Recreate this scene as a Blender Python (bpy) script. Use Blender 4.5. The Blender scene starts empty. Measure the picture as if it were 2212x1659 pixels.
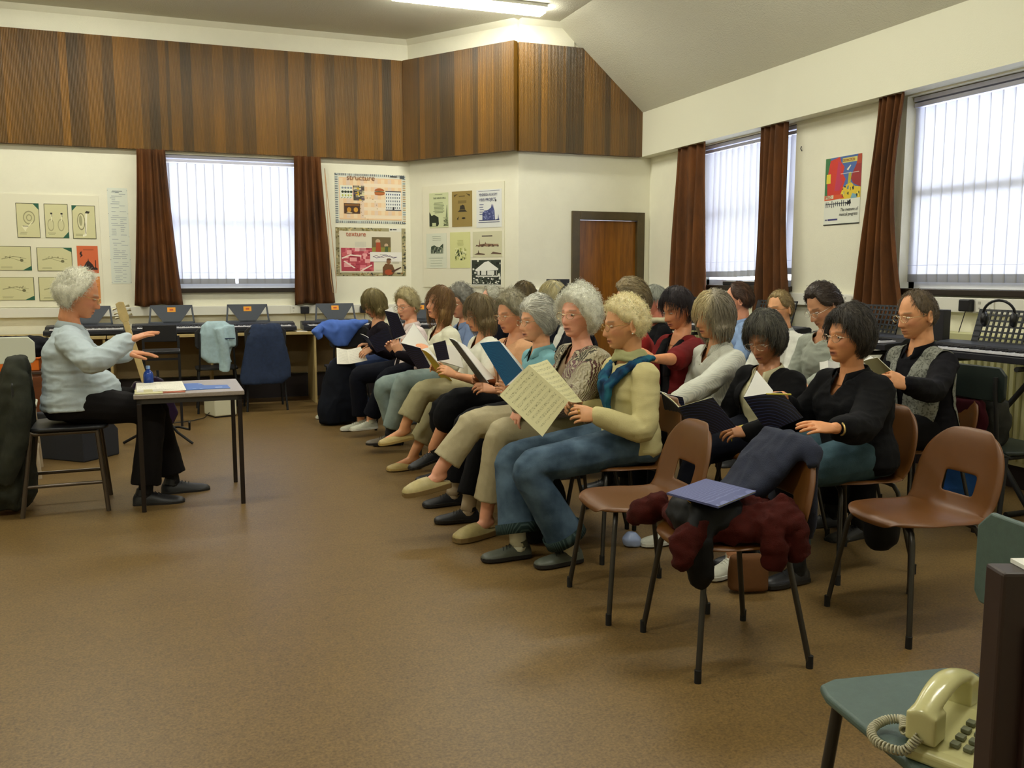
import bpy, bmesh, math, random
import numpy as np
from mathutils import Vector as V, Matrix as MX
PI = math.pi
SC = bpy.context.scene
COL = SC.collection
# ---------------------------------------------------------------- camera, world, exposure
cam = bpy.data.cameras.new('camera'); CAM = bpy.data.objects.new('camera', cam); COL.objects.link(CAM)
cam.sensor_width = 36; cam.lens = 31.55; cam.clip_start = .05
CAM.location = (0, 0, 1.35); CAM.rotation_euler = (math.radians(90-6.921), 0, math.radians(-20.6175))
SC.camera = CAM
SC.view_settings.view_transform = 'Standard'; SC.view_settings.look = 'None'
SC.view_settings.exposure = 0.98; SC.view_settings.gamma = 1; SC.view_settings.use_curve_mapping = False
SC.cycles.use_denoising = True
SC.cycles.max_bounces = 8; SC.cycles.diffuse_bounces = 4; SC.cycles.transparent_max_bounces = 12
SC.cycles.caustics_reflective = False; SC.cycles.caustics_refractive = False
SC.cycles.sample_clamp_indirect = 6
w = bpy.data.worlds.new('overcast_sky'); SC.world = w; w.use_nodes = True
w.node_tree.nodes['Background'].inputs[0].default_value = (.80, .86, 1.0, 1)
w.node_tree.nodes['Background'].inputs[1].default_value = 2.8
LAMP_POWER = 26.0          # emission of the ceiling fittings' diffusers
LAMP_TINT = (1.0, .99, .87)

# ---------------------------------------------------------------- materials
def lin(c):
    if isinstance(c, str): c = [int(c[i:i+2], 16)/255 for i in (0, 2, 4)]
    return tuple((x/12.92 if x < .04045 else ((x+.055)/1.055)**2.4) for x in c[:3])
MATS = {}
def nodes(m): return m.node_tree.nodes, m.node_tree.links
def mat(name, c='808080', rough=.6, metal=0., spec=.5, var=0., vscale=8., bump=0., bscale=60., coord='Object', c2=None, sheen=0., emis=0., stretch=None):
    if name in MATS: return MATS[name]
    m = bpy.data.materials.new(name); m.use_nodes = True; MATS[name] = m
    N, L = nodes(m); b = N['Principled BSDF']
    col = lin(c); b.inputs['Base Color'].default_value = (*col, 1); b.inputs['Roughness'].default_value = rough
    b.inputs['Metallic'].default_value = metal; b.inputs['Specular IOR Level'].default_value = spec
    if sheen: b.inputs['Sheen Weight'].default_value = sheen
    if emis:
        b.inputs['Emission Color'].default_value = (*col, 1); b.inputs['Emission Strength'].default_value = emis
    if var or bump or c2:
        tc = N.new('ShaderNodeTexCoord'); src = tc.outputs[coord]
        if stretch:
            mp = N.new('ShaderNodeMapping'); mp.inputs['Scale'].default_value = stretch; L.new(src, mp.inputs[0]); src = mp.outputs[0]
    if var or c2:
        n = N.new('ShaderNodeTexNoise'); n.inputs['Scale'].default_value = vscale; n.inputs['Detail'].default_value = 5; n.inputs['Roughness'].default_value = .65
        L.new(src, n.inputs['Vector'])
        r = N.new('ShaderNodeValToRGB'); r.color_ramp.elements[0].position = .3; r.color_ramp.elements[1].position = .7
        d = lin(c2) if c2 else tuple(x*(1-var) for x in col)
        u = col if c2 else tuple(min(1, x*(1+var)) for x in col)
        r.color_ramp.elements[0].color = (*d, 1); r.color_ramp.elements[1].color = (*u, 1)
        L.new(n.outputs['Fac'], r.inputs[0]); L.new(r.outputs[0], b.inputs['Base Color'])
    if bump:
        n2 = N.new('ShaderNodeTexNoise'); n2.inputs['Scale'].default_value = bscale; n2.inputs['Detail'].default_value = 4
        L.new(src, n2.inputs['Vector'])
        bp = N.new('ShaderNodeBump'); bp.inputs['Strength'].default_value = bump; bp.inputs['Distance'].default_value = .01
        L.new(n2.outputs['Fac'], bp.inputs['Height']); L.new(bp.outputs[0], b.inputs['Normal'])
    return m
def paint(name='ink', rough=.6):
    """material that takes its colour from the face-corner colours of printed things"""
    if name in MATS: return MATS[name]
    m = mat(name, 'ffffff', rough); N, L = nodes(m)
    a = N.new('ShaderNodeAttribute'); a.attribute_name = 'Col'; L.new(a.outputs['Color'], N['Principled BSDF'].inputs['Base Color'])
    return m
def wood_panel():
    m = mat('reeded_wood', '7a4a18', .38); N, L = nodes(m); b = N['Principled BSDF']
    tc = N.new('ShaderNodeTexCoord'); sp = N.new('ShaderNodeSeparateXYZ'); L.new(tc.outputs['Object'], sp.inputs[0])
    def math_(op, a, bb=None):
        n = N.new('ShaderNodeMath'); n.operation = op
        for i, v in enumerate((a, bb)):
            if v is None: continue
            if isinstance(v, (int, float)): n.inputs[i].default_value = v
            else: L.new(v, n.inputs[i])
        return n.outputs[0]
    # boards of uneven width: floor of two overlapping steps
    f1 = math_('FLOOR', math_('DIVIDE', sp.outputs[0], .105)); f2 = math_('FLOOR', math_('DIVIDE', sp.outputs[0], .245))
    cb = N.new('ShaderNodeCombineXYZ'); L.new(f1, cb.inputs[0]); L.new(f2, cb.inputs[1])
    wn = N.new('ShaderNodeTexWhiteNoise'); wn.noise_dimensions = '3D'; L.new(cb.outputs[0], wn.inputs['Vector'])
    mp = N.new('ShaderNodeMapping'); mp.inputs['Scale'].default_value = (26, 26, 1.1); L.new(tc.outputs['Object'], mp.inputs[0])
    n = N.new('ShaderNodeTexNoise'); n.inputs['Scale'].default_value = 1; n.inputs['Detail'].default_value = 6; L.new(mp.outputs[0], n.inputs['Vector'])
    mp2 = N.new('ShaderNodeMapping'); mp2.inputs['Scale'].default_value = (3, 3, 1.2); L.new(tc.outputs['Object'], mp2.inputs[0])
    n2 = N.new('ShaderNodeTexNoise'); n2.inputs['Scale'].default_value = 1; n2.inputs['Detail'].default_value = 3; L.new(mp2.outputs[0], n2.inputs['Vector'])
    v = math_('ADD', math_('MULTIPLY', wn.outputs['Value'], .36), math_('ADD', math_('MULTIPLY', n.outputs['Fac'], .24), math_('MULTIPLY', n2.outputs['Fac'], .30)))
    r = N.new('ShaderNodeValToRGB'); e = r.color_ramp.elements
    e[0].position = .22; e[0].color = (*lin('443009'), 1); e[1].position = .86; e[1].color = (*lin('bd8424'), 1)
    k = e.new(.46); k.color = (*lin('704c0c'), 1); k = e.new(.64); k.color = (*lin('8c5e10'), 1)
    L.new(v, r.inputs[0])
    rib = math_('SINE', math_('MULTIPLY', sp.outputs[0], 2*PI/.0135))
    gr = math_('MULTIPLY', math_('ADD', math_('MULTIPLY', rib, .5), .5), 1.0)
    mixc = N.new('ShaderNodeMix'); mixc.data_type = 'RGBA'; mixc.blend_type = 'MULTIPLY'; mixc.inputs[0].default_value = .35
    L.new(r.outputs[0], mixc.inputs[6]); L.new(gr, mixc.inputs[7]); L.new(mixc.outputs[2], b.inputs['Base Color'])
    bp = N.new('ShaderNodeBump'); bp.inputs['Strength'].default_value = .9; bp.inputs['Distance'].default_value = .004
    L.new(gr, bp.inputs['Height']); L.new(bp.outputs[0], b.inputs['Normal'])
    return m

# ---------------------------------------------------------------- mesh building
class MB:
    def __init__(s): s.v = []; s.f = []; s.c = []; s.mi = []
    def add(s, v, f, c=None, mi=0):
        o = len(s.v); s.v += [tuple(p) for p in v]
        for q in f: s.f.append(tuple(i+o for i in q)); s.c.append(c); s.mi.append(mi)
        return s
    def box(s, lo, hi, c=None, mi=0, T=None):
        x0, y0, z0 = lo; x1, y1, z1 = hi
        v = [(x0,y0,z0),(x1,y0,z0),(x1,y1,z0),(x0,y1,z0),(x0,y0,z1),(x1,y0,z1),(x1,y1,z1),(x0,y1,z1)]
        if T is not None: v = [T @ V(p) for p in v]
        return s.add(v, [(0,3,2,1),(4,5,6,7),(0,1,5,4),(1,2,6,5),(2,3,7,6),(3,0,4,7)], c, mi)
    def tube(s, pts, r, n=10, c=None, mi=0, cap=True, ell=None, up=None):
        """loft along pts; r one radius or one per point; ell = (a,b) multipliers"""
        pts = [V(p) for p in pts]; k = len(pts)
        rs = [r]*k if isinstance(r, (int, float)) else list(r)
        a, b = ell or (1, 1); vs = []; prev = None
        for i, p in enumerate(pts):
            t = (pts[min(i+1, k-1)]-pts[max(i-1, 0)])
            t = t.normalized() if t.length > 1e-9 else V((0, 0, 1))
            if prev is None:
                u = V(up) if up else (V((0, 0, 1)) if abs(t.z) < .9 else V((1, 0, 0)))
            else: u = prev
            u = (u-t*u.dot(t)); u = u.normalized() if u.length > 1e-6 else t.orthogonal().normalized()
            w_ = t.cross(u); prev = u
            for j in range(n):
                an = 2*PI*j/n; vs.append(p+(u*math.cos(an)*a+w_*math.sin(an)*b)*rs[i])
        f = [(i*n+j, i*n+(j+1) % n, (i+1)*n+(j+1) % n, (i+1)*n+j) for i in range(k-1) for j in range(n)]
        if cap: f += [tuple(range(n-1, -1, -1)), tuple((k-1)*n+j for j in range(n))]
        return s.add(vs, f, c, mi)
    def lathe(s, prof, n=20, o=(0, 0, 0), c=None, mi=0):
        vs = []; o = V(o)
        for r, z in prof:
            for j in range(n):
                a = 2*PI*j/n; vs.append(o+V((r*math.cos(a), r*math.sin(a), z)))
        k = len(prof)
        f = [(i*n+j, i*n+(j+1) % n, (i+1)*n+(j+1) % n, (i+1)*n+j) for i in range(k-1) for j in range(n)]
        f += [tuple(range(n-1, -1, -1)), tuple((k-1)*n+j for j in range(n))]
        return s.add(vs, f, c, mi)
    def prism(s, poly, a, b, axis='y', c=None, mi=0, T=None):
        """poly in the two other axes, extruded from a to b along axis"""
        n = len(poly)
        def mk(p, t):
            return {'y': (p[0], t, p[1]), 'x': (t, p[0], p[1]), 'z': (p[0], p[1], t)}[axis]
        v = [mk(p, a) for p in poly]+[mk(p, b) for p in poly]
        if T is not None: v = [T @ V(p) for p in v]
        f = [tuple(range(n)), tuple(range(2*n-1, n-1, -1))]+[(i, i+n, (i+1) % n+n, (i+1) % n) for i in range(n)]
        return s.add(v, f, c, mi)
    def ball(s, o, r, nu=16, nv=10, c=None, mi=0):
        o = V(o); r = V((r, r, r)) if isinstance(r, (int, float)) else V(r)
        vs = [o+V((0, 0, r.z))]
        for i in range(1, nv):
            t = PI*i/nv
            for j in range(nu):
                a = 2*PI*j/nu; vs.append(o+V((r.x*math.sin(t)*math.cos(a), r.y*math.sin(t)*math.sin(a), r.z*math.cos(t))))
        vs.append(o-V((0, 0, r.z))); f = []
        for j in range(nu):
            f.append((0, 1+j, 1+(j+1) % nu)); e = 1+(nv-2)*nu; f.append((len(vs)-1, e+(j+1) % nu, e+j))
            for i in range(nv-2): f.append((1+i*nu+j, 1+(i+1)*nu+j, 1+(i+1)*nu+(j+1) % nu, 1+i*nu+(j+1) % nu))
        return s.add(vs, f, c, mi)
    def build(s, name, m, parent=None, smooth=None, bevel=0, seg=2, sub=0, loc=None, T=None):
        me = bpy.data.meshes.new(name); vs = s.v if T is None else [T @ V(p) for p in s.v]
        me.from_pydata([tuple(p) for p in vs], [], s.f)
        for x in (m if isinstance(m, (list, tuple)) else [m]): me.materials.append(x)
        if any(s.mi): me.polygons.foreach_set('material_index', s.mi)
        if any(c is not None for c in s.c):
            at = me.color_attributes.new('Col', 'FLOAT_COLOR', 'CORNER'); d = []
            for p, c in zip(me.polygons, s.c): d += [*(lin(c) if c is not None else (.8, .8, .8)), 1]*p.loop_total
            at.data.foreach_set('color', d)
        bm = bmesh.new(); bm.from_mesh(me); bmesh.ops.recalc_face_normals(bm, faces=bm.faces)
        bm.to_mesh(me); bm.free(); me.update()
        o = bpy.data.objects.new(name, me); COL.objects.link(o)
        if parent: o.parent = parent
        if loc is not None: o.location = loc
        if smooth: smooth_by_angle(me, smooth)
        if bevel:
            b = o.modifiers.new('Bevel', 'BEVEL'); b.width = bevel; b.segments = seg; b.limit_method = 'ANGLE'; b.angle_limit = math.radians(35)
        if sub: b = o.modifiers.new('Subdivision', 'SUBSURF'); b.levels = b.render_levels = sub
        return o
def smooth_by_angle(me, ang=40):
    me.polygons.foreach_set('use_smooth', [True]*len(me.polygons))
    if ang < 180: me.set_sharp_from_angle(angle=math.radians(ang))
def tag(o, label=None, cat=None, group=None, kind=None):
    if label: o['label'] = label
    if cat: o['category'] = cat
    if group: o['group'] = group
    if kind: o['kind'] = kind
    return o
def thing(name, label, cat, loc=(0, 0, 0), rz=0, group=None):
    o = bpy.data.objects.new(name, None); COL.objects.link(o); o.location = loc; o.rotation_euler = (0, 0, rz)
    o.empty_display_size = .1
    return tag(o, label, cat, group)
def struct(o): o['kind'] = 'structure'; return o
def copy_tree(o, parent=None):
    c = o.copy(); COL.objects.link(c)
    if parent: c.parent = parent
    for ch in list(o.children): copy_tree(ch, c)
    return c
def text(s, size, m, parent=None, loc=(0, 0, 0), rot=(PI/2, 0, 0), name='lettering', align='LEFT', shear=0, sx=1):
    cu = bpy.data.curves.new(name, 'FONT'); cu.body = s; cu.size = size; cu.align_x = align; cu.extrude = .0003; cu.shear = shear
    tmp = bpy.data.objects.new('tmp', cu); COL.objects.link(tmp); me = bpy.data.meshes.new_from_object(tmp.evaluated_get(bpy.context.evaluated_depsgraph_get())); bpy.data.objects.remove(tmp); bpy.data.curves.remove(cu)
    me.name = name; me.materials.clear(); me.materials.append(m)
    o = bpy.data.objects.new(name, me); COL.objects.link(o); o.location = loc; o.rotation_euler = rot; o.scale = (sx, 1, 1)
    if parent: o.parent = parent
    return o

# ---------------------------------------------------------------- the room
M_WALL = mat('cream_wall_paint', 'efecd6', .75, bump=.25, bscale=220, var=.03, vscale=3)
M_CEIL = mat('ceiling_paint', 'd9d6c2', .85, bump=.5, bscale=90)
M_WOOD = wood_panel()
M_DARKWOOD = mat('dark_stained_wood', '3a2616', .5, var=.25, vscale=14, stretch=(1, 1, .2))
M_WHITE = mat('white_gloss_paint', 'e6e4d8', .35)
M_BLACK = mat('black_plastic', '15151a', .4)
def floor_mat():
    m = mat('mottled_vinyl_floor', '7d6038', .42); N, L = nodes(m); b = N['Principled BSDF']
    tc = N.new('ShaderNodeTexCoord'); cur = None
    cols = [('7c6236', '5f4a2c', 5.0), ('886c3c', '503e22', 34.0), ('94784a', '463620', 110.0)]
    for i, (a, c, s) in enumerate(cols):
        n = N.new('ShaderNodeTexNoise'); n.inputs['Scale'].default_value = s; n.inputs['Detail'].default_value = 6; n.inputs['Roughness'].default_value = .7
        L.new(tc.outputs['Object'], n.inputs['Vector'])
        r = N.new('ShaderNodeValToRGB'); r.color_ramp.elements[0].position = .36; r.color_ramp.elements[1].position = .64
        r.color_ramp.elements[0].color = (*lin(c), 1); r.color_ramp.elements[1].color = (*lin(a), 1); L.new(n.outputs['Fac'], r.inputs[0])
        if cur is None: cur = r.outputs[0]
        else:
            mx = N.new('ShaderNodeMix'); mx.data_type = 'RGBA'; mx.inputs[0].default_value = .5; L.new(cur, mx.inputs[6]); L.new(r.outputs[0], mx.inputs[7]); cur = mx.outputs[2]
    L.new(cur, b.inputs['Base Color']); b.inputs['Specular IOR Level'].default_value = .35
    return m
W1Y, W3Y, RX, LX, BY, CZ = 10.2, 8.95, 5.0, -3.4, -1.6, 3.95
A1, A2 = (2.59, W1Y), (3.44, W3Y)
mb = MB(); mb.add([(LX-.2, BY-.2, -.1), (RX+.3, BY-.2, -.1), (RX+.3, W1Y+.3, -.1), (LX-.2, W1Y+.3, -.1), (LX-.2, BY-.2, 0), (RX+.3, BY-.2, 0), (RX+.3, W1Y+.3, 0), (LX-.2, W1Y+.3, 0)],
    [(0,3,2,1),(4,5,6,7),(0,1,5,4),(1,2,6,5),(2,3,7,6),(3,0,4,7)])
struct(mb.build('floor', floor_mat()))
def wall_with_holes(name, axis, fixed, thick, a0, a1, z0, z1, holes):
    """wall slab along an axis, with rectangular openings (a0,a1,z0,z1)"""
    mb = MB(); xs = sorted({a0, a1, *[h[0] for h in holes], *[h[1] for h in holes]}); zs = sorted({z0, z1, *[h[2] for h in holes], *[h[3] for h in holes]})
    for i in range(len(xs)-1):
        for j in range(len(zs)-1):
            cx, cz = (xs[i]+xs[i+1])/2, (zs[j]+zs[j+1])/2
            if any(h[0] < cx < h[1] and h[2] < cz < h[3] for h in holes): continue
            if axis == 'x': mb.box((xs[i], fixed, zs[j]), (xs[i+1], fixed+thick, zs[j+1]))
            else: mb.box((fixed, xs[i], zs[j]), (fixed+thick, xs[i+1], zs[j+1]))
    return struct(mb.build(name, M_WALL))
WIN0 = (-.08, 1.42, 1.21, 2.60)                       # back window: x0,x1,z0,z1
WR1, WR2, WR3 = (6.45, 7.92, 1.255, 2.62), (3.55, 5.22, 1.255, 2.62), (.6, 2.3, 1.255, 2.62)
wall_with_holes('wall_back', 'x', W1Y, .22, LX-.2, A1[0]+.1, 0, CZ+.1, [WIN0])
wall_with_holes('wall_right', 'y', RX, .22, BY, W3Y+.2, 0, CZ+.1, [WR1, WR2, WR3])
struct(MB().box((LX-.2, BY, 0), (LX, W1Y+.2, CZ+.1)).build('wall_left', M_WALL))
struct(MB().box((LX-.2, BY-.2, 0), (RX+.2, BY, CZ+.1)).build('wall_front', M_WALL))
dx, dy = A2[0]-A1[0], A2[1]-A1[1]; DL = math.hypot(dx, dy); DA = math.atan2(dy, dx)
TD = MX.Translation((A1[0], A1[1], 0)) @ MX.Rotation(DA, 4, 'Z')     # local x along the diagonal wall, local y into it
struct(MB().box((-.02, 0, 0), (DL+.0, .2, CZ+.1)).build('wall_diagonal', M_WALL)).matrix_world = TD
DOOR = (4.085, 4.895, 0, 2.0)
wall_with_holes('wall_door_side', 'x', W3Y, .2, A2[0]+.0, RX+.2, 0, CZ+.1, [DOOR])
# ceiling: flat part, slope, bulkhead
mb = MB().box((LX-.2, BY-.2, CZ), (3.87, W1Y+.2, CZ+.12)); struct(mb.build('ceiling', M_CEIL))
mb = MB().prism([(4.857, 3.10), (3.86, CZ), (3.86, CZ+.12), (RX+.2, CZ+.12), (RX+.2, 3.10)], BY-.2, W3Y+.1, 'y'); struct(mb.build('ceiling_slope', M_CEIL))
struct(MB().box((4.857, BY-.2, 2.632), (RX, W3Y, 3.101)).build('trim_bulkhead', mat('bulkhead_paint', 'e6e4cd', .7, bump=.15, bscale=200)))
# wood panelling band: each run is its own piece, local x along the wall
def wood_run(p, ang, L, poly=None, holes=None):
    o = MB().prism(poly or [(0, 2.63), (L, 2.63), (L, 3.72), (0, 3.72)], -.07, 0, 'y').build('trim_wood_panelling', M_WOOD)
    o.location = (*p, 0); o.rotation_euler = (0, 0, ang); return struct(o)
wood_run((LX, W1Y-.001), 0, A1[0]-LX-.035)
wood_run((A1[0]-.03, W1Y-.05), DA, DL)
L3 = 4.857-A2[0]+.02
wood_run((A2[0]-.02, W3Y-.001), 0, L3, [(0, 2.63), (L3, 2.63), (L3, 3.10), (L3-.72, 3.715), (0, 3.715)])
# white coving strip above the panelling
for p, a, L in (((LX, W1Y-.001), 0, A1[0]-LX), ((A1[0], W1Y), DA, DL), ((A2[0], W3Y-.001), 0, .62)):
    o = MB().prism([(0, 3.72), (-.015, 3.72), (-.03, 3.90), (-.09, CZ), (0, CZ)], 0, L, 'x').build('trim_coving', M_WALL)
    o.location = (*p, 0); o.rotation_euler = (0, 0, a); struct(o)
# skirtings
M_SKIRT = mat('dark_skirting', '241a1c', .5)
struct(MB().box((LX, W1Y-.02, 0), (A1[0], W1Y, .26)).build('baseboard_back', M_SKIRT))
o = struct(MB().box((0, -.02, 0), (DL, 0, .26)).build('baseboard_diagonal', M_SKIRT)); o.matrix_world = TD
struct(MB().box((RX-.02, BY, 0), (RX, W3Y, .2)).build('baseboard_right', M_SKIRT))
# cable trunking
struct(MB().box((LX, W1Y-.05, .925), (A1[0]-.05, W1Y, 1.02)).build('trim_trunking_back', M_WHITE, bevel=.004))
struct(MB().box((RX-.05, BY, 1.10), (RX, W3Y, 1.20)).build('trim_trunking_right', M_WHITE, bevel=.004))
struct(MB().box((A2[0]+.02, W3Y-.05, 1.10), (4.03, W3Y, 1.20)).build('trim_trunking_door_side', M_WHITE, bevel=.004))
# door with frame
M_DOOR = mat('door_veneer', '9a6012', .35, c2='6e420a', vscale=3.0, stretch=(9, 9, .8))
M_FRAME = mat('door_frame_stain', '4d4022', .45, var=.2, vscale=9)
fr = MB(); x0, x1, _, z1 = DOOR
fr.box((x0-.035, W3Y-.03, 0), (x0+.055, W3Y+.12, z1+.035)).box((x1-.055, W3Y-.03, 0), (x1+.035, W3Y+.12, z1+.035)).box((x0+.055, W3Y-.03, z1-.055), (x1-.055, W3Y+.12, z1+.035))
d = struct(fr.build('door_1', M_FRAME, bevel=.004))
MB().box((x0+.055, W3Y+.02, .01), (x1-.055, W3Y+.065, z1-.06)).build('door_leaf', M_DOOR, d)
h = MB(); h.box((x0+.09, W3Y+.005, .96), (x0+.12, W3Y+.02, 1.14)); h.tube([(x0+.105, W3Y+.01, 1.06), (x0+.105, W3Y-.04, 1.06), (x0+.21, W3Y-.045, 1.06)], .009)
h.build('door_handle', mat('brushed_metal', 'a0a09a', .3, metal=1), d, smooth=40)

# ---------------------------------------------------------------- windows, blinds, curtains
M_UPVC = mat('white_window_frame', 'eceef4', .4)
def glass():
    if 'window_glass' in MATS: return MATS['window_glass']
    m = bpy.data.materials.new('window_glass'); m.use_nodes = True; MATS['window_glass'] = m; N, L = nodes(m); N.remove(N['Principled BSDF'])
    t = N.new('ShaderNodeBsdfTransparent'); g = N.new('ShaderNodeBsdfGlossy'); g.inputs['Roughness'].default_value = .02; x = N.new('ShaderNodeMixShader'); x.inputs[0].default_value = .05
    L.new(t.outputs[0], x.inputs[1]); L.new(g.outputs[0], x.inputs[2]); L.new(x.outputs[0], N['Material Output'].inputs[0]); return m
def blind_mat(nm='blind_fabric', dk=.82, tk=.80):
    m = bpy.data.materials.new(nm); m.use_nodes = True; N, L = nodes(m); N.remove(N['Principled BSDF'])
    d = N.new('ShaderNodeBsdfDiffuse'); t = N.new('ShaderNodeBsdfTranslucent'); x = N.new('ShaderNodeMixShader'); x.inputs[0].default_value = .55
    d.inputs[0].default_value = (dk, dk, dk*.97, 1); t.inputs[0].default_value = (tk, tk*1.01, tk*1.07, 1)
    L.new(d.outputs[0], x.inputs[1]); L.new(t.outputs[0], x.inputs[2]); L.new(x.outputs[0], N['Material Output'].inputs[0]); return m
M_BLIND = blind_mat(); M_HEM = blind_mat('blind_weight_fabric', .62, .28); M_RAIL = mat('blind_rail_aluminium', 'd8daf0', .3)
M_SILL = mat('dark_window_sill', '2a2118', .35)
def window(k, W, T, gap=None, swing=()):
    """T maps local (x along wall, y into wall, z) to the world; W in local numbers"""
    a0, a1, z0, z1 = W; mb = MB()
    for (p, q) in (((a0, .10, z0), (a0+.05, .16, z1)), ((a1-.05, .10, z0), (a1, .16, z1)), ((a0, .10, z0), (a1, .16, z0+.05)), ((a0, .10, z1-.05), (a1, .16, z1)), ((a0, .10, (z0+z1)/2-.03), (a1, .16, (z0+z1)/2+.03))): mb.box(p, q)
    wo = struct(mb.build('window_%d' % k, M_UPVC, T=T))
    MB().box((a0+.04, .125, z0+.04), (a1-.04, .131, z1-.04)).build('window_pane', glass(), wo, T=T)
    MB().box((a0-.02, -.05, z0-.045), (a1+.02, .10, z0)).build('window_sill', M_SILL, wo, T=T, bevel=.006)
    return wo
def blind(W, T, label, y=.045, gapat=None, twist=6, group='vertical fabric blinds', swing=None, cloth=.102):
    a0, a1, z0, z1 = W
    t = thing('vertical_blind', label, 'blind', T @ V((a0, y, z1)), 0, group)
    Tl = MX.Translation(-t.location) @ T
    rl = MB().box((a0+.01, y-.022, z1-.075), (a1-.01, y+.022, z1-.045)).box((a0+.01, y-.028, z1-.035), (a1-.01, y+.028, z1-.005)); rl.build('head_rail', M_RAIL, t, T=Tl, bevel=.002)
    n = int((a1-a0-.06)/.094); random.seed(int(a0*100)+7)
    for i in range(n+1):
        x = a0+.05+i*(a1-a0-.10)/n
        if gapat is not None:
            m_ = n//2; x = (a0+.05+i*(gapat-.066-a0-.05)/m_) if i <= m_ else (gapat+.066+(i-m_-1)*(a1-.05-gapat-.066)/(n-m_-1))
        an = math.radians(twist+random.uniform(-.7, .7)); sw = swing(i, n) if swing else (0, 0, 0)
        c, s_ = math.cos(an)*cloth/2, math.sin(an)*cloth/2
        zt, zb = z1-.08, z0+.045+sw[2]; dx_, dy_ = sw[0], sw[1]
        def q(zz0, zz1, e, c0, c1):
            R = MB(); k = 6
            vs = []
            for j in range(k+1):
                u = j/k; zz = zz0+(zz1-zz0)*u; f = (zt-zz)/(zt-zb); ff = f*f
                for sgn in (-1, 1):
                    vs.append((x+dx_*ff+sgn*c, y+dy_*ff+sgn*s_-e, zz))
                for sgn in (1, -1):
                    vs.append((x+dx_*ff+sgn*c, y+dy_*ff+sgn*s_+e, zz))
            fs = []
            for j in range(k):
                for e_ in range(4): fs.append((j*4+e_, j*4+(e_+1) % 4, (j+1)*4+(e_+1) % 4, (j+1)*4+e_))
            fs += [(0, 1, 2, 3), (k*4+3, k*4+2, k*4+1, k*4)]
            R.add(vs, fs); return R
        sl = q(zt, zb+.055, .0004, 0, 0).build('slat', M_BLIND, t, T=Tl)
        q(zb+.056, zb, .0006, 0, 0).build('slat_weight', M_HEM, sl, T=Tl)
    ch = MB(); ch.tube([(a0+.03, y-.03, zb+.12), (a1-.03, y-.03, zb+.12)], .0015, 5) ; ch.build('bead_chain', M_RAIL, t, T=Tl)
    return t
TB = MX.Translation((0, W1Y, 0))
TR = MX(((0, 1, 0, RX), (-1, 0, 0, 0), (0, 0, 1, 0), (0, 0, 0, 1)))     # local x = -Y world, local y = +X world
window(1, WIN0, TB); blind(WIN0, TB, 'white vertical blind in the back-wall window between two brown curtains', gapat=.66, twist=-5)
def loc(W): return (-W[1], -W[0], W[2], W[3])
window(2, loc(WR1), TR)
window(3, loc(WR2), TR); window(4, loc(WR3), TR)
blind(loc(WR1), TR, 'white vertical blind with slats swung aside in the right-wall window nearest the door', twist=28,
      swing=lambda i, n: ((.10 if i < n*.66 else -.03)*max(0, (i-n*.2)/n), -.02, .03+.04*max(0, i-n*.35)/n))
blind(loc(WR2), TR, 'white vertical blind in the large window at the right edge of the photo', twist=-5, y=.08)
blind(loc(WR3), TR, 'white vertical blind in the right-wall window nearest the camera', twist=-5, y=.08)
M_CURT = mat('brown_curtain_velour', '70400f', .85, c2='442608', vscale=7, bump=.2, bscale=250, stretch=(1, 1, .3))
def curtain(label, T, tl, tr, bl, br, zt, zb, y=-.095, seed=1, folds=4, amp=.036, flip=0, bow=0.):
    random.seed(seed); nu, nv = folds*14, 26; ph = [random.uniform(-.9, .9) for _ in range(folds+2)]
    def off(u, v):
        k = u*folds; i = int(min(k, folds-1)); w_ = ph[i]*(1-(k-i))+ph[i+1]*(k-i)
        return math.sin(2*PI*k+w_*1.6+.5*v*w_)*amp*(.55+.6*v)+.010*math.sin(5*v+9*u+seed)
    vs = []; fs = []
    for side in (0, 1):
        for j in range(nv+1):
            v = j/nv; e = v*v*(3-2*v) if flip else v**1.3
            for i in range(nu+1):
                u = i/nu; a = tl+(bl-tl)*e; b = tr+(br-tr)*e+bow*math.sin(PI*v)
                vs.append(T @ V((a+(b-a)*u, y+off(u, v)+(.006 if side else 0), zt+(zb-zt)*v+.012*math.sin(u*9+seed)*v)))
    W_ = nu+1; S = W_*(nv+1)
    for j in range(nv):
        for i in range(nu):
            a = j*W_+i; fs.append((a, a+1, a+1+W_, a+W_)); fs.append((S+a, S+a+W_, S+a+1+W_, S+a+1))
    for i in range(nu):
        a = i; fs.append((a, S+a, S+a+1, a+1)); a = nv*W_+i; fs.append((a, a+1, S+a+1, S+a))
    for j in range(nv):
        a = j*W_; fs.append((a, a+W_, S+a+W_, S+a)); a = j*W_+nu; fs.append((a, S+a, S+a+W_, a+W_))
    o = MB().add(vs, fs).build('curtain', M_CURT, smooth=180); return tag(o, label, 'curtain', 'brown curtains')
curtain('brown curtain left of the back-wall window', TB, -.285, -.01, -.375, .10, 2.628, 1.035, seed=3)
cr = curtain('brown curtain right of the back-wall window, with a pull cord hanging over it', TB, 1.285, 1.575, 1.255, 1.70, 2.628, 1.03, seed=5)
cd = MB(); cd.tube([(1.60, W1Y-.17, 2.5), (1.62, W1Y-.17, 2.0), (1.64, W1Y-.17, 1.3), (1.66, W1Y-.17, 1.16), (1.69, W1Y-.17, 1.15), (1.70, W1Y-.17, 1.25), (1.66, W1Y-.17, 1.8), (1.60, W1Y-.17, 2.5)], .004, 6)
tag(cd.build('pull_cord', mat('cord', 'c9a277', .7), smooth=60), 'thin looped curtain pull cord in front of the curtain beside the printed posters', 'cord')
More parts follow.
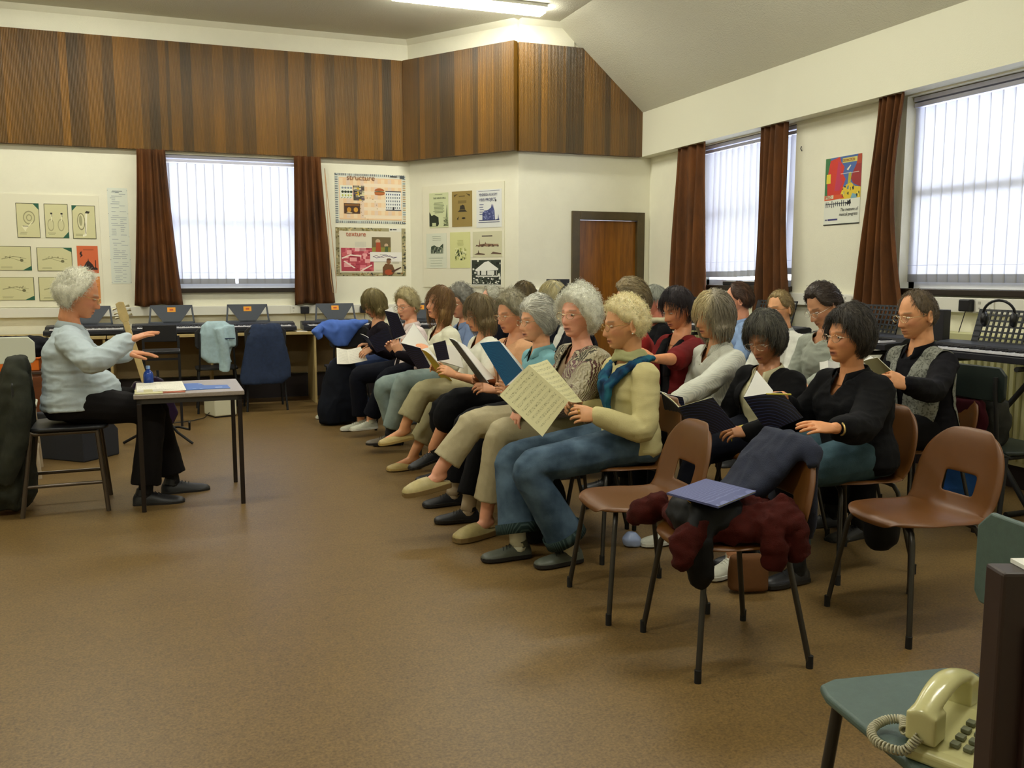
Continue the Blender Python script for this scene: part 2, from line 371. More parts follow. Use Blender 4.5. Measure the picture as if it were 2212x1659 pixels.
curtain('brown curtain at the corner by the door, left of the first right-wall window', TR, -8.20, -7.66, -8.28, -7.58, 2.64, 1.0, seed=8, folds=4, amp=.042)
curtain('brown curtain hanging over the right part of the window with swung slats', TR, -6.80, -6.45, -6.85, -6.32, 2.64, 1.0, seed=11, folds=4, amp=.042, bow=-.03)
curtain('wide brown curtain between the colourful poster and the large right window', TR, -5.385, -5.13, -5.54, -5.00, 2.64, .98, seed=14, folds=4, amp=.042, bow=-.10)

# ---------------------------------------------------------------- ceiling lights
def lamp(x, y, label, L=1.5):
    t = thing('ceiling_light', label, 'ceiling light', (x, y, CZ), 0, 'fluorescent ceiling lights')
    MB().box((-L/2, -.11, -.03), (L/2, .11, 0)).build('housing', M_WHITE, t, bevel=.004)
    m = MATS.get('lit_diffuser')
    if not m:
        m = mat('lit_diffuser', 'ffffff', .5); b = m.node_tree.nodes['Principled BSDF']
        b.inputs['Emission Color'].default_value = (*LAMP_TINT, 1); b.inputs['Emission Strength'].default_value = LAMP_POWER
    MB().prism([(-.09, -.031), (.09, -.031), (.075, -.075), (-.075, -.075)], -L/2+.01, L/2-.01, 'x').build('diffuser', m, t)
for x, y, l in ((2.76, 8.45, 'lit ceiling light seen at the top edge, over the back of the choir'), (-.9, 8.45, 'ceiling light over the back left corner'), (2.76, 5.2, 'ceiling light over the middle of the choir'),
                (-.9, 5.2, 'ceiling light over the conductor'), (2.76, 1.9, 'ceiling light over the empty chairs'), (-.9, 1.9, 'ceiling light over the open floor near the camera')):
    lamp(x, y, l)

# ================================================================ soft things: union, remesh, fold
def vnoise(P, seed=0):
    """smooth value noise 0..1 for an array of points"""
    P = np.asarray(P, float)+seed*17.31; I = np.floor(P).astype(np.int64); F = P-I; F = F*F*(3-2*F)
    def h(i, j, k):
        n = (i*73856093) ^ (j*19349663) ^ (k*83492791); n = (n ^ (n >> 13))*1274126177 & 0x7fffffff
        return ((n ^ (n >> 16)) & 0xffff)/65535.
    r = 0
    for a in (0, 1):
        for b in (0, 1):
            for c in (0, 1):
                r = r+h(I[:, 0]+a, I[:, 1]+b, I[:, 2]+c)*(F[:, 0] if a else 1-F[:, 0])*(F[:, 1] if b else 1-F[:, 1])*(F[:, 2] if c else 1-F[:, 2])
    return r
def fbm(P, seed=0): return .6*vnoise(P, seed)+.28*vnoise(np.asarray(P)*2.1, seed+3)+.12*vnoise(np.asarray(P)*4.3, seed+7)
def get_co(me):
    a = np.empty(len(me.vertices)*3); me.vertices.foreach_get('co', a); return a.reshape(-1, 3)
def get_no(me):
    a = np.empty(len(me.vertices)*3); me.vertex_normals.foreach_get('vector', a); return a.reshape(-1, 3)
def set_co(me, a): me.vertices.foreach_set('co', np.ascontiguousarray(a).ravel()); me.update()
def remesh(mb, vox, smooth=3, sm=.5):
    me = bpy.data.meshes.new('tmp'); me.from_pydata(mb.v, [], mb.f)
    bm = bmesh.new(); bm.from_mesh(me); bmesh.ops.recalc_face_normals(bm, faces=bm.faces); bm.to_mesh(me); bm.free()
    o = bpy.data.objects.new('tmp', me); COL.objects.link(o)
    r = o.modifiers.new('r', 'REMESH'); r.mode = 'VOXEL'; r.voxel_size = vox; r.use_smooth_shade = True
    if smooth: s = o.modifiers.new('s', 'SMOOTH'); s.iterations = smooth; s.factor = sm
    dg = bpy.context.evaluated_depsgraph_get(); out = bpy.data.meshes.new_from_object(o.evaluated_get(dg))
    bpy.data.objects.remove(o); bpy.data.meshes.remove(me); return out
def folds(me, amp, freq=(9, 9, 14), seed=1, amp_fn=None):
    """soft creases pushed in along the normals"""
    P = get_co(me); Nn = get_no(me); f = np.array(freq, float)
    wv = P*f+1.3*np.stack([fbm(P*5, seed+11+i) for i in range(3)], 1)
    d = (1-np.abs(2*vnoise(wv, seed)-1))**1.5*.65+(1-np.abs(2*vnoise(wv*1.9, seed+5)-1))**2*.35-.45
    a = amp if amp_fn is None else amp*amp_fn(P)
    set_co(me, P+Nn*(d*a)[:, None])
def link(me, name, m, parent=None, smooth=True):
    me.name = name; me.materials.clear()
    for x in (m if isinstance(m, (list, tuple)) else [m]): me.materials.append(x)
    o = bpy.data.objects.new(name, me); COL.objects.link(o)
    if parent: o.parent = parent
    if smooth: me.polygons.foreach_set('use_smooth', [True]*len(me.polygons))
    return o
def soft(name, mb, m, parent=None, vox=.012, smooth=4, amp=.008, freq=(9, 9, 14), seed=1, cut=None, thick=.005, loc=None):
    me = remesh(mb, vox, smooth)
    if amp: folds(me, amp, freq, seed)
    if cut is not None: cut_mesh(me, cut)
    o = link(me, name, m, parent)
    if cut is not None:
        s = o.modifiers.new('Solidify', 'SOLIDIFY'); s.thickness = thick; s.offset = -1
    if loc is not None: o.location = loc
    return o
def cut_mesh(me, cut):
    P = get_co(me); kill = cut(P)
    bm = bmesh.new(); bm.from_mesh(me); bm.verts.ensure_lookup_table()
    bmesh.ops.delete(bm, geom=[bm.verts[i] for i in np.nonzero(kill)[0]], context='VERTS')
    lone = [f for f in bm.faces if sum(e.is_boundary for e in f.edges) >= 3]; bmesh.ops.delete(bm, geom=lone, context='FACES')
    bv = [v for v in bm.verts if v.is_boundary]
    for _ in range(5):          # smooth the cut edge along itself
        new = {}
        for v in bv:
            nb = [e.other_vert(v).co for e in v.link_edges if e.is_boundary]
            if len(nb) == 2: new[v] = v.co*.4+(nb[0]+nb[1])*.3
        for v, c in new.items(): v.co = c
    bm.to_mesh(me); bm.free()
def loft(mb, rings, n=20, pw=2.4):
    """rings: (x,y,z,hx,hy) horizontal superellipses joined into one closed body"""
    vs = []
    for x, y, z, hx, hy in rings:
        for j in range(n):
            a = 2*PI*j/n; c, s = math.cos(a), math.sin(a)
            vs.append((x+hx*math.copysign(abs(c)**(2/pw), c), y+hy*math.copysign(abs(s)**(2/pw), s), z))
    k = len(rings); f = [(i*n+j, i*n+(j+1) % n, (i+1)*n+(j+1) % n, (i+1)*n+j) for i in range(k-1) for j in range(n)]
    f += [tuple(range(n-1, -1, -1)), tuple((k-1)*n+j for j in range(n))]
    return mb.add(vs, f)

# ================================================================ chairs
M_SHELL = mat('brown_polypropylene', '684019', .38, bump=.12, bscale=900, var=.05, vscale=30)
M_TUBE = mat('dark_chair_tube', '3d3a36', .35, metal=.6)
M_FERR = mat('black_rubber', '0f0f10', .7)
def chair_shell(m, parent):
    prof = [(.205, .405), (.213, .424), (.195, .437), (.15, .441), (.05, .432), (-.06, .424), (-.13, .424), (-.175, .437), (-.200, .468), (-.214, .51), (-.228, .56), (-.243, .62), (-.256, .68), (-.266, .72), (-.276, .742), (-.29, .748)]
    P = [V((x, 0, z)) for x, z in prof]; d = [0]
    for i in range(1, len(P)): d.append(d[-1]+(P[i]-P[i-1]).length)
    tot = d[-1]
    def at(s):
        s = min(max(s, 0), tot)
        for i in range(1, len(P)):
            if s <= d[i]: return P[i-1].lerp(P[i], (s-d[i-1])/(d[i]-d[i-1]+1e-9))
        return P[-1]
    nu, nv = 22, 36; vs = []; keep = []
    for j in range(nv+1):
        v = -1+2*j/nv
        for i in range(nu+1):
            u = -1+2*i/nu
            uu = u*(1-.36*abs(v)**7); vv = v*(1-.115*abs(u)**3.6)
            s = (vv+1)/2*tot; p = at(s); zb = max(0, (p.z-.46)/.28)
            wd = .214-.014*min(1, zb)**1.5-.012*math.exp(-((s-.42)/.06)**2)
            bend = .034*abs(uu)**2.6
            if p.x > -.16 and p.z < .46: q = V((p.x, uu*wd, p.z+bend*.55*(1-max(0, p.x)/.25)-.012*abs(uu)**8*0))
            else: q = V((p.x+bend, uu*wd, p.z+.0))
            e = max(0, (abs(u)-.9)/.1)
            q += (V((0, 0, -.012)) if p.z < .45 else V((-.014, 0, 0)))*e**2
            vs.append(q); keep.append((uu, s))
    fs = []; W_ = nu+1
    for j in range(nv):
        for i in range(nu):
            uu, s = keep[j*W_+i]; u2, s2 = keep[(j+1)*W_+i+1]; cu, cs = (uu+u2)/2, (s+s2)/2
            if abs(cu) < .37 and .487 < cs < .562: continue
            fs.append((j*W_+i, j*W_+i+1, (j+1)*W_+i+1, (j+1)*W_+i))
    mb = MB().add(vs, fs); o = mb.build('seat_shell', m, parent, smooth=180)
    s = o.modifiers.new('Solidify', 'SOLIDIFY'); s.thickness = .006; s.offset = 0
    b = o.modifiers.new('Subdivision', 'SUBSURF'); b.levels = 1; b.render_levels = 1
    return o
def make_chair(label, shell=None):
    t = thing('plastic_chair', label, 'chair'); chair_shell(shell or M_SHELL, t)
    for sy in (1, -1):
        for pts, (x, y) in (([(.10, sy*.03, .417), (.14, sy*.12, .416), (.155, sy*.155, .405), (.165, sy*.172, .37), (.205, sy*.222, .03), (.207, sy*.224, .012)], (.207, sy*.224)),
                            ([(-.10, sy*.03, .412), (-.13, sy*.12, .410), (-.145, sy*.155, .400), (-.155, sy*.172, .37), (-.215, sy*.222, .03), (-.218, sy*.224, .012)], (-.218, sy*.224))):
            lg = MB().tube(pts, .0105, 10).build('leg', M_TUBE, t, smooth=60)
            MB().tube([(x, y, .045), (x, y, 0)], .0122, 10).build('foot_cap', M_FERR, lg, smooth=60)
    f = MB().tube([(-.16, 0, .405), (.16, 0, .408)], .009, 8); f.box((-.12, -.05, .398), (.12, .05, .412)); f.build('seat_frame', M_TUBE, t, smooth=60)
    return t
CH0 = [None]
def chair(label, x, y, rz, group='brown plastic chairs', z=0):
    if CH0[0] is None: CH0[0] = c = make_chair(label)
    else: c = copy_tree(CH0[0])
    c.location = (x, y, z); c.rotation_euler = (0, 0, rz); c['label'] = label; c['group'] = group; c['category'] = 'chair'
    return c
C1 = chair('empty brown plastic chair between the woman in the cream jumper and the coat-laden chair', 1.755, 3.21, PI-.08)
C2 = chair('brown plastic chair nearest the camera, piled with coats and a blue song book', 1.81, 2.655, PI-.09)
C3 = chair('empty brown plastic chair at the right, a blue bag showing through its back slot', 2.665, 2.64, PI-.02)
M_PAD = mat('green_chair_plastic', '4c5f58', .5, var=.10, vscale=40, bump=.15, bscale=500)
def tube_chair(label, loc, rz, pad, seat_z=.44, back=(.66, .80), w=.40, d=.38, tube=None, bw=0, name='metal_framed_chair', group=None, bars=True, r=.013):
    t = thing(name, label, 'chair', loc, rz, group); tb = tube or M_TUBE; h = w/2
    s = MB(); s.prism([(-d/2, -h*.86), (-d/2+.05, -h), (d/2-.06, -h), (d/2-.015, -h+.02), (d/2, -h+.07), (d/2, h-.07), (d/2-.015, h-.02), (d/2-.06, h), (-d/2+.05, h), (-d/2, h*.86)], seat_z-.022, seat_z, 'z'); s.build('seat', pad, t, bevel=.008, seg=3, smooth=50)
    b = MB(); z0, z1 = back; hs_ = h; h = bw/2 if bw else h; b.prism([(-h+.02, z0), (h-.02, z0), (h, z0+.025), (h, z1-.04), (h-.04, z1), (-h+.04, z1), (-h, z1-.04), (-h, z0+.025)], -d/2-.075, -d/2-.058, 'x')
    b.build('backrest', pad, t, bevel=.006, seg=3, smooth=50); h = hs_
    for sy in (1, -1):
        MB().tube([(d/2-.06, sy*(h-.03), seat_z-.03), (d/2-.02, sy*(h-.005), 0)], r, 10).build('leg', tb, t, smooth=60)
        MB().tube([(-d/2+.0, sy*(h-.03), seat_z-.03), (-d/2-.06, sy*(h-.005), 0)], r, 10).build('leg', tb, t, smooth=60)
        MB().tube([(d/2-.06, sy*(h-.03), seat_z-.035), (-d/2+.02, sy*(h-.03), seat_z-.035), (-d/2-.06, sy*(h-.035), seat_z), (-d/2-.088, sy*(h-.045), z0+.06), (-d/2-.090, sy*(h-.045), z1-.05)], r*.85, 10).build('back_upright', tb, t, smooth=60)
        if bars: MB().tube([(d/2-.045, sy*(h-.018), .17), (-d/2-.03, sy*(h-.018), .17)], r*.8, 8).build('side_rail', tb, t, smooth=60)
    return t

# ================================================================ things on and under the coat chair
M_NAVYCOAT = mat('navy_fleece', '1d2338', .9, var=.15, vscale=25, bump=.3, bscale=300)
def draped_coat(name, label, m, cx, cy, rz, rings, cat='coat', seed=1, vox=.014, amp=.014, freq=(8, 8, 5), extra=None, group=None):
    mb = MB(); loft(mb, rings)
    if extra: extra(mb)
    o = soft(name, mb, m, None, vox=vox, amp=amp, freq=freq, seed=seed); o.location = (cx, cy, 0); o.rotation_euler = (0, 0, rz)
    return tag(o, label, cat, group)
# local frame of the coat chair: +x faces left in the photo
def coat_extra(mb):
    mb.tube([(-.25, .14, .75), (-.13, .19, .62), (-.09, .205, .47)], [.035, .045, .03], 10)
    mb.tube([(-.26, -.15, .755), (-.17, -.20, .68), (-.14, -.21, .55)], [.03, .035, .02], 10)
draped_coat('draped_coat', 'navy fleece coat draped over the back of the chair nearest the camera', M_NAVYCOAT, 1.81, 2.655, PI-.09,
    [(-.315, -.06, .40, .02, .13), (-.31, -.06, .52, .03, .15), (-.30, -.05, .64, .03, .155), (-.29, -.04, .72, .035, .16), (-.270, -.04, .765, .04, .16), (-.255, -.05, .785, .025, .13)],
    extra=lambda mb: (loft(mb, [(-.10, -.09, .55, .06, .12), (-.14, -.07, .60, .055, .14), (-.19, -.05, .68, .045, .155), (-.235, -.04, .74, .035, .16), (-.26, -.04, .775, .03, .15)]), mb.tube([(-.27, .06, .76), (-.265, .13, .735), (-.24, .16, .69)], [.035, .035, .022], 10)), seed=4, amp=.016, freq=(11, 11, 6))
M_RED = mat('dark_red_wool', '3c0e07', .95, spec=.2, var=.2, vscale=30, bump=.3, bscale=300)
mb = MB(); loft(mb, [(.0, 0, .455, .19, .20), (.01, 0, .50, .20, .21), (.0, -.0, .545, .15, .17), (-.03, 0, .575, .08, .10)])
mb.tube([(.16, .14, .50), (.25, .18, .46), (.28, .20, .40)], [.05, .045, .03], 10); mb.tube([(.15, -.17, .50), (.23, -.23, .47), (.25, -.26, .43)], [.05, .05, .03], 10)
mb.tube([(-.05, -.17, .53), (-.06, .215, .50), (-.05, .245, .44), (-.04, .25, .38)], [.05, .05, .045, .03], 10)
mb.tube([(-.12, .12, .55), (-.13, .225, .50), (-.14, .25, .40)], [.06, .05, .03], 10)
o = soft('folded_jacket', mb, M_RED, vox=.011, amp=.03, freq=(16, 16, 20), seed=9); o.location = (1.81, 2.655, 0); o.rotation_euler = (0, 0, PI-.09)
tag(o, 'dark red woollen jacket heaped on the seat of the chair nearest the camera', 'jacket')
mb = MB(); loft(mb, [(.10, .045, .47, .11, .13), (.10, .045, .52, .125, .15), (.09, .04, .57, .11, .13), (.08, .03, .602, .07, .09)])
mb.tube([(.16, .12, .57), (.21, .17, .50), (.215, .18, .40), (.20, .175, .33), (.18, .17, .31)], [.035, .03, .025, .02, .014], 10); mb.tube([(.14, .15, .56), (.17, .20, .47), (.165, .205, .36), (.18, .18, .31)], [.02, .018, .018, .014], 10)
o = soft('shoulder_bag', mb, mat('black_nylon', '0b0c0e', .6, spec=.2), vox=.011, amp=.012, freq=(12, 12, 14), seed=2); o.location = (1.81, 2.655, 0); o.rotation_euler = (0, 0, PI-.09)
tag(o, 'black fabric bag lying on the red jacket, its strap hanging in front of the chair', 'bag')
zz = MB().tube([(.203, .03, .585), (.205, .075, .60), (.19, .11, .585)], .002, 6); zz.build('zip', mat('brass', 'a8863c', .35, metal=.9), o)

# ---------------------------------------------------------------- song books and papers
def cover_mat(name, c, line='3d4a78', scale=70.):
    """printed cover: thin curved lines over a plain ground"""
    if name in MATS: return MATS[name]
    m = mat(name, c, .35); N, L = nodes(m); b = N['Principled BSDF']
    tc = N.new('ShaderNodeTexCoord'); wv = N.new('ShaderNodeTexWave'); wv.wave_type = 'RINGS'; wv.inputs['Scale'].default_value = scale; wv.inputs['Distortion'].default_value = 3.0; wv.inputs['Detail'].default_value = 1.5; wv.inputs['Detail Scale'].default_value = .6
    mp = N.new('ShaderNodeMapping'); mp.inputs['Location'].default_value = (.3, .1, .2); L.new(tc.outputs['Object'], mp.inputs[0]); L.new(mp.outputs[0], wv.inputs[0])
    r = N.new('ShaderNodeValToRGB'); e = r.color_ramp.elements; e[0].position = .86; e[0].color = (*lin(c), 1); e[1].position = .97; e[1].color = (*lin(line), 1)
    L.new(wv.outputs['Fac'], r.inputs[0]); L.new(r.outputs[0], b.inputs['Base Color']); return m
def page_mat(name, c='eeeadb', ink='5a5648', amount=.55):
    """paper printed with staves and notes, uv.y runs down the page"""
    if name in MATS: return MATS[name]
    m = mat(name, c, .7); N, L = nodes(m); b = N['Principled BSDF']
    uv = N.new('ShaderNodeUVMap'); sp = N.new('ShaderNodeSeparateXYZ'); L.new(uv.outputs[0], sp.inputs[0])
    def mt(op, a, bb=None, cc=None):
        n = N.new('ShaderNodeMath'); n.operation = op
        for i, v in enumerate((a, bb, cc)):
            if v is None: continue
            if isinstance(v, (int, float)): n.inputs[i].default_value = v
            else: L.new(v, n.inputs[i])
        return n.outputs[0]
    y = mt('MULTIPLY', sp.outputs[1], 9.0); fy = mt('FRACT', y)
    inst = mt('LESS_THAN', mt('ABSOLUTE', mt('SUBTRACT', fy, .5)), .26)
    ln = mt('GREATER_THAN', mt('FRACT', mt('MULTIPLY', fy, 10.)), .72)
    mp = N.new('ShaderNodeMapping'); mp.inputs['Scale'].default_value = (42, 30, 1); L.new(uv.outputs[0], mp.inputs[0])
    n = N.new('ShaderNodeTexNoise'); n.inputs['Scale'].default_value = 1; n.inputs['Detail'].default_value = 2; L.new(mp.outputs[0], n.inputs['Vector'])
    nt = mt('MULTIPLY', mt('GREATER_THAN', n.outputs['Fac'], .58), inst)
    mx = mt('MAXIMUM', mt('MULTIPLY', mt('MULTIPLY', ln, inst), .45), mt('MULTIPLY', nt, .9))
    ex = mt('MULTIPLY', mt('LESS_THAN', mt('ABSOLUTE', mt('SUBTRACT', sp.outputs[0], .5)), .43), mt('LESS_THAN', mt('ABSOLUTE', mt('SUBTRACT', sp.outputs[1], .5)), .45))
    k = mt('MULTIPLY', mt('MULTIPLY', mx, ex), amount)
    mi = N.new('ShaderNodeMix'); mi.data_type = 'RGBA'; L.new(k, mi.inputs[0]); mi.inputs[6].default_value = (*lin(c), 1); mi.inputs[7].default_value = (*lin(ink), 1)
    L.new(mi.outputs[2], b.inputs['Base Color']); return m
M_PAGE = page_mat('printed_music_page'); M_OLD = page_mat('cream_music_page', 'ddd8a8', '6b6838', .75); M_BLANK = mat('plain_paper', 'efeee6', .7)
M_NAVY = cover_mat('navy_cover', '0a0c1e', '2c3560', 24); M_BLUE = cover_mat('bright_blue_cover', '1f66a4', '2f8ac8', 40); M_YEL = mat('yellow_cover', 'b59a2a', .5); M_GREYC = mat('grey_cover', '4a4a48', .5, var=.15, vscale=30); M_BLKC = mat('black_cover', '1c1b20', .45)
def sheet(mb, a, b, c, d, th, bow=0., n=6, mi=0, nrm=None):
    """slab over the quad a,b,c,d (a-b and d-c run away from the spine), bowed by bow"""
    a, b, c, d = map(V, (a, b, c, d)); nn = ((b-a).cross(d-a)).normalized() if nrm is None else nrm
    vs = []; uvs = []
    for s in (0, 1):
        for i in range(n+1):
            t = i/n; o_ = nn*(bow*math.sin(PI*t)*(1-.4*t))
            for e in (0, 1):
                p = (a.lerp(b, t) if e == 0 else d.lerp(c, t))+o_+nn*(th*s); vs.append(p)
    k = 2*(n+1); f = []
    for i in range(n):
        q = 2*i; f.append((q, q+1, q+3, q+2)); f.append((k+q, k+q+2, k+q+3, k+q+1)); f.append((q, q+2, k+q+2, k+q)); f.append((q+1, k+q+1, k+q+3, q+3))
    f.append((0, k, k+1, 1)); f.append((2*n, 2*n+1, k+2*n+1, k+2*n))
    mb.add(vs, f, mi=mi); return nn
def uvmap(o, uvf):
    me = o.data; uv = me.uv_layers.new(name='UVMap')
    for l in me.loops: uv.data[l.index].uv = uvf(me.vertices[l.vertex_index].co)
def book(name, label, F0, F1, L0, L1, R0, R1, cover=None, page=None, th=.004, bow=.006, cat='book', group=None, cov2=None):
    """open book: fold F0(top)-F1(bottom), left leaf L0-L1, right leaf R0-R1; covers lie outside the leaves"""
    o = V(F0); F0, F1, L0, L1, R0, R1 = [V(p)-o for p in (F0, F1, L0, L1, R0, R1)]
    t = thing(name, label, cat, tuple(o), 0, group); page = page or M_PAGE
    for X0, X1, Z0, Z1, cv in ((L0, L1, R0, R1, cover), (R0, R1, L0, L1, cov2 or cover)):
        nn = (X0-F0).cross(F1-F0).normalized()
        if nn.dot((Z0+Z1)/2-(F0+F1)/2) < 0: nn = -nn
        # outward normal is away from the other leaf
        if cv:
            mb = MB(); sheet(mb, F0-nn*.001, X0-nn*.001, X1-nn*.001, F1-nn*.001, .0012, bow*.5, nrm=nn); mb.build('cover', cv, t, smooth=30)
        mb = MB(); s = .97 if cv else 1
        sheet(mb, F0+nn*.001, F0.lerp(X0, s)+nn*.001, F1.lerp(X1, s)+nn*.001, F1+nn*.001, th, bow, nrm=nn); pg = mb.build('pages', page, t, smooth=30)
        ex = (X0-F0); ey = (F1-F0); A = np.array([[ex.dot(ex), ex.dot(ey)], [ex.dot(ey), ey.dot(ey)]]); Ai = np.linalg.inv(A)
        def uf(c, F0=F0.copy(), ex=ex.copy(), ey=ey.copy(), Ai=Ai):
            q = c-F0; r = Ai @ np.array([q.dot(ex), q.dot(ey)]); return (float(r[0]), float(r[1]))
        uvmap(pg, uf)
    return t
def flat_book(name, label, loc, rz, w, h, th, cover, page=None, cat='book', group=None, top=None, tilt=None):
    t = thing(name, label, cat, loc, rz, group)
    if tilt: t.rotation_euler = (*tilt, rz)
    MB().box((-w/2+.003, -h/2+.003, .0015), (w/2-.001, h/2-.003, th-.0015)).build('pages', page or M_BLANK, t)
    MB().box((-w/2, -h/2, 0), (w/2, h/2, .0015)).box((-w/2, -h/2, th-.0015), (w/2, h/2, th)).box((-w/2, -h/2, 0), (-w/2+.002, h/2, th)).build('cover', cover, t)
    if top: top(t)
    return t
M_PAPERBLUE = cover_mat('slate_blue_cover', '4d5588', '6f77a8', 60)
flat_book('song_book', 'slate blue song book lying on top of the coats on the chair nearest the camera', (1.70, 2.575, .606), .45, .25, .20, .007, M_PAPERBLUE, mat('yellowed_paper', 'd9d59a', .7), tilt=(.06, -.03))

# ================================================================ conductor's table
M_TOP = mat('speckled_laminate', '9a8f86', .4, var=.15, vscale=140); M_EDGE = mat('table_edge', '2e2a26', .5); M_LEG = mat('dark_steel_leg', '251c18', .45, metal=.3)
t = thing('exam_table', 'small dark-legged table with sheet music in front of the conductor', 'table', (.065, 5.745, 0), .01)
MB().box((-.30, -.325, .655), (.30, .325, .68)).build('tabletop', M_TOP, t, bevel=.004)
f = MB(); f.box((-.285, -.31, .625), (.285, -.285, .655)).box((-.285, .285, .625), (.285, .31, .655)).box((-.285, -.31, .625), (-.26, .31, .655)).box((.26, -.31, .625), (.285, .31, .655)); f.build('apron', M_EDGE, t)
for sx in (1, -1):
    for sy in (1, -1): MB().box((sx*.273-.0125, sy*.298-.0125, 0), (sx*.273+.0125, sy*.298+.0125, .625)).build('leg', M_LEG, t, bevel=.003)
def top_z(z): return .68+z
book('open_score', 'open white sheet music lying on the left of the conductor table', (-.115, 5.97, .690), (-.095, 5.50, .690), (-.235, 5.96, .689), (-.215, 5.49, .689), (.03, 5.98, .69), (.05, 5.51, .689), page=M_PAGE, th=.002, bow=.004, cat='sheet music')
flat_book('booklet', 'thick cream booklet under the sheet music at the near left corner of the conductor table', (-.155, 5.53, .680), .04, .15, .20, .006, mat('cream_card', 'd6cf9c', .6))
flat_book('thin_book', 'thin red book peeping from under the sheet music on the conductor table', (-.04, 5.56, .680), .03, .16, .21, .004, mat('red_card', 'a4502a', .6))
bt = thing('blue_folder', 'blue printed folder lying open on the conductor table', 'folder', (.12, 5.70, .680), .05)
MB().prism([(-.10, -.15), (.17, -.15), (.17, .02), (.04, .04), (.02, .18), (-.10, .18)], 0, .003, 'z').build('sheet', mat('folder_blue', '3a66b0', .45), bt)
MB().box((.01, .12, .003), (.03, .135, .0035)).box((-.04, -.12, .003), (-.02, -.11, .0035)).box((.0, -.12, .003), (.015, -.11, .0035)).box((.09, -.10, .003), (.13, -.08, .0035)).build('print', mat('pale_print', 'b9c9e6', .5), bt)
bo = thing('water_bottle', 'small blue bottle standing at the far edge of the conductor table', 'bottle', (-.165, 6.03, .68))
MB().lathe([(0, 0), (.028, 0), (.03, .006), (.03, .05), (.026, .065), (.012, .08), (.012, .088), (0, .088)], 18).build('body', mat('blue_bottle_plastic', '25479a', .15), bo, smooth=40)
MB().lathe([(0, .088), (.013, .088), (.013, .104), (.010, .108), (0, .108)], 14).build('cap', mat('pale_blue_cap', '8fb0e0', .3), bo, smooth=40)

# ================================================================ back wall desks with keyboards
M_BEECH = mat('beech_edge', 'b7a06a', .5, var=.08, vscale=9); M_PANEL = mat('shaded_wall_brown', '85714a', .7, var=.1, vscale=5)  # M_PANEL: wall colour with the under-desk shade put into it
def desk(label, x0, x1, y0=9.58, y1=10.15, z=.76, sup=()):
    t = thing('keyboard_desk', label, 'desk', (x0, y0, 0), 0, 'keyboard desks along the back wall')
    MB().box((0, 0, z-.03), (x1-x0, y1-y0, z)).build('worktop', M_BEECH, t, bevel=.003)
    for s in sup: MB().box((s-x0, .02, 0), (s-x0+.022, y1-y0-.02, z-.03)).build('support_panel', M_BEECH, t)
    MB().box((.01, y1-y0-.04, .28), (x1-x0-.01, y1-y0-.022, z-.03)).build('shaded_wall_panel', M_PANEL, t)  # added panel, its brown stands for the wall in shade under the desk
    return t
desk('long pale-edged desk under the back window carrying the keyboards', -.62, 1.40, sup=(-.60, .335, 1.375))
desk('long pale-edged desk at the back behind the leftmost singers', 1.41, 2.50, sup=(2.46,))
desk('long pale-edged desk at the far left behind the conductor', -2.6, -.63, sup=(-2.58, -1.6, -.66))
M_KB = mat('keyboard_case', '1b1c24', .4); M_KBP = mat('keyboard_panel', '3a3d48', .45, var=.2, vscale=60); M_IV = mat('white_keys', 'e4e4ea', .25); M_STK = mat('orange_sticker', 'f0a01c', .5)
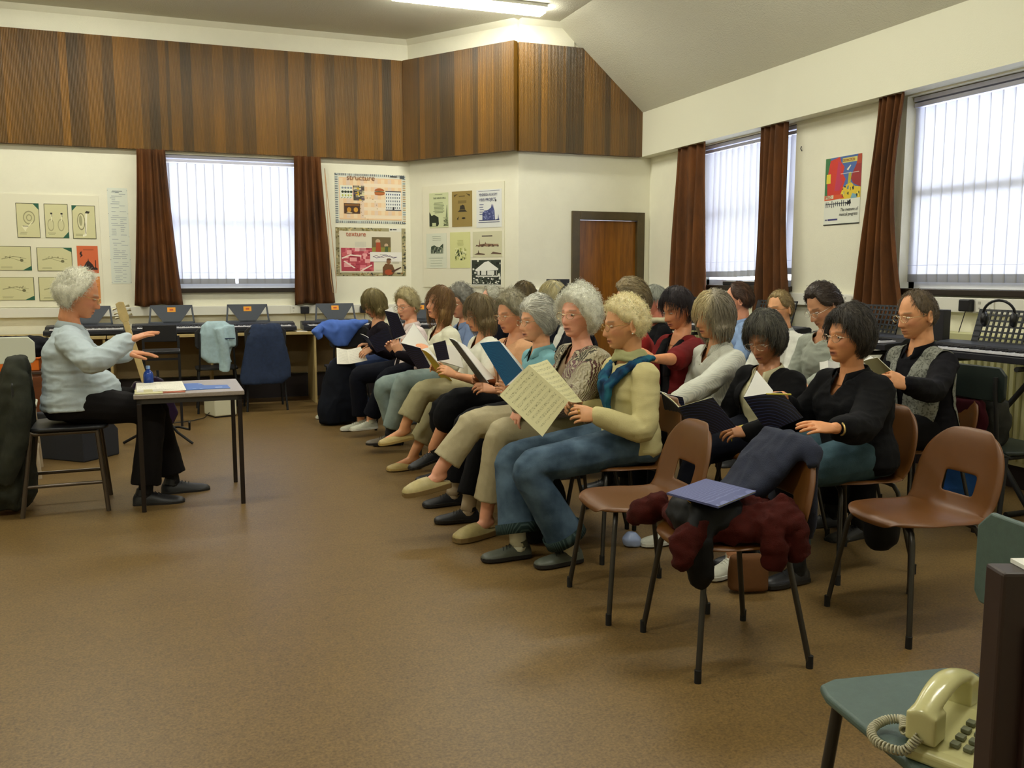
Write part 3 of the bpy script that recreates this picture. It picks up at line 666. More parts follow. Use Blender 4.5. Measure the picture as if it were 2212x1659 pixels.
def keyboard(label, loc, rz, rest='wing', ro=0., L=.92, D=.32, group='electronic keyboards', sticker=True):
    t = thing('electronic_keyboard', label, 'keyboard', loc, rz, group)
    MB().prism([(0, .012), (0, .05), (.03, .058), (.14, .062), (.17, .085), (D-.02, .098), (D, .085), (D, .012)], -L/2, L/2, 'x').build('case', M_KB, t, bevel=.004)
    MB().add([(-L/2+.03, .172, .0875), (L/2-.03, .172, .0875), (L/2-.03, D-.03, .0995), (-L/2+.03, D-.03, .0995), (-L/2+.03, .172, .083), (L/2-.03, .172, .083), (L/2-.03, D-.03, .095), (-L/2+.03, D-.03, .095)], [(0,1,2,3),(7,6,5,4),(0,4,5,1),(1,5,6,2),(2,6,7,3),(3,7,4,0)]).build('control_panel', M_KBP, t)
    n = 36; k = MB(); x0 = -L/2+.055; kw = (L-.11)/n
    for i in range(n): k.box((x0+i*kw+.0006, .006, .058), (x0+(i+1)*kw-.0006, .145, .0695))
    k.build('white_keys', M_IV, t); k = MB()
    for i in range(n-1):
        if i % 7 in (0, 1, 3, 4, 5): k.box((x0+(i+1)*kw-.0055, .055, .069), (x0+(i+1)*kw+.0055, .145, .079))
    k.build('black_keys', M_BLACK, t)
    R = MX.Translation((ro, D-.05, .095)) @ MX.Rotation(-.28, 4, 'X'); r = MB()
    if rest == 'wing':
        w, h = .225, .195
        for sgn in (1, -1):
            r.prism([(sgn*w, 0), (sgn*(w-.02), h), (sgn*(w-.038), h), (sgn*(w-.018), 0)], 0, .012, 'y', T=R)
            r.prism([(sgn*(w-.02), h), (0, h), (0, h-.035), (sgn*(w-.02), h-.022)], 0, .012, 'y', T=R)
            r.prism([(sgn*(w-.03), h-.02), (sgn*.075, 0), (0, 0), (0, h-.03), (sgn*.05, h-.03)], 0, .012, 'y', T=R)
            r.prism([(sgn*w, 0), (0, 0), (0, .02), (sgn*w, .02)], 0, .012, 'y', T=R)
        rr = r.build('music_rest', mat('music_rest_plastic', '3c424c', .5), t)
        if sticker:
            MB().box((-.04, -.003, h-.075), (.04, -.0005, h-.025), T=R).build('sticker', M_STK, rr)
            MB().box((-.018, -.004, h-.06), (.018, -.003, h-.042), T=R).build('sticker_print', mat('sticker_red', 'c0501a', .5), rr)
    else:
        w, h = .26, .21; nx, nz = 12, 6
        r.box((-w, 0, 0), (-w+.05, .010, h), T=R).box((w-.012, 0, 0), (w, .010, h), T=R).box((-w, 0, 0), (w, .010, .012), T=R).box((-w, 0, h-.012), (w, .010, h), T=R)
        for i in range(1, nx): x = -w+.05+(2*w-.06)*i/nx; r.box((x-.006, 0, 0), (x+.006, .008, h), T=R)
        for i in range(1, nz): z = h*i/nz; r.box((-w, 0, z-.005), (w, .008, z+.005), T=R)
        r.build('music_rest', mat('lattice_rest_plastic', '22252b', .5), t)
    return t
for x, l in ((-.80, 'keyboard behind the conductor, only the right half of its music rest showing'), (-.02, 'keyboard under the left curtain, music rest with an orange sticker at its middle'), (.735, 'keyboard under the middle of the back window, above the hanging blue clothes'), (1.66, 'keyboard behind the blue jacket at the right curtain')):
    keyboard(l, (x+(.09 if x == .735 else 0), 9.62, .76), 0, L=.76, ro=-.09 if x == .735 else 0)
keyboard('keyboard in the corner, glimpsed between the heads of two front-row women', (2.47, 9.45, .76), -.35, L=.62)
tag(MB().box((1.20, 9.60, .76), (1.31, 9.70, .765)).build('paper_slip', M_BLANK), 'small white paper slip at the front edge of the back desk', 'paper')
# leads and plugs
def plug(label, loc, rz, cable):
    t = thing('power_adapter', label, 'plug', loc, rz, 'black mains adapters'); MB().box((-.045, -.05, -.04), (.045, 0, .04)).build('body', M_BLACK, t, bevel=.008)
    MB().tube(cable, .003, 6).build('cable', M_BLACK, t, smooth=60)
plug('black mains adapter on the back trunking below the right curtain', (1.36, 10.15, .965), 0, [(0, -.03, -.04), (.0, -.05, -.1), (-.03, -.09, -.2), (-.05, -.16, -.2)])
plug('black mains adapter on the trunking behind the leftmost singer', (2.02, 10.15, .965), 0, [(0, -.03, -.04), (.0, -.05, -.1), (.03, -.09, -.2)])
plug('black mains adapter on the right-wall trunking above the keyboard with headphones', (4.95, 4.53, 1.15), -PI/2, [(0, -.03, -.04), (-.02, -.05, -.16), (-.05, -.05, -.28), (-.05, -.08, -.34)])
plug('black mains adapter on the right-wall trunking beside the man in the grey jumper', (4.95, 6.45, 1.14), -PI/2, [(0, -.03, -.04), (.0, -.05, -.16), (-.03, -.05, -.28)])
for (x, y, z, rz, l) in ((1.28, 10.148, .972, 0, 'white wall socket on the back trunking under the window'), (4.948, 5.66, 1.15, -PI/2, 'white double socket on the right trunking beside the wide curtain'), (4.948, 4.40, 1.15, -PI/2, 'white double socket beside the black adapter on the right trunking')):
    t = thing('wall_socket', l, 'socket', (x, y, z), rz, 'wall sockets'); MB().box((-.07, -.008, -.042), (.07, 0, .042)).build('plate', M_WHITE, t, bevel=.003)
    MB().box((-.05, -.010, .010), (-.03, -.008, .028)).box((.03, -.010, .010), (.05, -.008, .028)).box((-.045, -.010, -.02), (-.035, -.008, -.012)).box((.035, -.010, -.02), (.045, -.008, -.012)).build('switches', mat('socket_grey', 'b8b6aa', .5), t)

# ================================================================ right wall: radiators, stands, keyboards
M_RAD = mat('cream_radiator', 'c9c795', .4)
def radiator(label, y0, y1, z0=.16, z1=.97):
    t = thing('radiator', label, 'radiator', (4.93, y0, 0), 0, 'radiators'); m = MB(); n = int((y1-y0)/.05)
    for i in range(n):
        y = i*.05; m.prism([(0, y+.004), (-.035, y+.012), (-.035, y+.038), (0, y+.046)], z0+.03, z1-.06, 'z')
    m.box((-.02, 0, z0), (0, y1-y0, z1-.03)); m.build('panel', M_RAD, t)
    MB().box((-.06, -.01, z1-.05), (.06, y1-y0+.01, z1)).build('top_grille', M_RAD, t, bevel=.006)
    MB().tube([(-.01, -.05, z0+.05), (-.01, -.05, .0)], .01, 8).tube([(-.01, -.06, z0+.05), (-.01, .02, z0+.05)], .012, 8).build('pipe', M_RAD, t, smooth=60)
radiator('cream ribbed radiator under the large right window', 3.0, 4.95); radiator('cream radiator under the first right-wall window', 6.4, 7.9)
def kstand(label, y, x=4.52, h=.845, group='folding keyboard stands'):
    t = thing('keyboard_stand', label, 'stand', (x, y, 0), 0, group)
    for s in (1, -1):
        MB().tube([(-.02, s*-.33, .02), (-.02+.0, s*.33, h-.02)], .016, 8).build('crossed_leg', M_FERR, t, smooth=60)
        MB().tube([(-.20, s*.33, .015), (.20, s*.33, .015)], .016, 8).build('foot_bar', M_FERR, t, smooth=60)
        MB().tube([(-.17, s*.31, h-.015), (.17, s*.31, h-.015)], .015, 8).build('rest_bar', M_FERR, t, smooth=60)
    return t
for y, l in ((3.95, 'keyboard in front of the large right window with headphones on its rest'), (5.10, 'keyboard behind the man in the patterned waistcoat'), (6.22, 'keyboard behind the man in the grey jumper'), (7.28, 'keyboard with lattice rest behind the man in the blue shirt')):
    keyboard(l, (4.36, y, .845), -PI/2, rest='grid', group='keyboards along the right wall')
    kstand('black folding stand under the '+{3.95: 'keyboard nearest the camera on the right', 5.10: 'keyboard behind the waistcoated man', 6.22: 'keyboard behind the man in grey', 7.28: 'keyboard nearest the door'}[y], y)
M_HP = mat('headphone_black', '0d0d11', .35)
def headphones(label, loc, rz, tilt=0):
    t = thing('headphones', label, 'headphones', loc, rz, 'black headphones'); t.rotation_euler = (tilt, 0, rz)
    MB().tube([(.085*math.cos(a), 0, .085*math.sin(a)+.0) for a in [PI*i/14 for i in range(15)]], .008, 8).build('headband', M_HP, t, smooth=60)
    for s in (1, -1): MB().ball((s*.078, 0, -.03), (.022, .04, .045)).build('ear_cup', M_HP, t, smooth=60)
headphones('black headphones hung on the lattice rest by the large right window', (4.53, 3.93, 1.12), -1.1, .2)
headphones('black headphones on the keyboard beside the wide curtain', (4.52, 5.08, 1.07), -.9, .1)
tag(MB().box((4.60, 4.40, .93), (4.66, 4.50, 1.13)).build('closed_music_case', M_BLKC, bevel=.004), 'dark upright case standing on the keyboard behind the balding man', 'case')
t = thing('equipment_case', 'long black equipment case lying on the sill of the window with swung slats', 'case', (5.035, 7.05, 1.255), 0)
MB().box((-.06, -.42, 0), (.05, .40, .035)).build('case', M_BLACK, t, bevel=.005); MB().box((-.05, -.42, .035), (.045, .38, .04)).build('lid_edge', M_WHITE, t)

# ================================================================ left side things behind the conductor
tray = thing('storage_tray', 'orange plastic tray with papers on a low cupboard behind the conductor', 'tray', (-1.25, 7.95, .615), .05)
m = MB(); m.box((-.25, -.20, 0), (.25, .20, .01)).box((-.25, -.20, 0), (-.24, .20, .10)).box((.24, -.20, 0), (.25, .20, .10)).box((-.25, -.20, 0), (.25, -.19, .10)).box((-.25, .19, 0), (.25, .20, .10)).box((-.265, -.215, .092), (.265, -.20, .104)).box((.25, -.215, .092), (.265, .215, .104))
m.build('tub', mat('orange_plastic', 'e0701c', .35), tray, bevel=.005); MB().box((-.22, -.17, .011), (.22, .17, .11)).build('papers', M_BLANK, tray)
cb = thing('low_cupboard', 'low red-brown wooden cupboard at the left edge under the orange tray', 'cupboard', (-1.45, 7.92, 0))
M_RBW = mat('red_brown_wood', '7a4420', .45, c2='5c3016', vscale=4, stretch=(1, 1, 6))
MB().box((-.7, -.26, 0), (.62, .3, .60)).build('carcass', M_RBW, cb); MB().box((-.7, -.275, .60), (.63, .31, .615)).build('top', mat('dark_top', '3a2c22', .5), cb)
for x in (-.68, -.25, .19): MB().box((x, -.272, .03), (x+.41, -.258, .58)).build('door', M_RBW, cb, bevel=.003)
mb = MB(); loft(mb, [(0, 0, .72, .30, .16), (.02, 0, .78, .33, .18), (-.02, 0, .84, .28, .14), (0, 0, .87, .2, .09)]); mb.tube([(.2, -.05, .80), (.36, -.12, .80), (.42, -.12, .72)], [.07, .06, .04])
o = soft('folded_coat', mb, mat('black_heaped_cloth', '101119', .85, var=.2, vscale=20, spec=.2), vox=.016, amp=.03, freq=(7, 10, 16), seed=6, loc=(-1.20, 7.93, 0)); tag(o, 'dark coat heaped over the orange tray behind the conductor', 'coat')
wc = tube_chair('chair with a pale plastic back at the far left edge, before the red-brown cupboard', (-1.10, 6.75, 0), -PI/2+.1, mat('pale_grey_plastic', 'c9cbb8', .4), back=(.74, .925), w=.42, tube=mat('pale_tube', 'b7a890', .4), seat_z=.50)
sp = thing('floor_speaker', 'grey wedge-shaped speaker lying on the floor behind the conductor', 'speaker', (-.72, 7.35, 0), .85)
MB().prism([(-.17, 0), (.17, 0), (.17, .20), (.04, .34), (-.17, .34)], -.24, .24, 'y').build('cabinet', mat('grey_speaker_carpet', '24262e', .8), sp, bevel=.01)
MB().prism([(.171, .02), (.176, .02), (.176, .20), (.171, .20)], -.21, .21, 'y').build('grille', mat('speaker_grille', '4a4a4c', .7, var=.2, vscale=200), sp)
g = thing('guitar', 'pale-necked guitar leaning on its stand behind the conductor table', 'guitar', (-.30, 7.5, 0), 0)
ax0, ax1 = V((.16, .0, .18)), V((-.085, .0, 1.15)); axd = (ax1-ax0).normalized(); sd = V((axd.z, 0, -axd.x))
def gp(a, s, y=0): p = ax0+axd*a+sd*s; return (p.x, y, p.z)
M_NECK = mat('maple_neck', 'c9b27a', .4, var=.12, vscale=20)
MB().prism([(0, 0)]*0+[gp(a, s)[::2] for a, s in ((-.02, -.10), (.05, -.16), (.16, -.15), (.24, -.11), (.33, -.13), (.38, -.08), (.36, -.02), (.36, .02), (.38, .08), (.33, .13), (.24, .11), (.16, .15), (.05, .16), (-.02, .10))], -.03, .05, 'y').build('body', mat('dark_guitar_lacquer', '241630', .2), g, bevel=.012, seg=3)
MB().prism([gp(a, s)[::2] for a, s in ((.30, -.026), (.84, -.021), (.84, .021), (.30, .026))], -.045, -.022, 'y').build('neck', M_NECK, g, bevel=.004)
hd = MB().prism([gp(a, s)[::2] for a, s in ((.84, -.021), (.87, -.035), (.99, -.03), (1.0, .0), (.99, .03), (.87, .035), (.84, .021))], -.040, -.024, 'y').build('headstock', M_NECK, g, bevel=.003)
for i in range(3):
    for s in (1, -1): MB().tube([gp(.885+i*.035, s*.03, -.032), gp(.885+i*.035, s*.062, -.032)], [.004, .011], 8).build('tuning_peg', mat('peg_metal', 'bdb79a', .3, metal=.8), hd)
f = MB()
for i in range(12): f.add([gp(.33+i*.042, -.023, -.0455), gp(.33+i*.042, .023, -.0455), gp(.334+i*.042, .023, -.0455), gp(.334+i*.042, -.023, -.0455)], [(0, 1, 2, 3)])
gs = thing('guitar_stand', 'black tripod guitar stand on the floor behind the conductor table', 'stand', (-.12, 7.62, 0), 0)
for a, b in (((0, 0, .25), (-.30, .12, .012)), ((0, 0, .25), (.22, -.10, .012)), ((0, 0, .25), (.02, .32, .012))): MB().tube([a, ((a[0]+b[0])/2, (a[1]+b[1])/2, .10), b], .011, 8).build('leg', M_FERR, gs, smooth=60)
MB().tube([(0, 0, .24), (-.02, 0, .60)], .010, 8).build('pole', M_FERR, gs, smooth=60)
MB().tube([(-.10, -.17, .20), (-.10, -.12, .13), (-.02, -.02, .14), (.12, -.02, .14), (.20, -.12, .13), (.20, -.17, .20)], .009, 8).build('cradle', M_FERR, gs, smooth=60)
st = thing('high_stool', 'black metal stool with a backrest behind the conductor hands', 'stool', (-.13, 8.62, 0), 0)
MB().box((-.15, -.14, .655), (.17, .16, .685)).build('seat', M_BLACK, st, bevel=.008); MB().box((-.14, .15, .745), (.15, .165, .90)).build('backrest', M_BLACK, st, bevel=.006)
for sx in (-.14, .16):
    MB().box((sx-.011, -.13, 0), (sx+.011, -.108, .66)).build('leg', M_BLACK, st); MB().box((sx-.011, .14, 0), (sx+.011, .162, .80)).build('leg', M_BLACK, st)
MB().box((-.14, -.125, .60), (.16, -.11, .62)).build('rail', M_BLACK, st); MB().box((-.14, -.125, .32), (.16, -.11, .335)).build('rail', M_BLACK, st)
h = thing('fan_heater', 'cream box heater on the floor under the desk, a black cable running from it', 'heater', (.375, 9.03, 0), .35)
MB().box((-.10, -.13, .012), (.12, .13, .33)).build('casing', mat('cream_casing', 'd9d7bd', .5), h, bevel=.012, seg=3); MB().box((-.09, -.12, 0), (.11, .12, .014)).build('base', M_BLACK, h)
MB().tube([(-.10, 0, .04), (-.18, -.08, .008), (-.32, -.16, .006), (-.48, -.18, .006), (-.6, -.2, .006)], .004, 6).build('cable', M_BLACK, h, smooth=60)
# chairs with hanging clothes by the desk
M_DARKPL = mat('black_seat_plastic', '16171b', .5)
def hung(label_c, x, y, rz, seat_z=.44): return tube_chair(label_c, (x, y, 0), rz, M_DARKPL, back=(.64, .84), seat_z=seat_z, tube=M_FERR, bars=False, r=.011, group='dark chairs by the back desk')
hung('dark chair under the pale denim shirt by the back desk', .38, 9.45, PI/2)
hung('dark chair under the dark denim coat by the back desk', .84, 9.42, PI/2)
hung('dark chair under the blue jacket beside the leftmost singer', 1.62, 9.12, PI/2)
M_DENL = mat('pale_denim', 'a9c3cc', .85, var=.10, vscale=30, bump=.2, bscale=300); M_DEND = mat('dark_denim', '1c2c4a', .85, var=.2, vscale=40, bump=.2, bscale=300); M_JB = mat('bright_blue_cotton', '4a6fc4', .8, var=.1, vscale=20)
def garment_hang(name, label, m, x, y, rings, seed, cat='shirt', extra=None, amp=.016, freq=(10, 10, 3)):
    mb = MB(); loft(mb, rings, pw=3)
    if extra: extra(mb)
    o = soft(name, mb, m, vox=.011, smooth=3, amp=amp, freq=freq, seed=seed, loc=(x, y, 0)); return tag(o, label, cat)
o = garment_hang('denim_shirt', 'pale denim shirt hung over a chair back at the keyboard desk', M_DENL, .38, 9.19,
    [(.03, 0, .50, .11, .035), (-.02, 0, .56, .13, .04), (0, 0, .66, .15, .04), (0, 0, .78, .155, .045), (.0, .02, .86, .135, .055), (.0, .03, .90, .085, .04)], 3,
    extra=lambda mb: (mb.tube([(.12, -.02, .86), (.135, -.03, .74), (.14, -.03, .66)], [.05, .045, .04], 10), mb.tube([(.03, -.05, .84), (.06, -.06, .70), (.07, -.05, .52), (.06, -.04, .42)], [.05, .05, .05, .045], 10)))
MB().box((.07, -.105, .735), (.165, -.09, .743)).build('pocket_edge', M_DEND, o)
garment_hang('denim_coat', 'long dark denim coat hung over a chair at the keyboard desk', M_DEND, .84, 9.16,
    [(-.04, -.02, .28, .20, .05), (-.01, -.01, .34, .245, .06), (.0, 0, .45, .235, .06), (0, 0, .60, .205, .055), (0, 0, .75, .175, .05), (.01, .02, .84, .155, .05), (.01, .03, .87, .13, .035)], 5, cat='coat')
garment_hang('blue_jacket', 'bright blue jacket thrown over a chair back beside the leftmost singer', M_JB, 1.55, 8.85,
    [(-.02, 0, .66, .07, .035), (-.03, 0, .74, .13, .04), (-.04, 0, .82, .19, .045), (.02, .02, .88, .24, .05), (.06, .03, .91, .20, .035)], 8, cat='jacket', extra=lambda mb: mb.tube([(-.2, -.02, .86), (-.26, -.03, .80), (-.22, -.03, .74)], [.04, .05, .03], 10), amp=.022, freq=(9, 9, 7))
# things near the leftmost singer
mb = MB(); loft(mb, [(0, 0, .02, .16, .13), (0, 0, .15, .17, .14), (.02, 0, .35, .15, .12), (.05, .0, .52, .12, .09), (.07, 0, .60, .08, .06)])
o = soft('dark_coat', mb, mat('navy_padded_cloth', '0b0f1a', .8, spec=.2, var=.25, vscale=12), vox=.014, amp=.03, freq=(8, 8, 4), seed=13, loc=(1.36, 8.15, 0)); tag(o, 'dark navy coat bundled on the floor in front of the leftmost singer', 'coat')
# music stand by the door
t = thing('music_stand', 'black music stand in front of the brown door, seen above the singers', 'music stand', (3.62, 8.28, 0), -.35)
MB().box((-.13, -.02, 1.17), (.10, -.008, 1.31)).box((-.13, -.05, 1.165), (.10, -.008, 1.175)).build('desk', mat('stand_black', '1d2028', .5), t); MB().tube([(0, 0, .05), (0, 0, 1.2)], .012, 8).build('pole', M_FERR, t, smooth=60); MB().box((-.05, -.03, 1.02), (.08, 0, 1.13)).build('shelf_box', M_BLACK, t)
for a in (0, 2.1, 4.2): MB().tube([(0, 0, .28), (.25*math.cos(a), .25*math.sin(a), .012)], .009, 8).build('leg', M_FERR, t, smooth=60)

# ================================================================ right foreground
gc = tube_chair('grey-green chair with a separate back pad at the lower right, carrying the telephone', (1.475, 1.335, 0), PI-.15, M_PAD, seat_z=.44, back=(.575, .80), w=.42, d=.40, r=.0135, bw=.53)
PH = thing('telephone', 'cream push-button telephone standing on the grey-green chair seat', 'telephone', (1.402, 1.205, .4405), .40)
M_PH = mat('cream_phone_plastic', 'c9c48e', .18); M_KEY = mat('phone_keys', '6d7058', .4)
MB().prism([(-.115, 0), (-.115, .022), (-.10, .030), (.06, .058), (.115, .052), (.115, 0)], -.09, .09, 'y').build('base', M_PH, PH, bevel=.006, seg=3)
k = MB()
for i in range(4):
    for j in range(3):
        x, y = -.07+i*.026, -.035+j*.024; z = .0345+(x+.10)*.175; k.box((x-.009, y-.008, z-.004), (x+.009, y+.008, z+.004))
k.build('number_keys', M_KEY, PH, bevel=.0015)
hs = MB(); pr = []
for i in range(15):
    t_ = i/14; x = -.105+.215*t_; z = .088+.028*math.sin(PI*t_)+.012*t_; pr.append((x, .063, z))
hs.tube(pr, [.020+.003*math.sin(PI*i/14) for i in range(15)], 12, ell=(.62, 1.15))
for x in (-.085, .09): hs.prism([(x-.026, .035), (x+.026, .035), (x+.026, .091), (x-.026, .091)], .036+.08*(x+.085), .094+.06*(x+.085), 'z')
me = remesh(hs, .0035, 8); hs_o = link(me, 'handset', M_PH, PH)
cp = []; path = [V((-.112, .063, .050)), V((-.128, .085, .020)), V((-.120, .135, .012)), V((-.085, .165, .014)), V((-.040, .160, .020)), V((-.025, .130, .028)), V((-.06, .112, .026)), V((-.02, .118, .012)), V((.03, .112, .010))]
def cr_(P, t):
    n = len(P)-1; k = min(int(t*n), n-1); u = t*n-k; a, b, c, d = P[max(k-1, 0)], P[k], P[k+1], P[min(k+2, n)]
    return .5*((2*b)+(c-a)*u+(2*a-5*b+4*c-d)*u*u+(3*b-a-3*c+d)*u**3)
N_ = 900
for i in range(N_+1):
    t_ = i/N_; p = cr_(path, t_); q = (cr_(path, min(1, t_+.004))-cr_(path, max(0, t_-.004))).normalized(); u = q.orthogonal().normalized()
    u = (V((0, 0, 1))-q*q.z).normalized(); w_ = q.cross(u); an = 2*PI*56*t_; cp.append(p+(u*math.cos(an)+w_*math.sin(an))*.0075)
MB().tube(cp, .0023, 5).build('coiled_cord', mat('cord_grey_cream', 'b5b095', .4), PH, smooth=180)
MB().tube([(-.115, .0, .012), (-.135, -.02, .008), (-.16, -.05, .004), (-.20, -.09, -.02), (-.235, -.10, -.10), (-.24, -.10, -.25), (-.23, -.08, -.42)], .0028, 8).build('line_cable', mat('cord_grey_cream', 'b5b095', .4), PH, smooth=180)
cab = thing('cabinet_end_panel', 'dark brown upright end panel cut off by the right edge, beside the telephone', 'cabinet', (.866, .723, 0), math.radians(-20.6))
MB().box((0, 0, 0), (.55, .04, 1.015)).build('panel', mat('dark_umber_wood', '2a1712', .5, var=.2, vscale=6, stretch=(4, 4, .5)), cab, bevel=.004)
MB().box((.03, -.01, 0), (.50, .0, .95)).build('face_board', MATS['dark_umber_wood'], cab)
pp = MB().box((.022, -.004, 0), (.30, .036, .005)).build('paper_pad', M_BLANK); pp.location = (.875, .722, 1.0152); pp.rotation_euler = (0, 0, math.radians(-18)); tag(pp, 'white paper pad on top of the dark end panel at the right edge', 'paper')
ring = MB().tube([(.045*math.cos(a), 0, .08*math.sin(a)) for a in [2*PI*i/20 for i in range(20)]]+[(.045, 0, 0)], .007, 8).tube([(0, .02, -.08), (-.02, .05, -.13)], .006, 6).build('cable_loop', M_BLACK, smooth=60); ring.location = (-1.51, 10.05, 3.80)
tag(ring, 'small black cable loop at the top left corner of the panelling', 'cable')

# ================================================================ printed sheets on the walls
M_INK = paint()
def poster(label, T, x0, z0, x1, z1, base, prints, cat='poster', group=None, name='poster', th=.0015, tex=None, curl=0):
    """sheet pinned on a wall; x0,z0 lower left, x1,z1 upper right in wall-local numbers; prints = list of (x0,y0,x1,y1,colour) or ('p',[pts],colour) in 0..1 of the sheet"""
    w_, h_ = x1-x0, z1-z0; o = MB().box((0, -th-.001, 0), (w_, -.001, h_)).build(name, mat('sheet_'+base, base, .65))
    TT = T @ MX.Translation((x0, 0, z0)); o.matrix_world = TT; tag(o, label, cat, group)
    if prints:
        m = MB(); y = -th-.0018
        for k, p in enumerate(prints):
            yy = y-.00002*k
            pts = p[1] if p[0] == 'p' else [(p[0], p[1]), (p[2], p[1]), (p[2], p[3]), (p[0], p[3])]
            m.add([(a*w_, yy, b*h_) for a, b in pts], [tuple(range(len(pts)))], p[-1])
        m.build('printing', M_INK, o)
    return o
def circ(cx, cy, rx, ry, c, n=20, a0=0, a1=2*PI): return ('p', [(cx+rx*math.cos(a0+(a1-a0)*i/n), cy+ry*math.sin(a0+(a1-a0)*i/n)) for i in range(n if a1-a0 > 6.2 else n+1)], c)
def lines_(x0, y0, x1, y1, n, c, seed=1, fill=.5, ragged=.3):
    random.seed(seed); out = []; h = (y1-y0)/n
    for i in range(n):
        a = x0+(x1-x0)*random.uniform(0, ragged)/2; b = x1-(x1-x0)*random.uniform(0, ragged)/2
        out.append((a, y0+i*h, b, y0+i*h+h*fill, c))
    return out
def specks(x0, y0, x1, y1, n, cols, s0=.01, s1=.05, seed=1):
    random.seed(seed); out = []
    for i in range(n):
        a, b = random.uniform(x0, x1), random.uniform(y0, y1); s = random.uniform(s0, s1)/2; t = random.uniform(s0, s1)/2
        out.append((max(x0, a-s), max(y0, b-t), min(x1, a+s), min(y1, b+t), random.choice(cols)))
    return out
def frame_(c, t=.012, u=.008): return [(0, 0, 1, u, c), (0, 1-u, 1, 1, c), (0, 0, t, 1, c), (1-t, 0, 1, 1, c)]
TB2 = TB
# backing panels
o = MB().box((-2.4, -.012, 1.03), (-.668, -.001, 2.15)).build('display_board', mat('board_white', 'ece8d0', .7)); o.matrix_world = TB; tag(o, 'cream display board behind the instrument prints at the far left', 'board')
o = MB().box((.20, -.012, 1.215), (1.335, -.001, 2.34)).build('display_board', MATS['board_white']); o.matrix_world = TD; tag(o, 'cream display board behind the concert bills on the angled wall', 'board')
TBB = MX.Translation((0, W1Y-.0125, 0)); TDD = TD @ MX.Translation((0, -.0125, 0))
GRN = '1f5a44'; OL = 'cfcb98'
def instr(label, x0, z0, x1, z1, corner, seed, brass=True, dark='45452e'):
    P = [(0, 0, 1, 1, 'c9c48f'), (.03, .03, .97, .97, 'd6d2a2'), *frame_('23281e', .02 if x1-x0 < .25 else .014, .015)]
    c = {'tr': [(1, 1), (.72, 1), (1, .80)], 'br': [(1, 0), (.72, 0), (1, .20)], 'tl': [(0, 1), (.24, 1), (0, .82)]}[corner]; P.append(('p', c, GRN))
    random.seed(seed)
    if brass == 'sax':
        P += [circ(.38, .52, .17, .26, '8f8b66'), circ(.38, .52, .135, .22, 'dcd8ae'), circ(.36, .55, .07, .16, 'a5a27a'), ('p', [(.58, .78), (.66, .80), (.58, .10), (.44, .06), (.40, .11), (.50, .14)], 'f2efd8'), ('p', [(.62, .84), (.78, .82), (.72, .76), (.55, .77)], '2e2c22'), ('p', [(.55, .16), (.53, .50), (.545, .50), (.575, .16)], '2e2c22')]
    elif brass == 'horn':
        P += [circ(.55, .58, .26, .20, '9c9870'), circ(.55, .58, .22, .165, 'd2ce9e'), circ(.55, .58, .13, .10, 'a29e74'), circ(.55, .58, .09, .07, 'd2ce9e'), ('p', [(.2, .34), (.5, .36), (.72, .50), (.68, .44), (.42, .26), (.36, .18)], 'ece8c6'), (.25, .33, .5, .345, '3e3c2a')]
    elif brass == 'pair':
        for a in (.25, .68): P += [circ(a, .38, .14, .18, 'aba77c'), circ(a, .38, .11, .145, 'd3cfa2'), (a+.02, .5, a+.05, .72, 'f0ecd0'), (a+.0, .69, a+.09, .74, '35332a'), (a+.05, .62, a+.07, .72, '35332a')]
    else:
        k = .9 if brass == 'long' else .5
        P += [('p', [(.15, .45), (.5, .56), (.85, .48), (.86, .50), (.5, .60), (.15, .50)], 'a8a479'), ('p', [(.18, .62), (.62, .44), (.88, .30), (.62, .42)], '8a865e'), circ(.72, .42, .05, .06, '6e6b4a')]
        P += specks(.25, .5, .8, .62, 10, ['8a865e', '6e6b4a'], .01, .05, seed)
    P += lines_(.1, .10, .45, .17, 2, 'a19d74', seed)
    return poster(label, TBB, x0, z0, x1, z1, OL, P, 'print', 'instrument prints', 'instrument_print')
instr('sepia print of a coiled horn, first in the top row of the left display board', -1.42, 1.72, -1.215, 2.06, 'tr', 1, 'horn')
instr('sepia print of two saxophones with a green lower corner, middle of the top row', -1.17, 1.72, -.955, 2.06, 'br', 2, 'pair')
instr('sepia print of a large curved brass instrument with a green upper left corner', -.92, 1.715, -.705, 2.05, 'tl', 3, 'sax')
instr('wide sepia print with a green lower corner, middle row at the left edge', -1.62, 1.395, -1.31, 1.635, 'br', 4, 'short')
instr('wide sepia print of a flute with a green upper corner, above the conductor', -1.26, 1.39, -.94, 1.625, 'tr', 5, 'long')
instr('wide sepia print with a green lower corner, lowest row at the left edge', -1.63, 1.10, -1.30, 1.33, 'br', 6, 'long')
instr('wide sepia print of crossed slides, partly behind the conductor head', -1.26, 1.09, -.94, 1.33, 'tr', 7, 'short')
dome = [('p', [(.08, .12), (.95, .12), (.95, .18), (.85, .22), (.80, .2), (.72, .32), (.62, .40), (.54, .46), (.52, .56), (.50, .46), (.42, .40), (.34, .30), (.2, .2), (.16, .34), (.13, .2), (.08, .2)], '2a1512'), (.84, .18, .88, .48, '2a1512'), ('p', [(.16, .78), (.24, .80), (.22, .70), (.28, .66), (.20, .60), (.14, .56), (.18, .66), (.12, .70)], '2a1512'), (.3, .84, .8, .88, 'b0542c'), (.05, .05, .95, .12, 'c4623c')]
poster('orange print with a black skyline of domes and minarets', TBB, -.895, 1.37, -.70, 1.645, 'd4683a', dome, 'print')
poster('second orange print below the skyline, half behind the conductor face', TBB, -.875, 1.06, -.695, 1.335, 'd98b4a', [(.1, .6, .9, .64, 'b46a30'), circ(.5, .35, .3, .15, 'c87838'), *lines_(.15, .12, .85, .3, 4, 'b46a30', 3)], 'print')
TX = TB
L_ = []
random.seed(4)
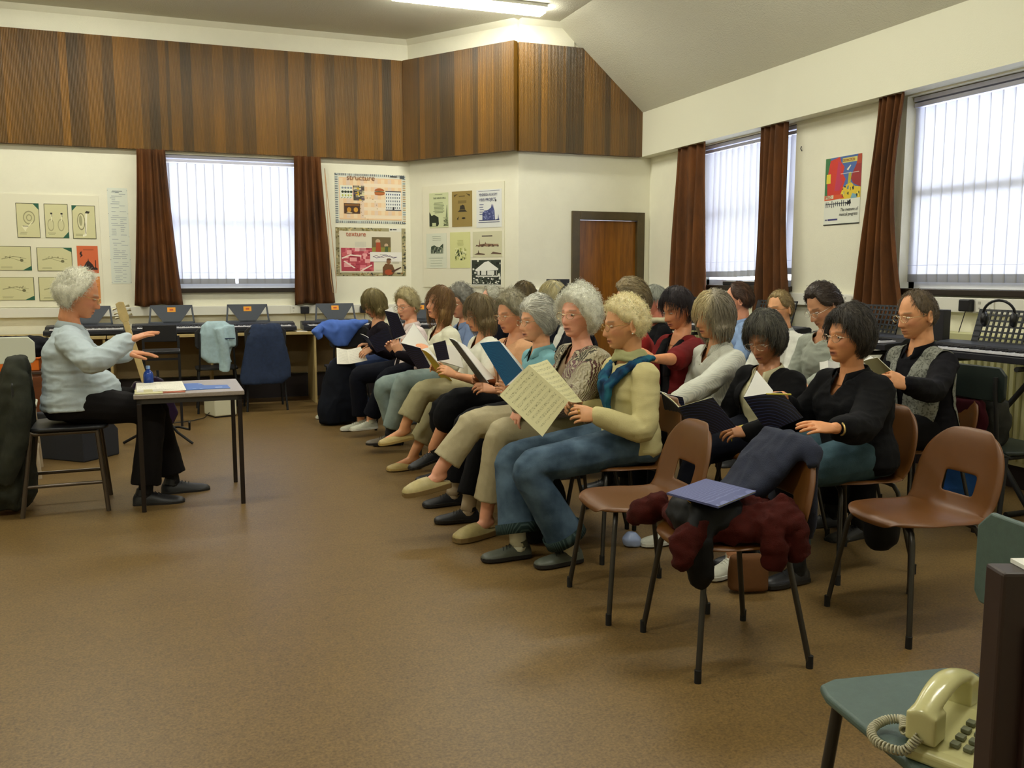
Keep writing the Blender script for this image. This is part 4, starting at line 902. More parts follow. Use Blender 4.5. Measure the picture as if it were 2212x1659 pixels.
for k in range(4):
    for i in range(11):
        y = .02+.245*k+.02*i
        if random.random() < .8: L_.append((.12+random.uniform(0, .1), y, .45+random.uniform(-.1, .15), y+.005, 'a3aab0')); 
        if random.random() < .6: L_.append((.58, y, .72+random.uniform(0, .2), y+.005, 'a3aab0'))
L_ += [(.25, .965, .75, .972, '6a727c'), (.4, .952, .6, .957, '6a727c')]
for k in range(5): L_ += [(.01, .012+.24*k, .03, .018+.24*k, '3c3c3c'), (.97, .012+.24*k, .99, .018+.24*k, '3c3c3c')]
poster('long narrow white typed list pinned left of the back window', TX, -.585, 1.26, -.395, 2.235, 'dfe4d6', L_, 'list', name='typed_list')
# 'structure' and 'texture'
B = []
random.seed(9)
for i in range(36):
    a = i/36; B += [(a, .0, a+.014, .045, random.choice(['5c6468', '8fa0a0', '3f4a50'])), (a, .955, a+.014, 1, random.choice(['5c6468', '8fa0a0', '3f4a50']))]
for i in range(22):
    a = i/22; B += [(0, a, .04, a+.022, random.choice(['6c7478', '8fa0a0'])), (.96, a, 1, a+.022, random.choice(['5c6468', '8fa0a0', 'c0a070']))]
B += [(.055, .07, .945, .92, 'ecc89c')]
for i in range(9): B.append((.06+i*.098, .10, .06+i*.098+.05, .90, 'e4cbb4' if i % 2 else 'efd6b0'))
for i in range(5): B.append((.40, .10+i*.16, .94, .17+i*.16, 'efdcc0'))
B += [(.07, .50, .24, .76, 'e9ead8'), *[circ(.105+.04*i, .71, .016, .02, '8a94a4') for i in range(4)], *[circ(.105+.04*i, .63, .019, .025, '22301e') for i in range(4)], *[circ(.105+.04*i, .56, .012, .018, 'b0b83c') for i in range(4)], *[('p', [(.08+.04*i, .505), (.11+.04*i, .53), (.115+.04*i, .525), (.085+.04*i, .50)], '3a4a2a') for i in range(4)]]
B += [(.255, .46, .41, .76, '4a4236'), *specks(.255, .46, .41, .76, 46, ['c9a72c', '2c2a30', '8a8272', 'd9cfa0', '5a4a5a'], .02, .06, 5)]
B += [(.12, .19, .345, .40, '46280e'), (.13, .35, .335, .385, '8a5a20'), circ(.19, .27, .03, .05, 'c98f2c'), circ(.285, .27, .03, .05, 'd29a34'), ('p', [(.17, .23), (.24, .21), (.22, .20), (.15, .21)], 'd8c090')]
B += [circ(.625, .665, .07, .055, 'a8561c', 20, 0, PI), circ(.625, .64, .075, .02, '5a2c10'), (.555, .60, .70, .64, 'b8682a'), circ(.625, .60, .07, .025, 'a8561c', 20, PI, 2*PI), (.57, .645, .69, .655, '4a5a1c')]
B += [(.71, .29, .935, .66, 'e6e8e4'), (.71, .65, .935, .67, '3a3c4a'), (.71, .27, .935, .29, '3a3c4a')]
for i in range(7):
    for j in range(5): B.append((.718+i*.031, .31+j*.068, .731+i*.031, .345+j*.068, '2f3d6a' if j > 3 else '5c6470'))
B += [(.81, .29, .835, .345, '1a1420'), *[circ(.42+.13*math.cos(a)*.9+.05, .30+.22*math.sin(a), .006, .008, '8a7440') for a in [i*.35 for i in range(14)]], (.78, .955, .88, .975, '20242c'), (.92, .93, .985, .99, '4a5258')]
ps = poster("printed poster with 'structure' in brown letters and a chequered border, upper of the two", TX, 1.735, 1.93, 2.535, 2.475, 'dfe0d2', B, 'poster')
M_BRN = mat('brown_print', '8a5a34', .6); M_REDP = mat('brick_print', 'b0502c', .6)
text('structure', .085, M_BRN, ps, (.13, -.0125, .475), name='lettering')
B = [(0, 0, 1, 1, 'a39a72')]
B += specks(0, 0, 1, .07, 40, ['6c643c', 'c8b888', '8a6a3a', '3c3a2c'], .015, .04, 2)+specks(0, .93, .65, 1, 36, ['7c743c', 'd0c088', '8a7a3a', '5c5a3c'], .015, .035, 3)+specks(0, 0, .05, 1, 40, ['6c643c', 'c8b888', '8a7a4a'], .015, .04, 4)+specks(.95, 0, 1, 1, 40, ['5c643c', 'c8b888', '3c3a2c'], .015, .03, 6)
B += [(.05, .07, .94, .93, 'ded7bf'), (.76, .93, .94, 1, 'e2e0d4'), (.775, .955, .80, .985, '14161c'), (.81, .962, .87, .98, '20242c')]
B += [(.07, .10, .53, .58, 'b23c4c'), *specks(.07, .10, .53, .58, 70, ['d8707c', '9a2438', 'e8a0a0', 'b44050', 'c85a60'], .02, .10, 8), ('p', [(.08, .35), (.2, .42), (.35, .40), (.36, .42), (.2, .45), (.08, .38)], 'efd8cc'), ('p', [(.1, .30), (.25, .16), (.27, .17), (.12, .32)], 'efd8cc'), ('p', [(.34, .12), (.5, .24), (.51, .22), (.36, .10)], 'efd8cc')]
for i in range(9):
    for j in range(9): B.append((.27+i*.018, .52+j*.022, .279+i*.018, .53+j*.022, 'f0efe6' if j < 4 else 'b8bab4'))
B += [(.51, .50, .78, .81, '6c5c38'), (.51, .50, .78, .60, '8c8434'), circ(.595, .72, .035, .05, 'c4a684'), ('p', [(.57, .70), (.63, .70), (.64, .50), (.56, .50)], 'a8441c'), circ(.715, .64, .028, .04, 'c4a684'), ('p', [(.70, .62), (.74, .62), (.74, .50), (.69, .50)], '4a5c30')]
B += [(.48, .30, .94, .50, 'eae6de'), *[('p', [(.52+.05*i, .40+.02*math.sin(i*1.7)), (.57+.05*i, .40+.02*math.sin((i+1)*1.7)), (.57+.05*i, .41+.02*math.sin((i+1)*1.7)), (.52+.05*i, .41+.02*math.sin(i*1.7))], '6a4a5a') for i in range(7)], *[('p', [(.52+.05*i, .40-.03*math.sin(i*1.3)), (.57+.05*i, .40-.03*math.sin((i+1)*1.3)), (.57+.05*i, .41-.03*math.sin((i+1)*1.3)), (.52+.05*i, .41-.03*math.sin(i*1.3))], '4a3a6a') for i in range(7)], (.62, .44, .72, .45, '8a8a80')]
B += [('p', [(.66, .02), (.66, .18), (.70, .26), (.80, .24), (.84, .10), (.80, .02)], '6a4420'), circ(.745, .08, .06, .06, 'a8481c'), circ(.745, .30, .032, .05, '8a6040'), ('p', [(.71, .33), (.79, .33), (.77, .37), (.73, .37)], '5a3c20'), ('p', [(.78, .10), (.92, .19), (.93, .17), (.80, .07)], '4a2c14'), (.8, .27, .9, .28, '8a8a80'), (.56, .12, .64, .125, '9a9a90')]
pt = poster("printed poster with 'texture' in brick letters and a leafy border, lower of the two", TX, 1.73, 1.34, 2.53, 1.88, 'c9c2a2', B, 'poster')
text('texture', .075, M_REDP, pt, (.115, -.0125, .445), name='lettering')
# concert bills on the angled wall
def bill(label, x0, z0, x1, z1, base, P, **k): return poster(label, TDD, x0, z0, x1, z1, base, P, 'concert bill', 'concert bills on the angled wall', 'concert_bill', **k)
DK = '23301e'
bl = bill('pale green concert bill with a tower and dark trees, first in the upper row', .30, 1.878, .575, 2.26, 'd5dcae', [*lines_(.2, .42, .8, .74, 8, '8a9470', 2), ('p', [(0, .04), (0, .46), (.05, .42), (.12, .34), (.25, .38), (.38, .33), (.48, .30), (.5, .1), (.44, .04)], DK), (.15, .05, .35, .14, 'c8d0a0'), ('p', [(.74, .04), (.86, .26), (.92, .64), (.94, .64), (.96, .26), (1.0, .04)], '7a8460'), *specks(.76, .05, .98, .3, 30, ['4a5238', 'b8c090'], .02, .05, 4), (.3, .95, .7, .965, '8a9470')])
text('THE KING HALL', .026, mat('dark_green_print', DK, .6), bl, (.058, -.0045, .315))
bill('olive brown concert bill with a drawn hat, middle of the upper row', .627, 1.878, .908, 2.262, '9a8448', [('p', [(.28, .42), (.76, .42), (.66, .47), (.62, .60), (.58, .60), (.54, .62), (.48, .60), (.42, .60), (.38, .47)], '2f2818'), (.38, .47, .64, .49, '6a5a30'), ('p', [(.25, .23), (.34, .30), (.30, .18)], '1f1a12'), circ(.58, .24, .09, .025, '1f1a12'), (.3, .66, .72, .74, '7f6c38'), ('p', [(.1, .90), (.3, .93), (.12, .84)], '5a4a26'), ('p', [(.9, .90), (.7, .93), (.88, .84)], '5a4a26'), (.35, .85, .65, .87, '5a4a26')])
NV = '2c3566'
bl = bill('white concert bill with a blue church and bold heading, last in the upper row', .967, 1.86, 1.305, 2.262, 'e4e6e2', [(.08, .955, .92, .965, NV), (.08, .13, .92, .145, NV), (.1, .18, .9, .20, NV), ('p', [(.24, .20), (.24, .38), (.34, .44), (.46, .46), (.58, .52), (.60, .62), (.62, .53), (.66, .62), (.68, .52), (.72, .44), (.74, .20)], '4a5284'), *specks(.26, .21, .72, .45, 50, ['6a72a4', '333c70', '8a92bc'], .02, .05, 3), ('p', [(.78, .20), (.85, .22), (.87, .34), (.89, .22), (.94, .20)], '4a5284'), circ(.77, .70, .03, .03, '4a4a4a'), *lines_(.12, .34, .3, .66, 5, '4a5284', 3, .25), (.12, .74, .6, .745, NV)])
M_NV = mat('navy_print', NV, .6)
text('PENDREIGH ACADEMY', .038, M_NV, bl, (.04, -.0055, .335), sx=.62); text('V.B.S. PROJECT', .045, M_NV, bl, (.04, -.0055, .280), sx=.75)
bill('white concert bill with a small dark landscape, first in the lower row', .25, 1.428, .545, 1.815, 'e0e4d0', [('p', [(.22, .42), (.84, .42), (.84, .70), (.74, .66), (.66, .60), (.5, .62), (.40, .66), (.24, .62)], '3a4a38'), (.22, .42, .84, .54, '6e7a68'), *specks(.24, .43, .82, .6, 30, ['1c2418', '8a947e', 'd8dcc8'], .02, .07, 5), *lines_(.3, .80, .75, .95, 3, '9aa48e', 4, .2), *lines_(.12, .06, .88, .36, 4, 'aab49e', 5, .15)])
bill('yellow-green concert bill with a drawn village, middle of the lower row', .595, 1.427, .88, 1.82, 'dcdd9c', [*specks(.26, .22, .8, .56, 60, ['2c3c1c', 'b4b868', '4a5a2c', 'dcdda0', 'e8e8b8'], .03, .09, 7), *lines_(.35, .62, .7, .80, 5, 'b0b274', 6, .25)])
bill('concert bill with a brown drawing of ships, last in the lower row', .914, 1.545, 1.306, 1.818, 'd6d3b0', [('p', [(.08, .42), (.22, .48), (.24, .72), (.26, .50), (.42, .52), (.44, .60), (.47, .52), (.75, .50), (.88, .46), (.9, .42)], '7a5c44'), *specks(.1, .40, .9, .50, 30, ['5a4232', '9a7c60'], .03, .08, 2), ('p', [(.05, .10), (.18, .16), (.2, .28), (.23, .16), (.42, .12), (.42, .09)], '5a4232'), ('p', [(.62, .12), (.7, .20), (.9, .16), (.98, .14), (.98, .10)], '6a5040'), (.32, .80, .68, .84, '4a3a34')])
bill('black and white bill with a drawn bandstand, lowest on the angled wall', .90, 1.235, 1.293, 1.513, 'e8e8dc', [(0, .04, 1, 1, '30382c'), *specks(0, .04, 1, 1, 60, ['181c14', '5a6254', 'e0e2d6', '2a3226'], .03, .10, 3), ('p', [(.12, .62), (.45, .92), (.58, .95), (.92, .66), (.9, .60), (.14, .56)], 'f2f2e8'), (.2, .42, .86, .58, 'e9e9df'), (.28, .40, .33, .58, '20261c'), (.5, .40, .54, .58, '20261c'), (.78, .42, .84, .58, '20261c'), (.14, .34, .9, .40, 'dcdcd0'), *specks(.05, .06, .95, .34, 60, ['12160e', '6a7264', 'f0f0e6'], .02, .07, 9), (0, 0, 1, .05, 'e8e8dc')])
# colourful poster on the right wall
B = [(0, .40, 1, 1, '4a6aa8'), (0, .36, .14, 1, '3f7a48'), ('p', [(.08, .44), (.06, .70), (.14, .96), (.40, 1), (.44, .92), (.54, .84), (.5, .74), (.58, .66), (.52, .56), (.56, .46), (.48, .40)], 'd23a2a'), ('p', [(.28, .5), (.36, .94), (.44, .9), (.42, .7), (.50, .62), (.42, .5)], 'c4385a'), ('p', [(.80, .58), (.72, .66), (.78, .76), (.86, .86), (1, .92), (1, .52)], '9c2e30'), ('p', [(.86, .86), (.9, 1), (1, 1), (1, .86)], 'b0482c'),
     ('p', [(.44, .42), (.52, .54), (.62, .58), (.74, .60), (.84, .54), (1, .52), (1, .36), (.46, .36)], 'e2c437'), ('p', [(0, .36), (0, .44), (.5, .44), (.56, .38)], 'd8582a'), ('p', [(.64, .58), (.72, .60), (.74, .74), (.70, .76), (.66, .74)], 'b8ae3a'), (.04, .62, .16, .76, 'e4d040'),
     ('p', [(.60, .80), (.70, .86), (.72, .85), (.64, .78)], 'e8e2c0'), (.44, .74, .94, .748, 'd8d8d0'), *specks(.5, .38, .98, .56, 26, ['3c4434', 'e8e070', '5a8a9a', '1c2424'], .01, .05, 5), ('p', [(.72, .34), (.78, .44), (.88, .42), (.92, .34)], '7aa8b8'),
     (.48, .90, .88, .97, 'd8cf70'), (.03, .385, .26, .44, 'e6e2c0'), (.0, 0, 1, .365, 'e6e8da')]
random.seed(3)
for i in range(13): B += [(.05+.055*i, .25+random.uniform(0, .02), .05+.055*i+.018, .34+random.uniform(-.02, .02), '28303c'), (.04+.055*i, .30, .04+.055*i+.05, .315, '28303c')]
B += [('p', [(.62, .30), (.74, .36), (.76, .29), (.66, .28)], '14161c'), (.04, .06, .10, .08, '6a6a80'), (.12, .058, .40, .083, '3c3a78'), (.0, -.012, 1, .004, '22261e')]
pp = poster('bright red, blue and yellow music poster on the right wall between the two windows', TR, -6.06, 1.755, -5.65, 2.28, 'e6e8da', B, 'poster')
M_PK = mat('dark_print', '22262a', .6)
text('PASS', .040, M_REDP, pp, (.016, -.0075, .205), sx=.85); text('DISTINCTION', .030, M_REDP, pp, (.202, -.0075, .481), sx=.72)
text('The measure of', .036, M_PK, pp, (.39, -.0075, .098), align='RIGHT', shear=.2, sx=.85); text('musical progress', .036, M_PK, pp, (.39, -.0075, .062), align='RIGHT', shear=.2, sx=.85)
# pinned sheet just left of the right-wall curtain: pencil marks and hooks
tag(MB().tube([(4.985, 6.36, 2.42), (4.975, 6.355, 2.40), (4.985, 6.35, 2.38)], .004, 6).build('wall_hook', M_BLACK, smooth=60), 'tiny dark hook on the wall beside the window with swung slats', 'hook')

# ================================================================ people
def ss(x, a=0., b=1.): t = np.clip((np.asarray(x, float)-a)/(b-a), 0, 1); return t*t*(3-2*t)
def ga(x): return np.exp(-np.asarray(x)**2)
def etube(mb, pts, ra, rb, side, n=18):
    """closed body along pts; ra half-width along side, rb half-depth"""
    pts = [V(p) for p in pts]; k = len(pts); vs = []
    for i, p in enumerate(pts):
        t = (pts[min(i+1, k-1)]-pts[max(i-1, 0)]).normalized(); s = V(side); s = (s-t*s.dot(t)).normalized(); f = s.cross(t)
        for j in range(n):
            a = 2*PI*j/n; vs.append(p+s*(math.cos(a)*ra[i])+f*(math.sin(a)*rb[i]))
    f = [(i*n+j, i*n+(j+1) % n, (i+1)*n+(j+1) % n, (i+1)*n+j) for i in range(k-1) for j in range(n)]
    f += [tuple(range(n-1, -1, -1)), tuple((k-1)*n+j for j in range(n))]
    return mb.add(vs, f)
def limb(mb, pts, rs, n=14, step=.03):
    """smooth limb through joints with rounded ends"""
    P = []; R = []
    for i in range(len(pts)-1):
        a, b = V(pts[i]), V(pts[i+1]); m = max(2, int((b-a).length/step))
        for j in range(m): P.append(a.lerp(b, j/m)); R.append(rs[i]+(rs[i+1]-rs[i])*j/m)
    P.append(V(pts[-1])); R.append(rs[-1])
    for _ in range(2):      # soften the bends
        P = [P[0]]+[(P[i-1]+P[i]*2+P[i+1])/4 for i in range(1, len(P)-1)]+[P[-1]]
    mb.tube(P, R, n); mb.ball(P[0], R[0]*.98, 12, 8); mb.ball(P[-1], R[-1]*.98, 12, 8); return mb
def ik(a, b, l1, l2, pole):
    a, b, pole = V(a), V(b), V(pole); d = b-a; L = d.length
    if L > (l1+l2)*.995: k = L/((l1+l2)*.995); l1 *= k; l2 *= k
    x = (l1*l1-l2*l2+L*L)/(2*L); h = math.sqrt(max(0, l1*l1-x*x)); u = d.normalized(); p = (pole-u*pole.dot(u)).normalized()
    return a+u*x+p*h
def face_x(P, fem=1, nose=1.):
    """how far features push the face forward at head-local points"""
    y, z = np.abs(P[:, 1]), P[:, 2]; fr = ss(P[:, 0], .02, .055)
    nz = np.where(z > -.042, .007+.020*ss(-z, -.012, .042), .027*(1-ss(-z, .042, .056)))*np.where(z > .012, 1-ss(z, .012, .03), 1)
    d = nose*nz*ga(y/(.0085+.006*ss(-z, .0, .04)))
    d += -.0085*ga((y-.032)/.017)*ga((z-.001)/.012)+.0045*ga((z-.022)/.008)*(1-ss(y, .04, .06))
    d += .006*ga((y-.040)/.018)*ga((z+.032)/.02)+.0065*ga(y/.021)*(ga((z+.066)/.0055)+ga((z+.078)/.0065))-.005*ga(y/.022)*ga((z+.072)/.0035)
    d += -.004*ga(y/.02)*ga((z+.089)/.006)+.012*ga(y/.020)*ga((z+.104)/.014)+.004*ga(y/.035)*ga((z+.085)/.03)
    return d*fr
def head_pts(D, w=1.):
    """unit directions -> smooth skull surface, eyes at z=0, +x forward"""
    P = D*np.stack([np.where(D[:, 0] > 0, .090, .104), np.full(len(D), .076*w), np.where(D[:, 2] > 0, .121, .118)], 1)
    z = P[:, 2]; t = ss(-z, .0, .118)
    P[:, 1] *= 1-.26*t; P[:, 1] *= 1-.06*ss(P[:, 0], .03, .09)
    zz = np.clip(np.abs(z)/.119, 0, .995); k = (1-zz**3.6)**(1/3.6)/np.sqrt(1-zz**2)
    P[:, 0] = np.where((D[:, 0] > 0) & (z < 0), P[:, 0]*np.minimum(k, 2.2), P[:, 0])
    P[:, 0] = np.where(D[:, 0] <= 0, P[:, 0]*(1-.62*t), P[:, 0])
    return P
def sphere_dirs(nu, nv):
    a = np.arange(nu)*2*PI/nu; e = -PI/2+PI*(np.arange(nv)+.5)/nv; A, E_ = np.meshgrid(a, e)
    return np.stack([np.cos(E_)*np.cos(A), np.cos(E_)*np.sin(A), np.sin(E_)], 2).reshape(-1, 3), A.ravel(), E_.ravel()
def grid_faces(nu, nv, off=0):
    f = [(off+j*nu+i, off+j*nu+(i+1) % nu, off+(j+1)*nu+(i+1) % nu, off+(j+1)*nu+i) for j in range(nv-1) for i in range(nu)]
    return f+[tuple(off+i for i in range(nu-1, -1, -1)), tuple(off+(nv-1)*nu+i for i in range(nu))]
def xf(T, P): M_ = np.array(T); return P @ M_[:3, :3].T+M_[:3, 3]
def set_col(me, C, dom='POINT'):
    at = me.color_attributes.new('Col', 'FLOAT_COLOR', dom); at.data.foreach_set('color', np.concatenate([C, np.ones((len(C), 1))], 1).ravel())
def hand_mesh(mb, T, side, curl=(.35, .5, .35), spread=1., thumb=(.65, .25), s=1., fc=None):
    """T maps hand space (wrist at 0, +x to the fingers, +z back of the hand); side +1 when the thumb lies to +y"""
    q = lambda p: T @ (V(p)*s)
    def tb(pts, rs, n=10): mb.tube([q(p) for p in pts], [r*s for r in rs], n); mb.ball(q(pts[-1]), rs[-1]*s*.98, 10, 6)
    k = side; up = T.to_3x3() @ V((0, 0, 1)); sd = T.to_3x3() @ V((0, 1, 0))
    etube(mb, [q((-.022, 0, 0)), q((0, 0, 0)), q((.02, 0, 0)), q((.05, k*.002, 0)), q((.08, k*.001, .001)), q((.092, 0, .001))], [v*s for v in (.021, .025, .031, .040, .041, .034)], [v*s for v in (.016, .018, .018, .016, .013, .010)], sd)
    fc = fc or [curl]*4
    for i, (y, L, r, x0) in enumerate(((.031, .068, .0088, .084), (.0105, .076, .009, .089), (-.0105, .071, .0086, .086), (-.030, .056, .0076, .078))):
        c = fc[i]; p = V((x0, k*y, .001)); an = 0; yaw = k*y*2.2*spread; pts = [p-V((.012, 0, 0)), p]
        for ph, (fr, b) in enumerate(zip((.46, .30, .24), c)):
            an += b; d = V((math.cos(an)*math.cos(yaw), math.sin(yaw), -math.sin(an))); p = p+d*L*fr; pts.append(p)
        tb(pts, [r, r*1.03, r*.98, r*.88, r*.72])
    o_, dn = thumb; b0 = V((.022, k*.024, -.006)); d1 = V((math.cos(o_), k*math.sin(o_), -dn)).normalized(); p1 = b0+d1*.042; d2 = V((math.cos(o_*.55), k*math.sin(o_*.55), -dn*1.3)).normalized(); p2 = p1+d2*.030; p3 = p2+d2*.024
    tb([b0-d1*.012, b0, p1, p2, p3], [.014, .0145, .0108, .0100, .0080])
SKIN = paint('skin', .48); HAIRM = paint('hair_fibre', .5)
def lite(c, k): return tuple(min(1, x*k) for x in c)
HAIRLINES = {  # (degrees round from the face, elevation where the hair begins)
 'short': [(0, 36), (30, 33), (50, 20), (64, 4), (80, -6), (94, -14), (112, -34), (180, -40)],
 'fringe': [(0, 25), (32, 23), (50, 12), (62, -4), (78, -18), (92, -26), (112, -40), (180, -44)],
 'puffy': [(0, 30), (30, 27), (48, 14), (60, -2), (76, -14), (92, -26), (112, -42), (180, -48)],
 'earsout': [(0, 34), (30, 31), (50, 24), (64, 10), (78, 2), (94, 2), (106, -26), (180, -42)],
 'bob': [(0, 20), (28, 17), (44, 8), (54, -12), (66, -38), (80, -50), (110, -52), (180, -54)],
 'bobopen': [(0, 34), (28, 30), (44, 16), (56, -8), (68, -38), (82, -50), (110, -52), (180, -54)],
 'men': [(0, 42), (24, 38), (40, 42), (54, 20), (66, 4), (80, 0), (96, -2), (110, -28), (180, -36)],
 'receding': [(0, 60), (24, 58), (40, 46), (54, 26), (66, 8), (80, 0), (96, -4), (110, -28), (180, -36)],
 'fluffyback': [(0, 66), (26, 62), (44, 50), (60, 30), (74, 8), (86, -6), (98, -18), (114, -40), (180, -50)]}
def make_hair(p, T, parent, rnd):
    """p: style, colour(s), t thickness, top, curl, amp, n strands, ln strand length, hang"""
    sty = p['style']; tab = np.array(HAIRLINES[sty], float); t0 = p.get('t', .018); topx = p.get('top', 0); curl = p.get('curl', 0); hang = p.get('hang', 0)
    nu, nv = 84, 60; D, A, E_ = sphere_dirs(nu, nv); P = head_pts(D, 1.0); az = np.degrees(np.abs((A+PI) % (2*PI)-PI)); el = np.degrees(E_)
    elb = np.interp(az, tab[:, 0], tab[:, 1]); part = p.get('part', 0)
    mask = ss(el-elb, -3, 11); R = np.linalg.norm(P, axis=1)
    t = t0*(.55+.45*mask)+topx*ss(el, 20, 80)+p.get('back', 0)*ss(az, 90, 170)*ss(el, -40, 10)+p.get('side', 0)*ga((az-90)/40)*ga(el/45)
    Dn = P/R[:, None]; Q = P+Dn*(t*mask-.013*(1-mask))[:, None]
    if hang:
        H = np.hypot(Q[:, 0], Q[:, 1]); ref = ss(-el, -5, 25)*mask*ss(az, 45, 75); tgt = .096+t0*.6
        k = np.where(H > 1e-4, (H*(1-ref)+np.maximum(H, tgt*(1-.10*ss(-el, 20, 60)))*ref)/np.maximum(H, 1e-4), 1)
        Q[:, 0] *= k; Q[:, 1] *= k; Q[:, 2] = np.where((el < -8) & (mask > .5), Q[:, 2]*(1+(hang-1)*ss(-el, 8, 50)), Q[:, 2])
    if curl:
        nn = (fbm(Q*p.get('cf', 62), 3)-.5)*curl*2; Q += Dn*(nn*mask)[:, None]
    else:
        nn = (vnoise(np.stack([A*16, A*0, el*.03], 1), 5)-.5)*.006; Q += Dn*(nn*mask)[:, None]
    n = p.get('n', 900); idx = np.nonzero(mask > .55)[0]; gq = Q.reshape(nv, nu, 3); wgt = (np.linalg.norm(np.gradient(gq, axis=0), axis=2)*np.linalg.norm(np.gradient(gq, axis=1), axis=2)).ravel()[idx]; wgt /= wgt.sum(); pick = rnd.choice(idx, n, p=wgt)
    base = Q[pick]+rnd.normal(0, .003, (n, 3)); nr = Dn[pick].copy()
    if hang: nr[:, 2] = np.where(el[pick] < -5, nr[:, 2]*.1, nr[:, 2]); nr /= np.linalg.norm(nr, axis=1)[:, None]
    C0 = np.array([-.045 if not part else .01, part*.035, .118]) if not p.get('sweep') else np.array([.105, .03, .075])
    tg = base-C0; tg -= nr*(tg*nr).sum(1)[:, None]; tg /= np.linalg.norm(tg, axis=1)[:, None]+1e-6
    jt = np.stack([fbm(base*38, 31+i)-.5 for i in range(3)], 1)*(1.6 if not curl else 0)*p.get('wave', 1); tg = tg+jt-nr*(jt*nr).sum(1)[:, None]; tg /= np.linalg.norm(tg, axis=1)[:, None]+1e-6
    ln = p.get('ln', .035)*rnd.uniform(.6, 1.3, n); K = 6; ks = np.arange(K)/(K-1)
    if curl:
        rc = p.get('rc', .006); rv = rnd.normal(0, 1, (n, 3)); rv /= np.linalg.norm(rv, axis=1)[:, None]; tg = tg*.5+rv*.7; ax2 = np.cross(tg, nr)
        ph = rnd.uniform(0, 6.28, n)[:, None]; an = ph+ks[None]*5.0
        S = base[:, None]+tg[:, None]*(ln[:, None]*.6*ks[None])[..., None]+nr[:, None]*(.002+rc*np.sin(an)+.004*ks[None])[..., None]+ax2[:, None]*(rc*np.cos(an))[..., None]
    else:
        dn = np.array([0, 0, -1.]); g = p.get('grav', .3)
        S = base[:, None]+tg[:, None]*(ln[:, None]*ks[None])[..., None]+nr[:, None]*(.0015+p.get('lift', .004)*np.sin(ks[None]*2.6))[..., None]+dn*(ln[:, None]*ks[None]**2*g)[..., None]
        S -= nr[:, None]*((ln[:, None]*ks[None])**2/.20)[..., None]; S += rnd.normal(0, .0010, S.shape)
    rad = p.get('sr', .0012)*(1-.65*ks); up = np.cross(tg, nr)
    ring = []
    for a in (0, 2.094, 4.189): ring.append(S+(up[:, None]*math.cos(a)+nr[:, None]*math.sin(a))*rad[None, :, None])
    SV = np.stack(ring, 2)       # n,K,3,3
    o0 = len(Q); b = (np.arange(n)*K*3)[:, None, None]+o0; k_ = (np.arange(K-1)*3)[None, :, None]; j = np.arange(3)[None, None]
    F = np.stack([b+k_+j, b+k_+(j+1) % 3, b+k_+3+(j+1) % 3, b+k_+3+j], -1).reshape(-1, 4)
    allv = xf(T, np.concatenate([Q, SV.reshape(-1, 3)])); me = bpy.data.meshes.new('hair')
    me.from_pydata(allv.tolist(), [], grid_faces(nu, nv)+F.tolist())
    c1 = np.array(lin(p['c'])); c2 = np.array(lin(p.get('c2', p['c'])))
    mixv = np.clip((fbm(np.stack([np.cos(A)*3, np.sin(A)*3, el*.02], 1)*2, 9)-.3)*2.2, 0, 1)[:, None]
    if 'cf2' in p: mixv = ss(az, 20, 80)[:, None]*.8
    sh = (.75+.5*vnoise(np.stack([A*22, A*0, el*.05], 1), 8))[:, None] if not curl else (.75+.5*fbm(Q*90, 4))[:, None]
    CC = (c1*(1-mixv)+c2*mixv)*sh
    cs = (c1*(1-mixv[pick])+c2*mixv[pick])*rnd.uniform(.7, 1.3, (n, 1)); CS = np.repeat(cs, K*3, 0)
    set_col(me, np.clip(np.concatenate([CC, CS]), 0, 1))
    return link(me, 'hair', HAIRM, parent)
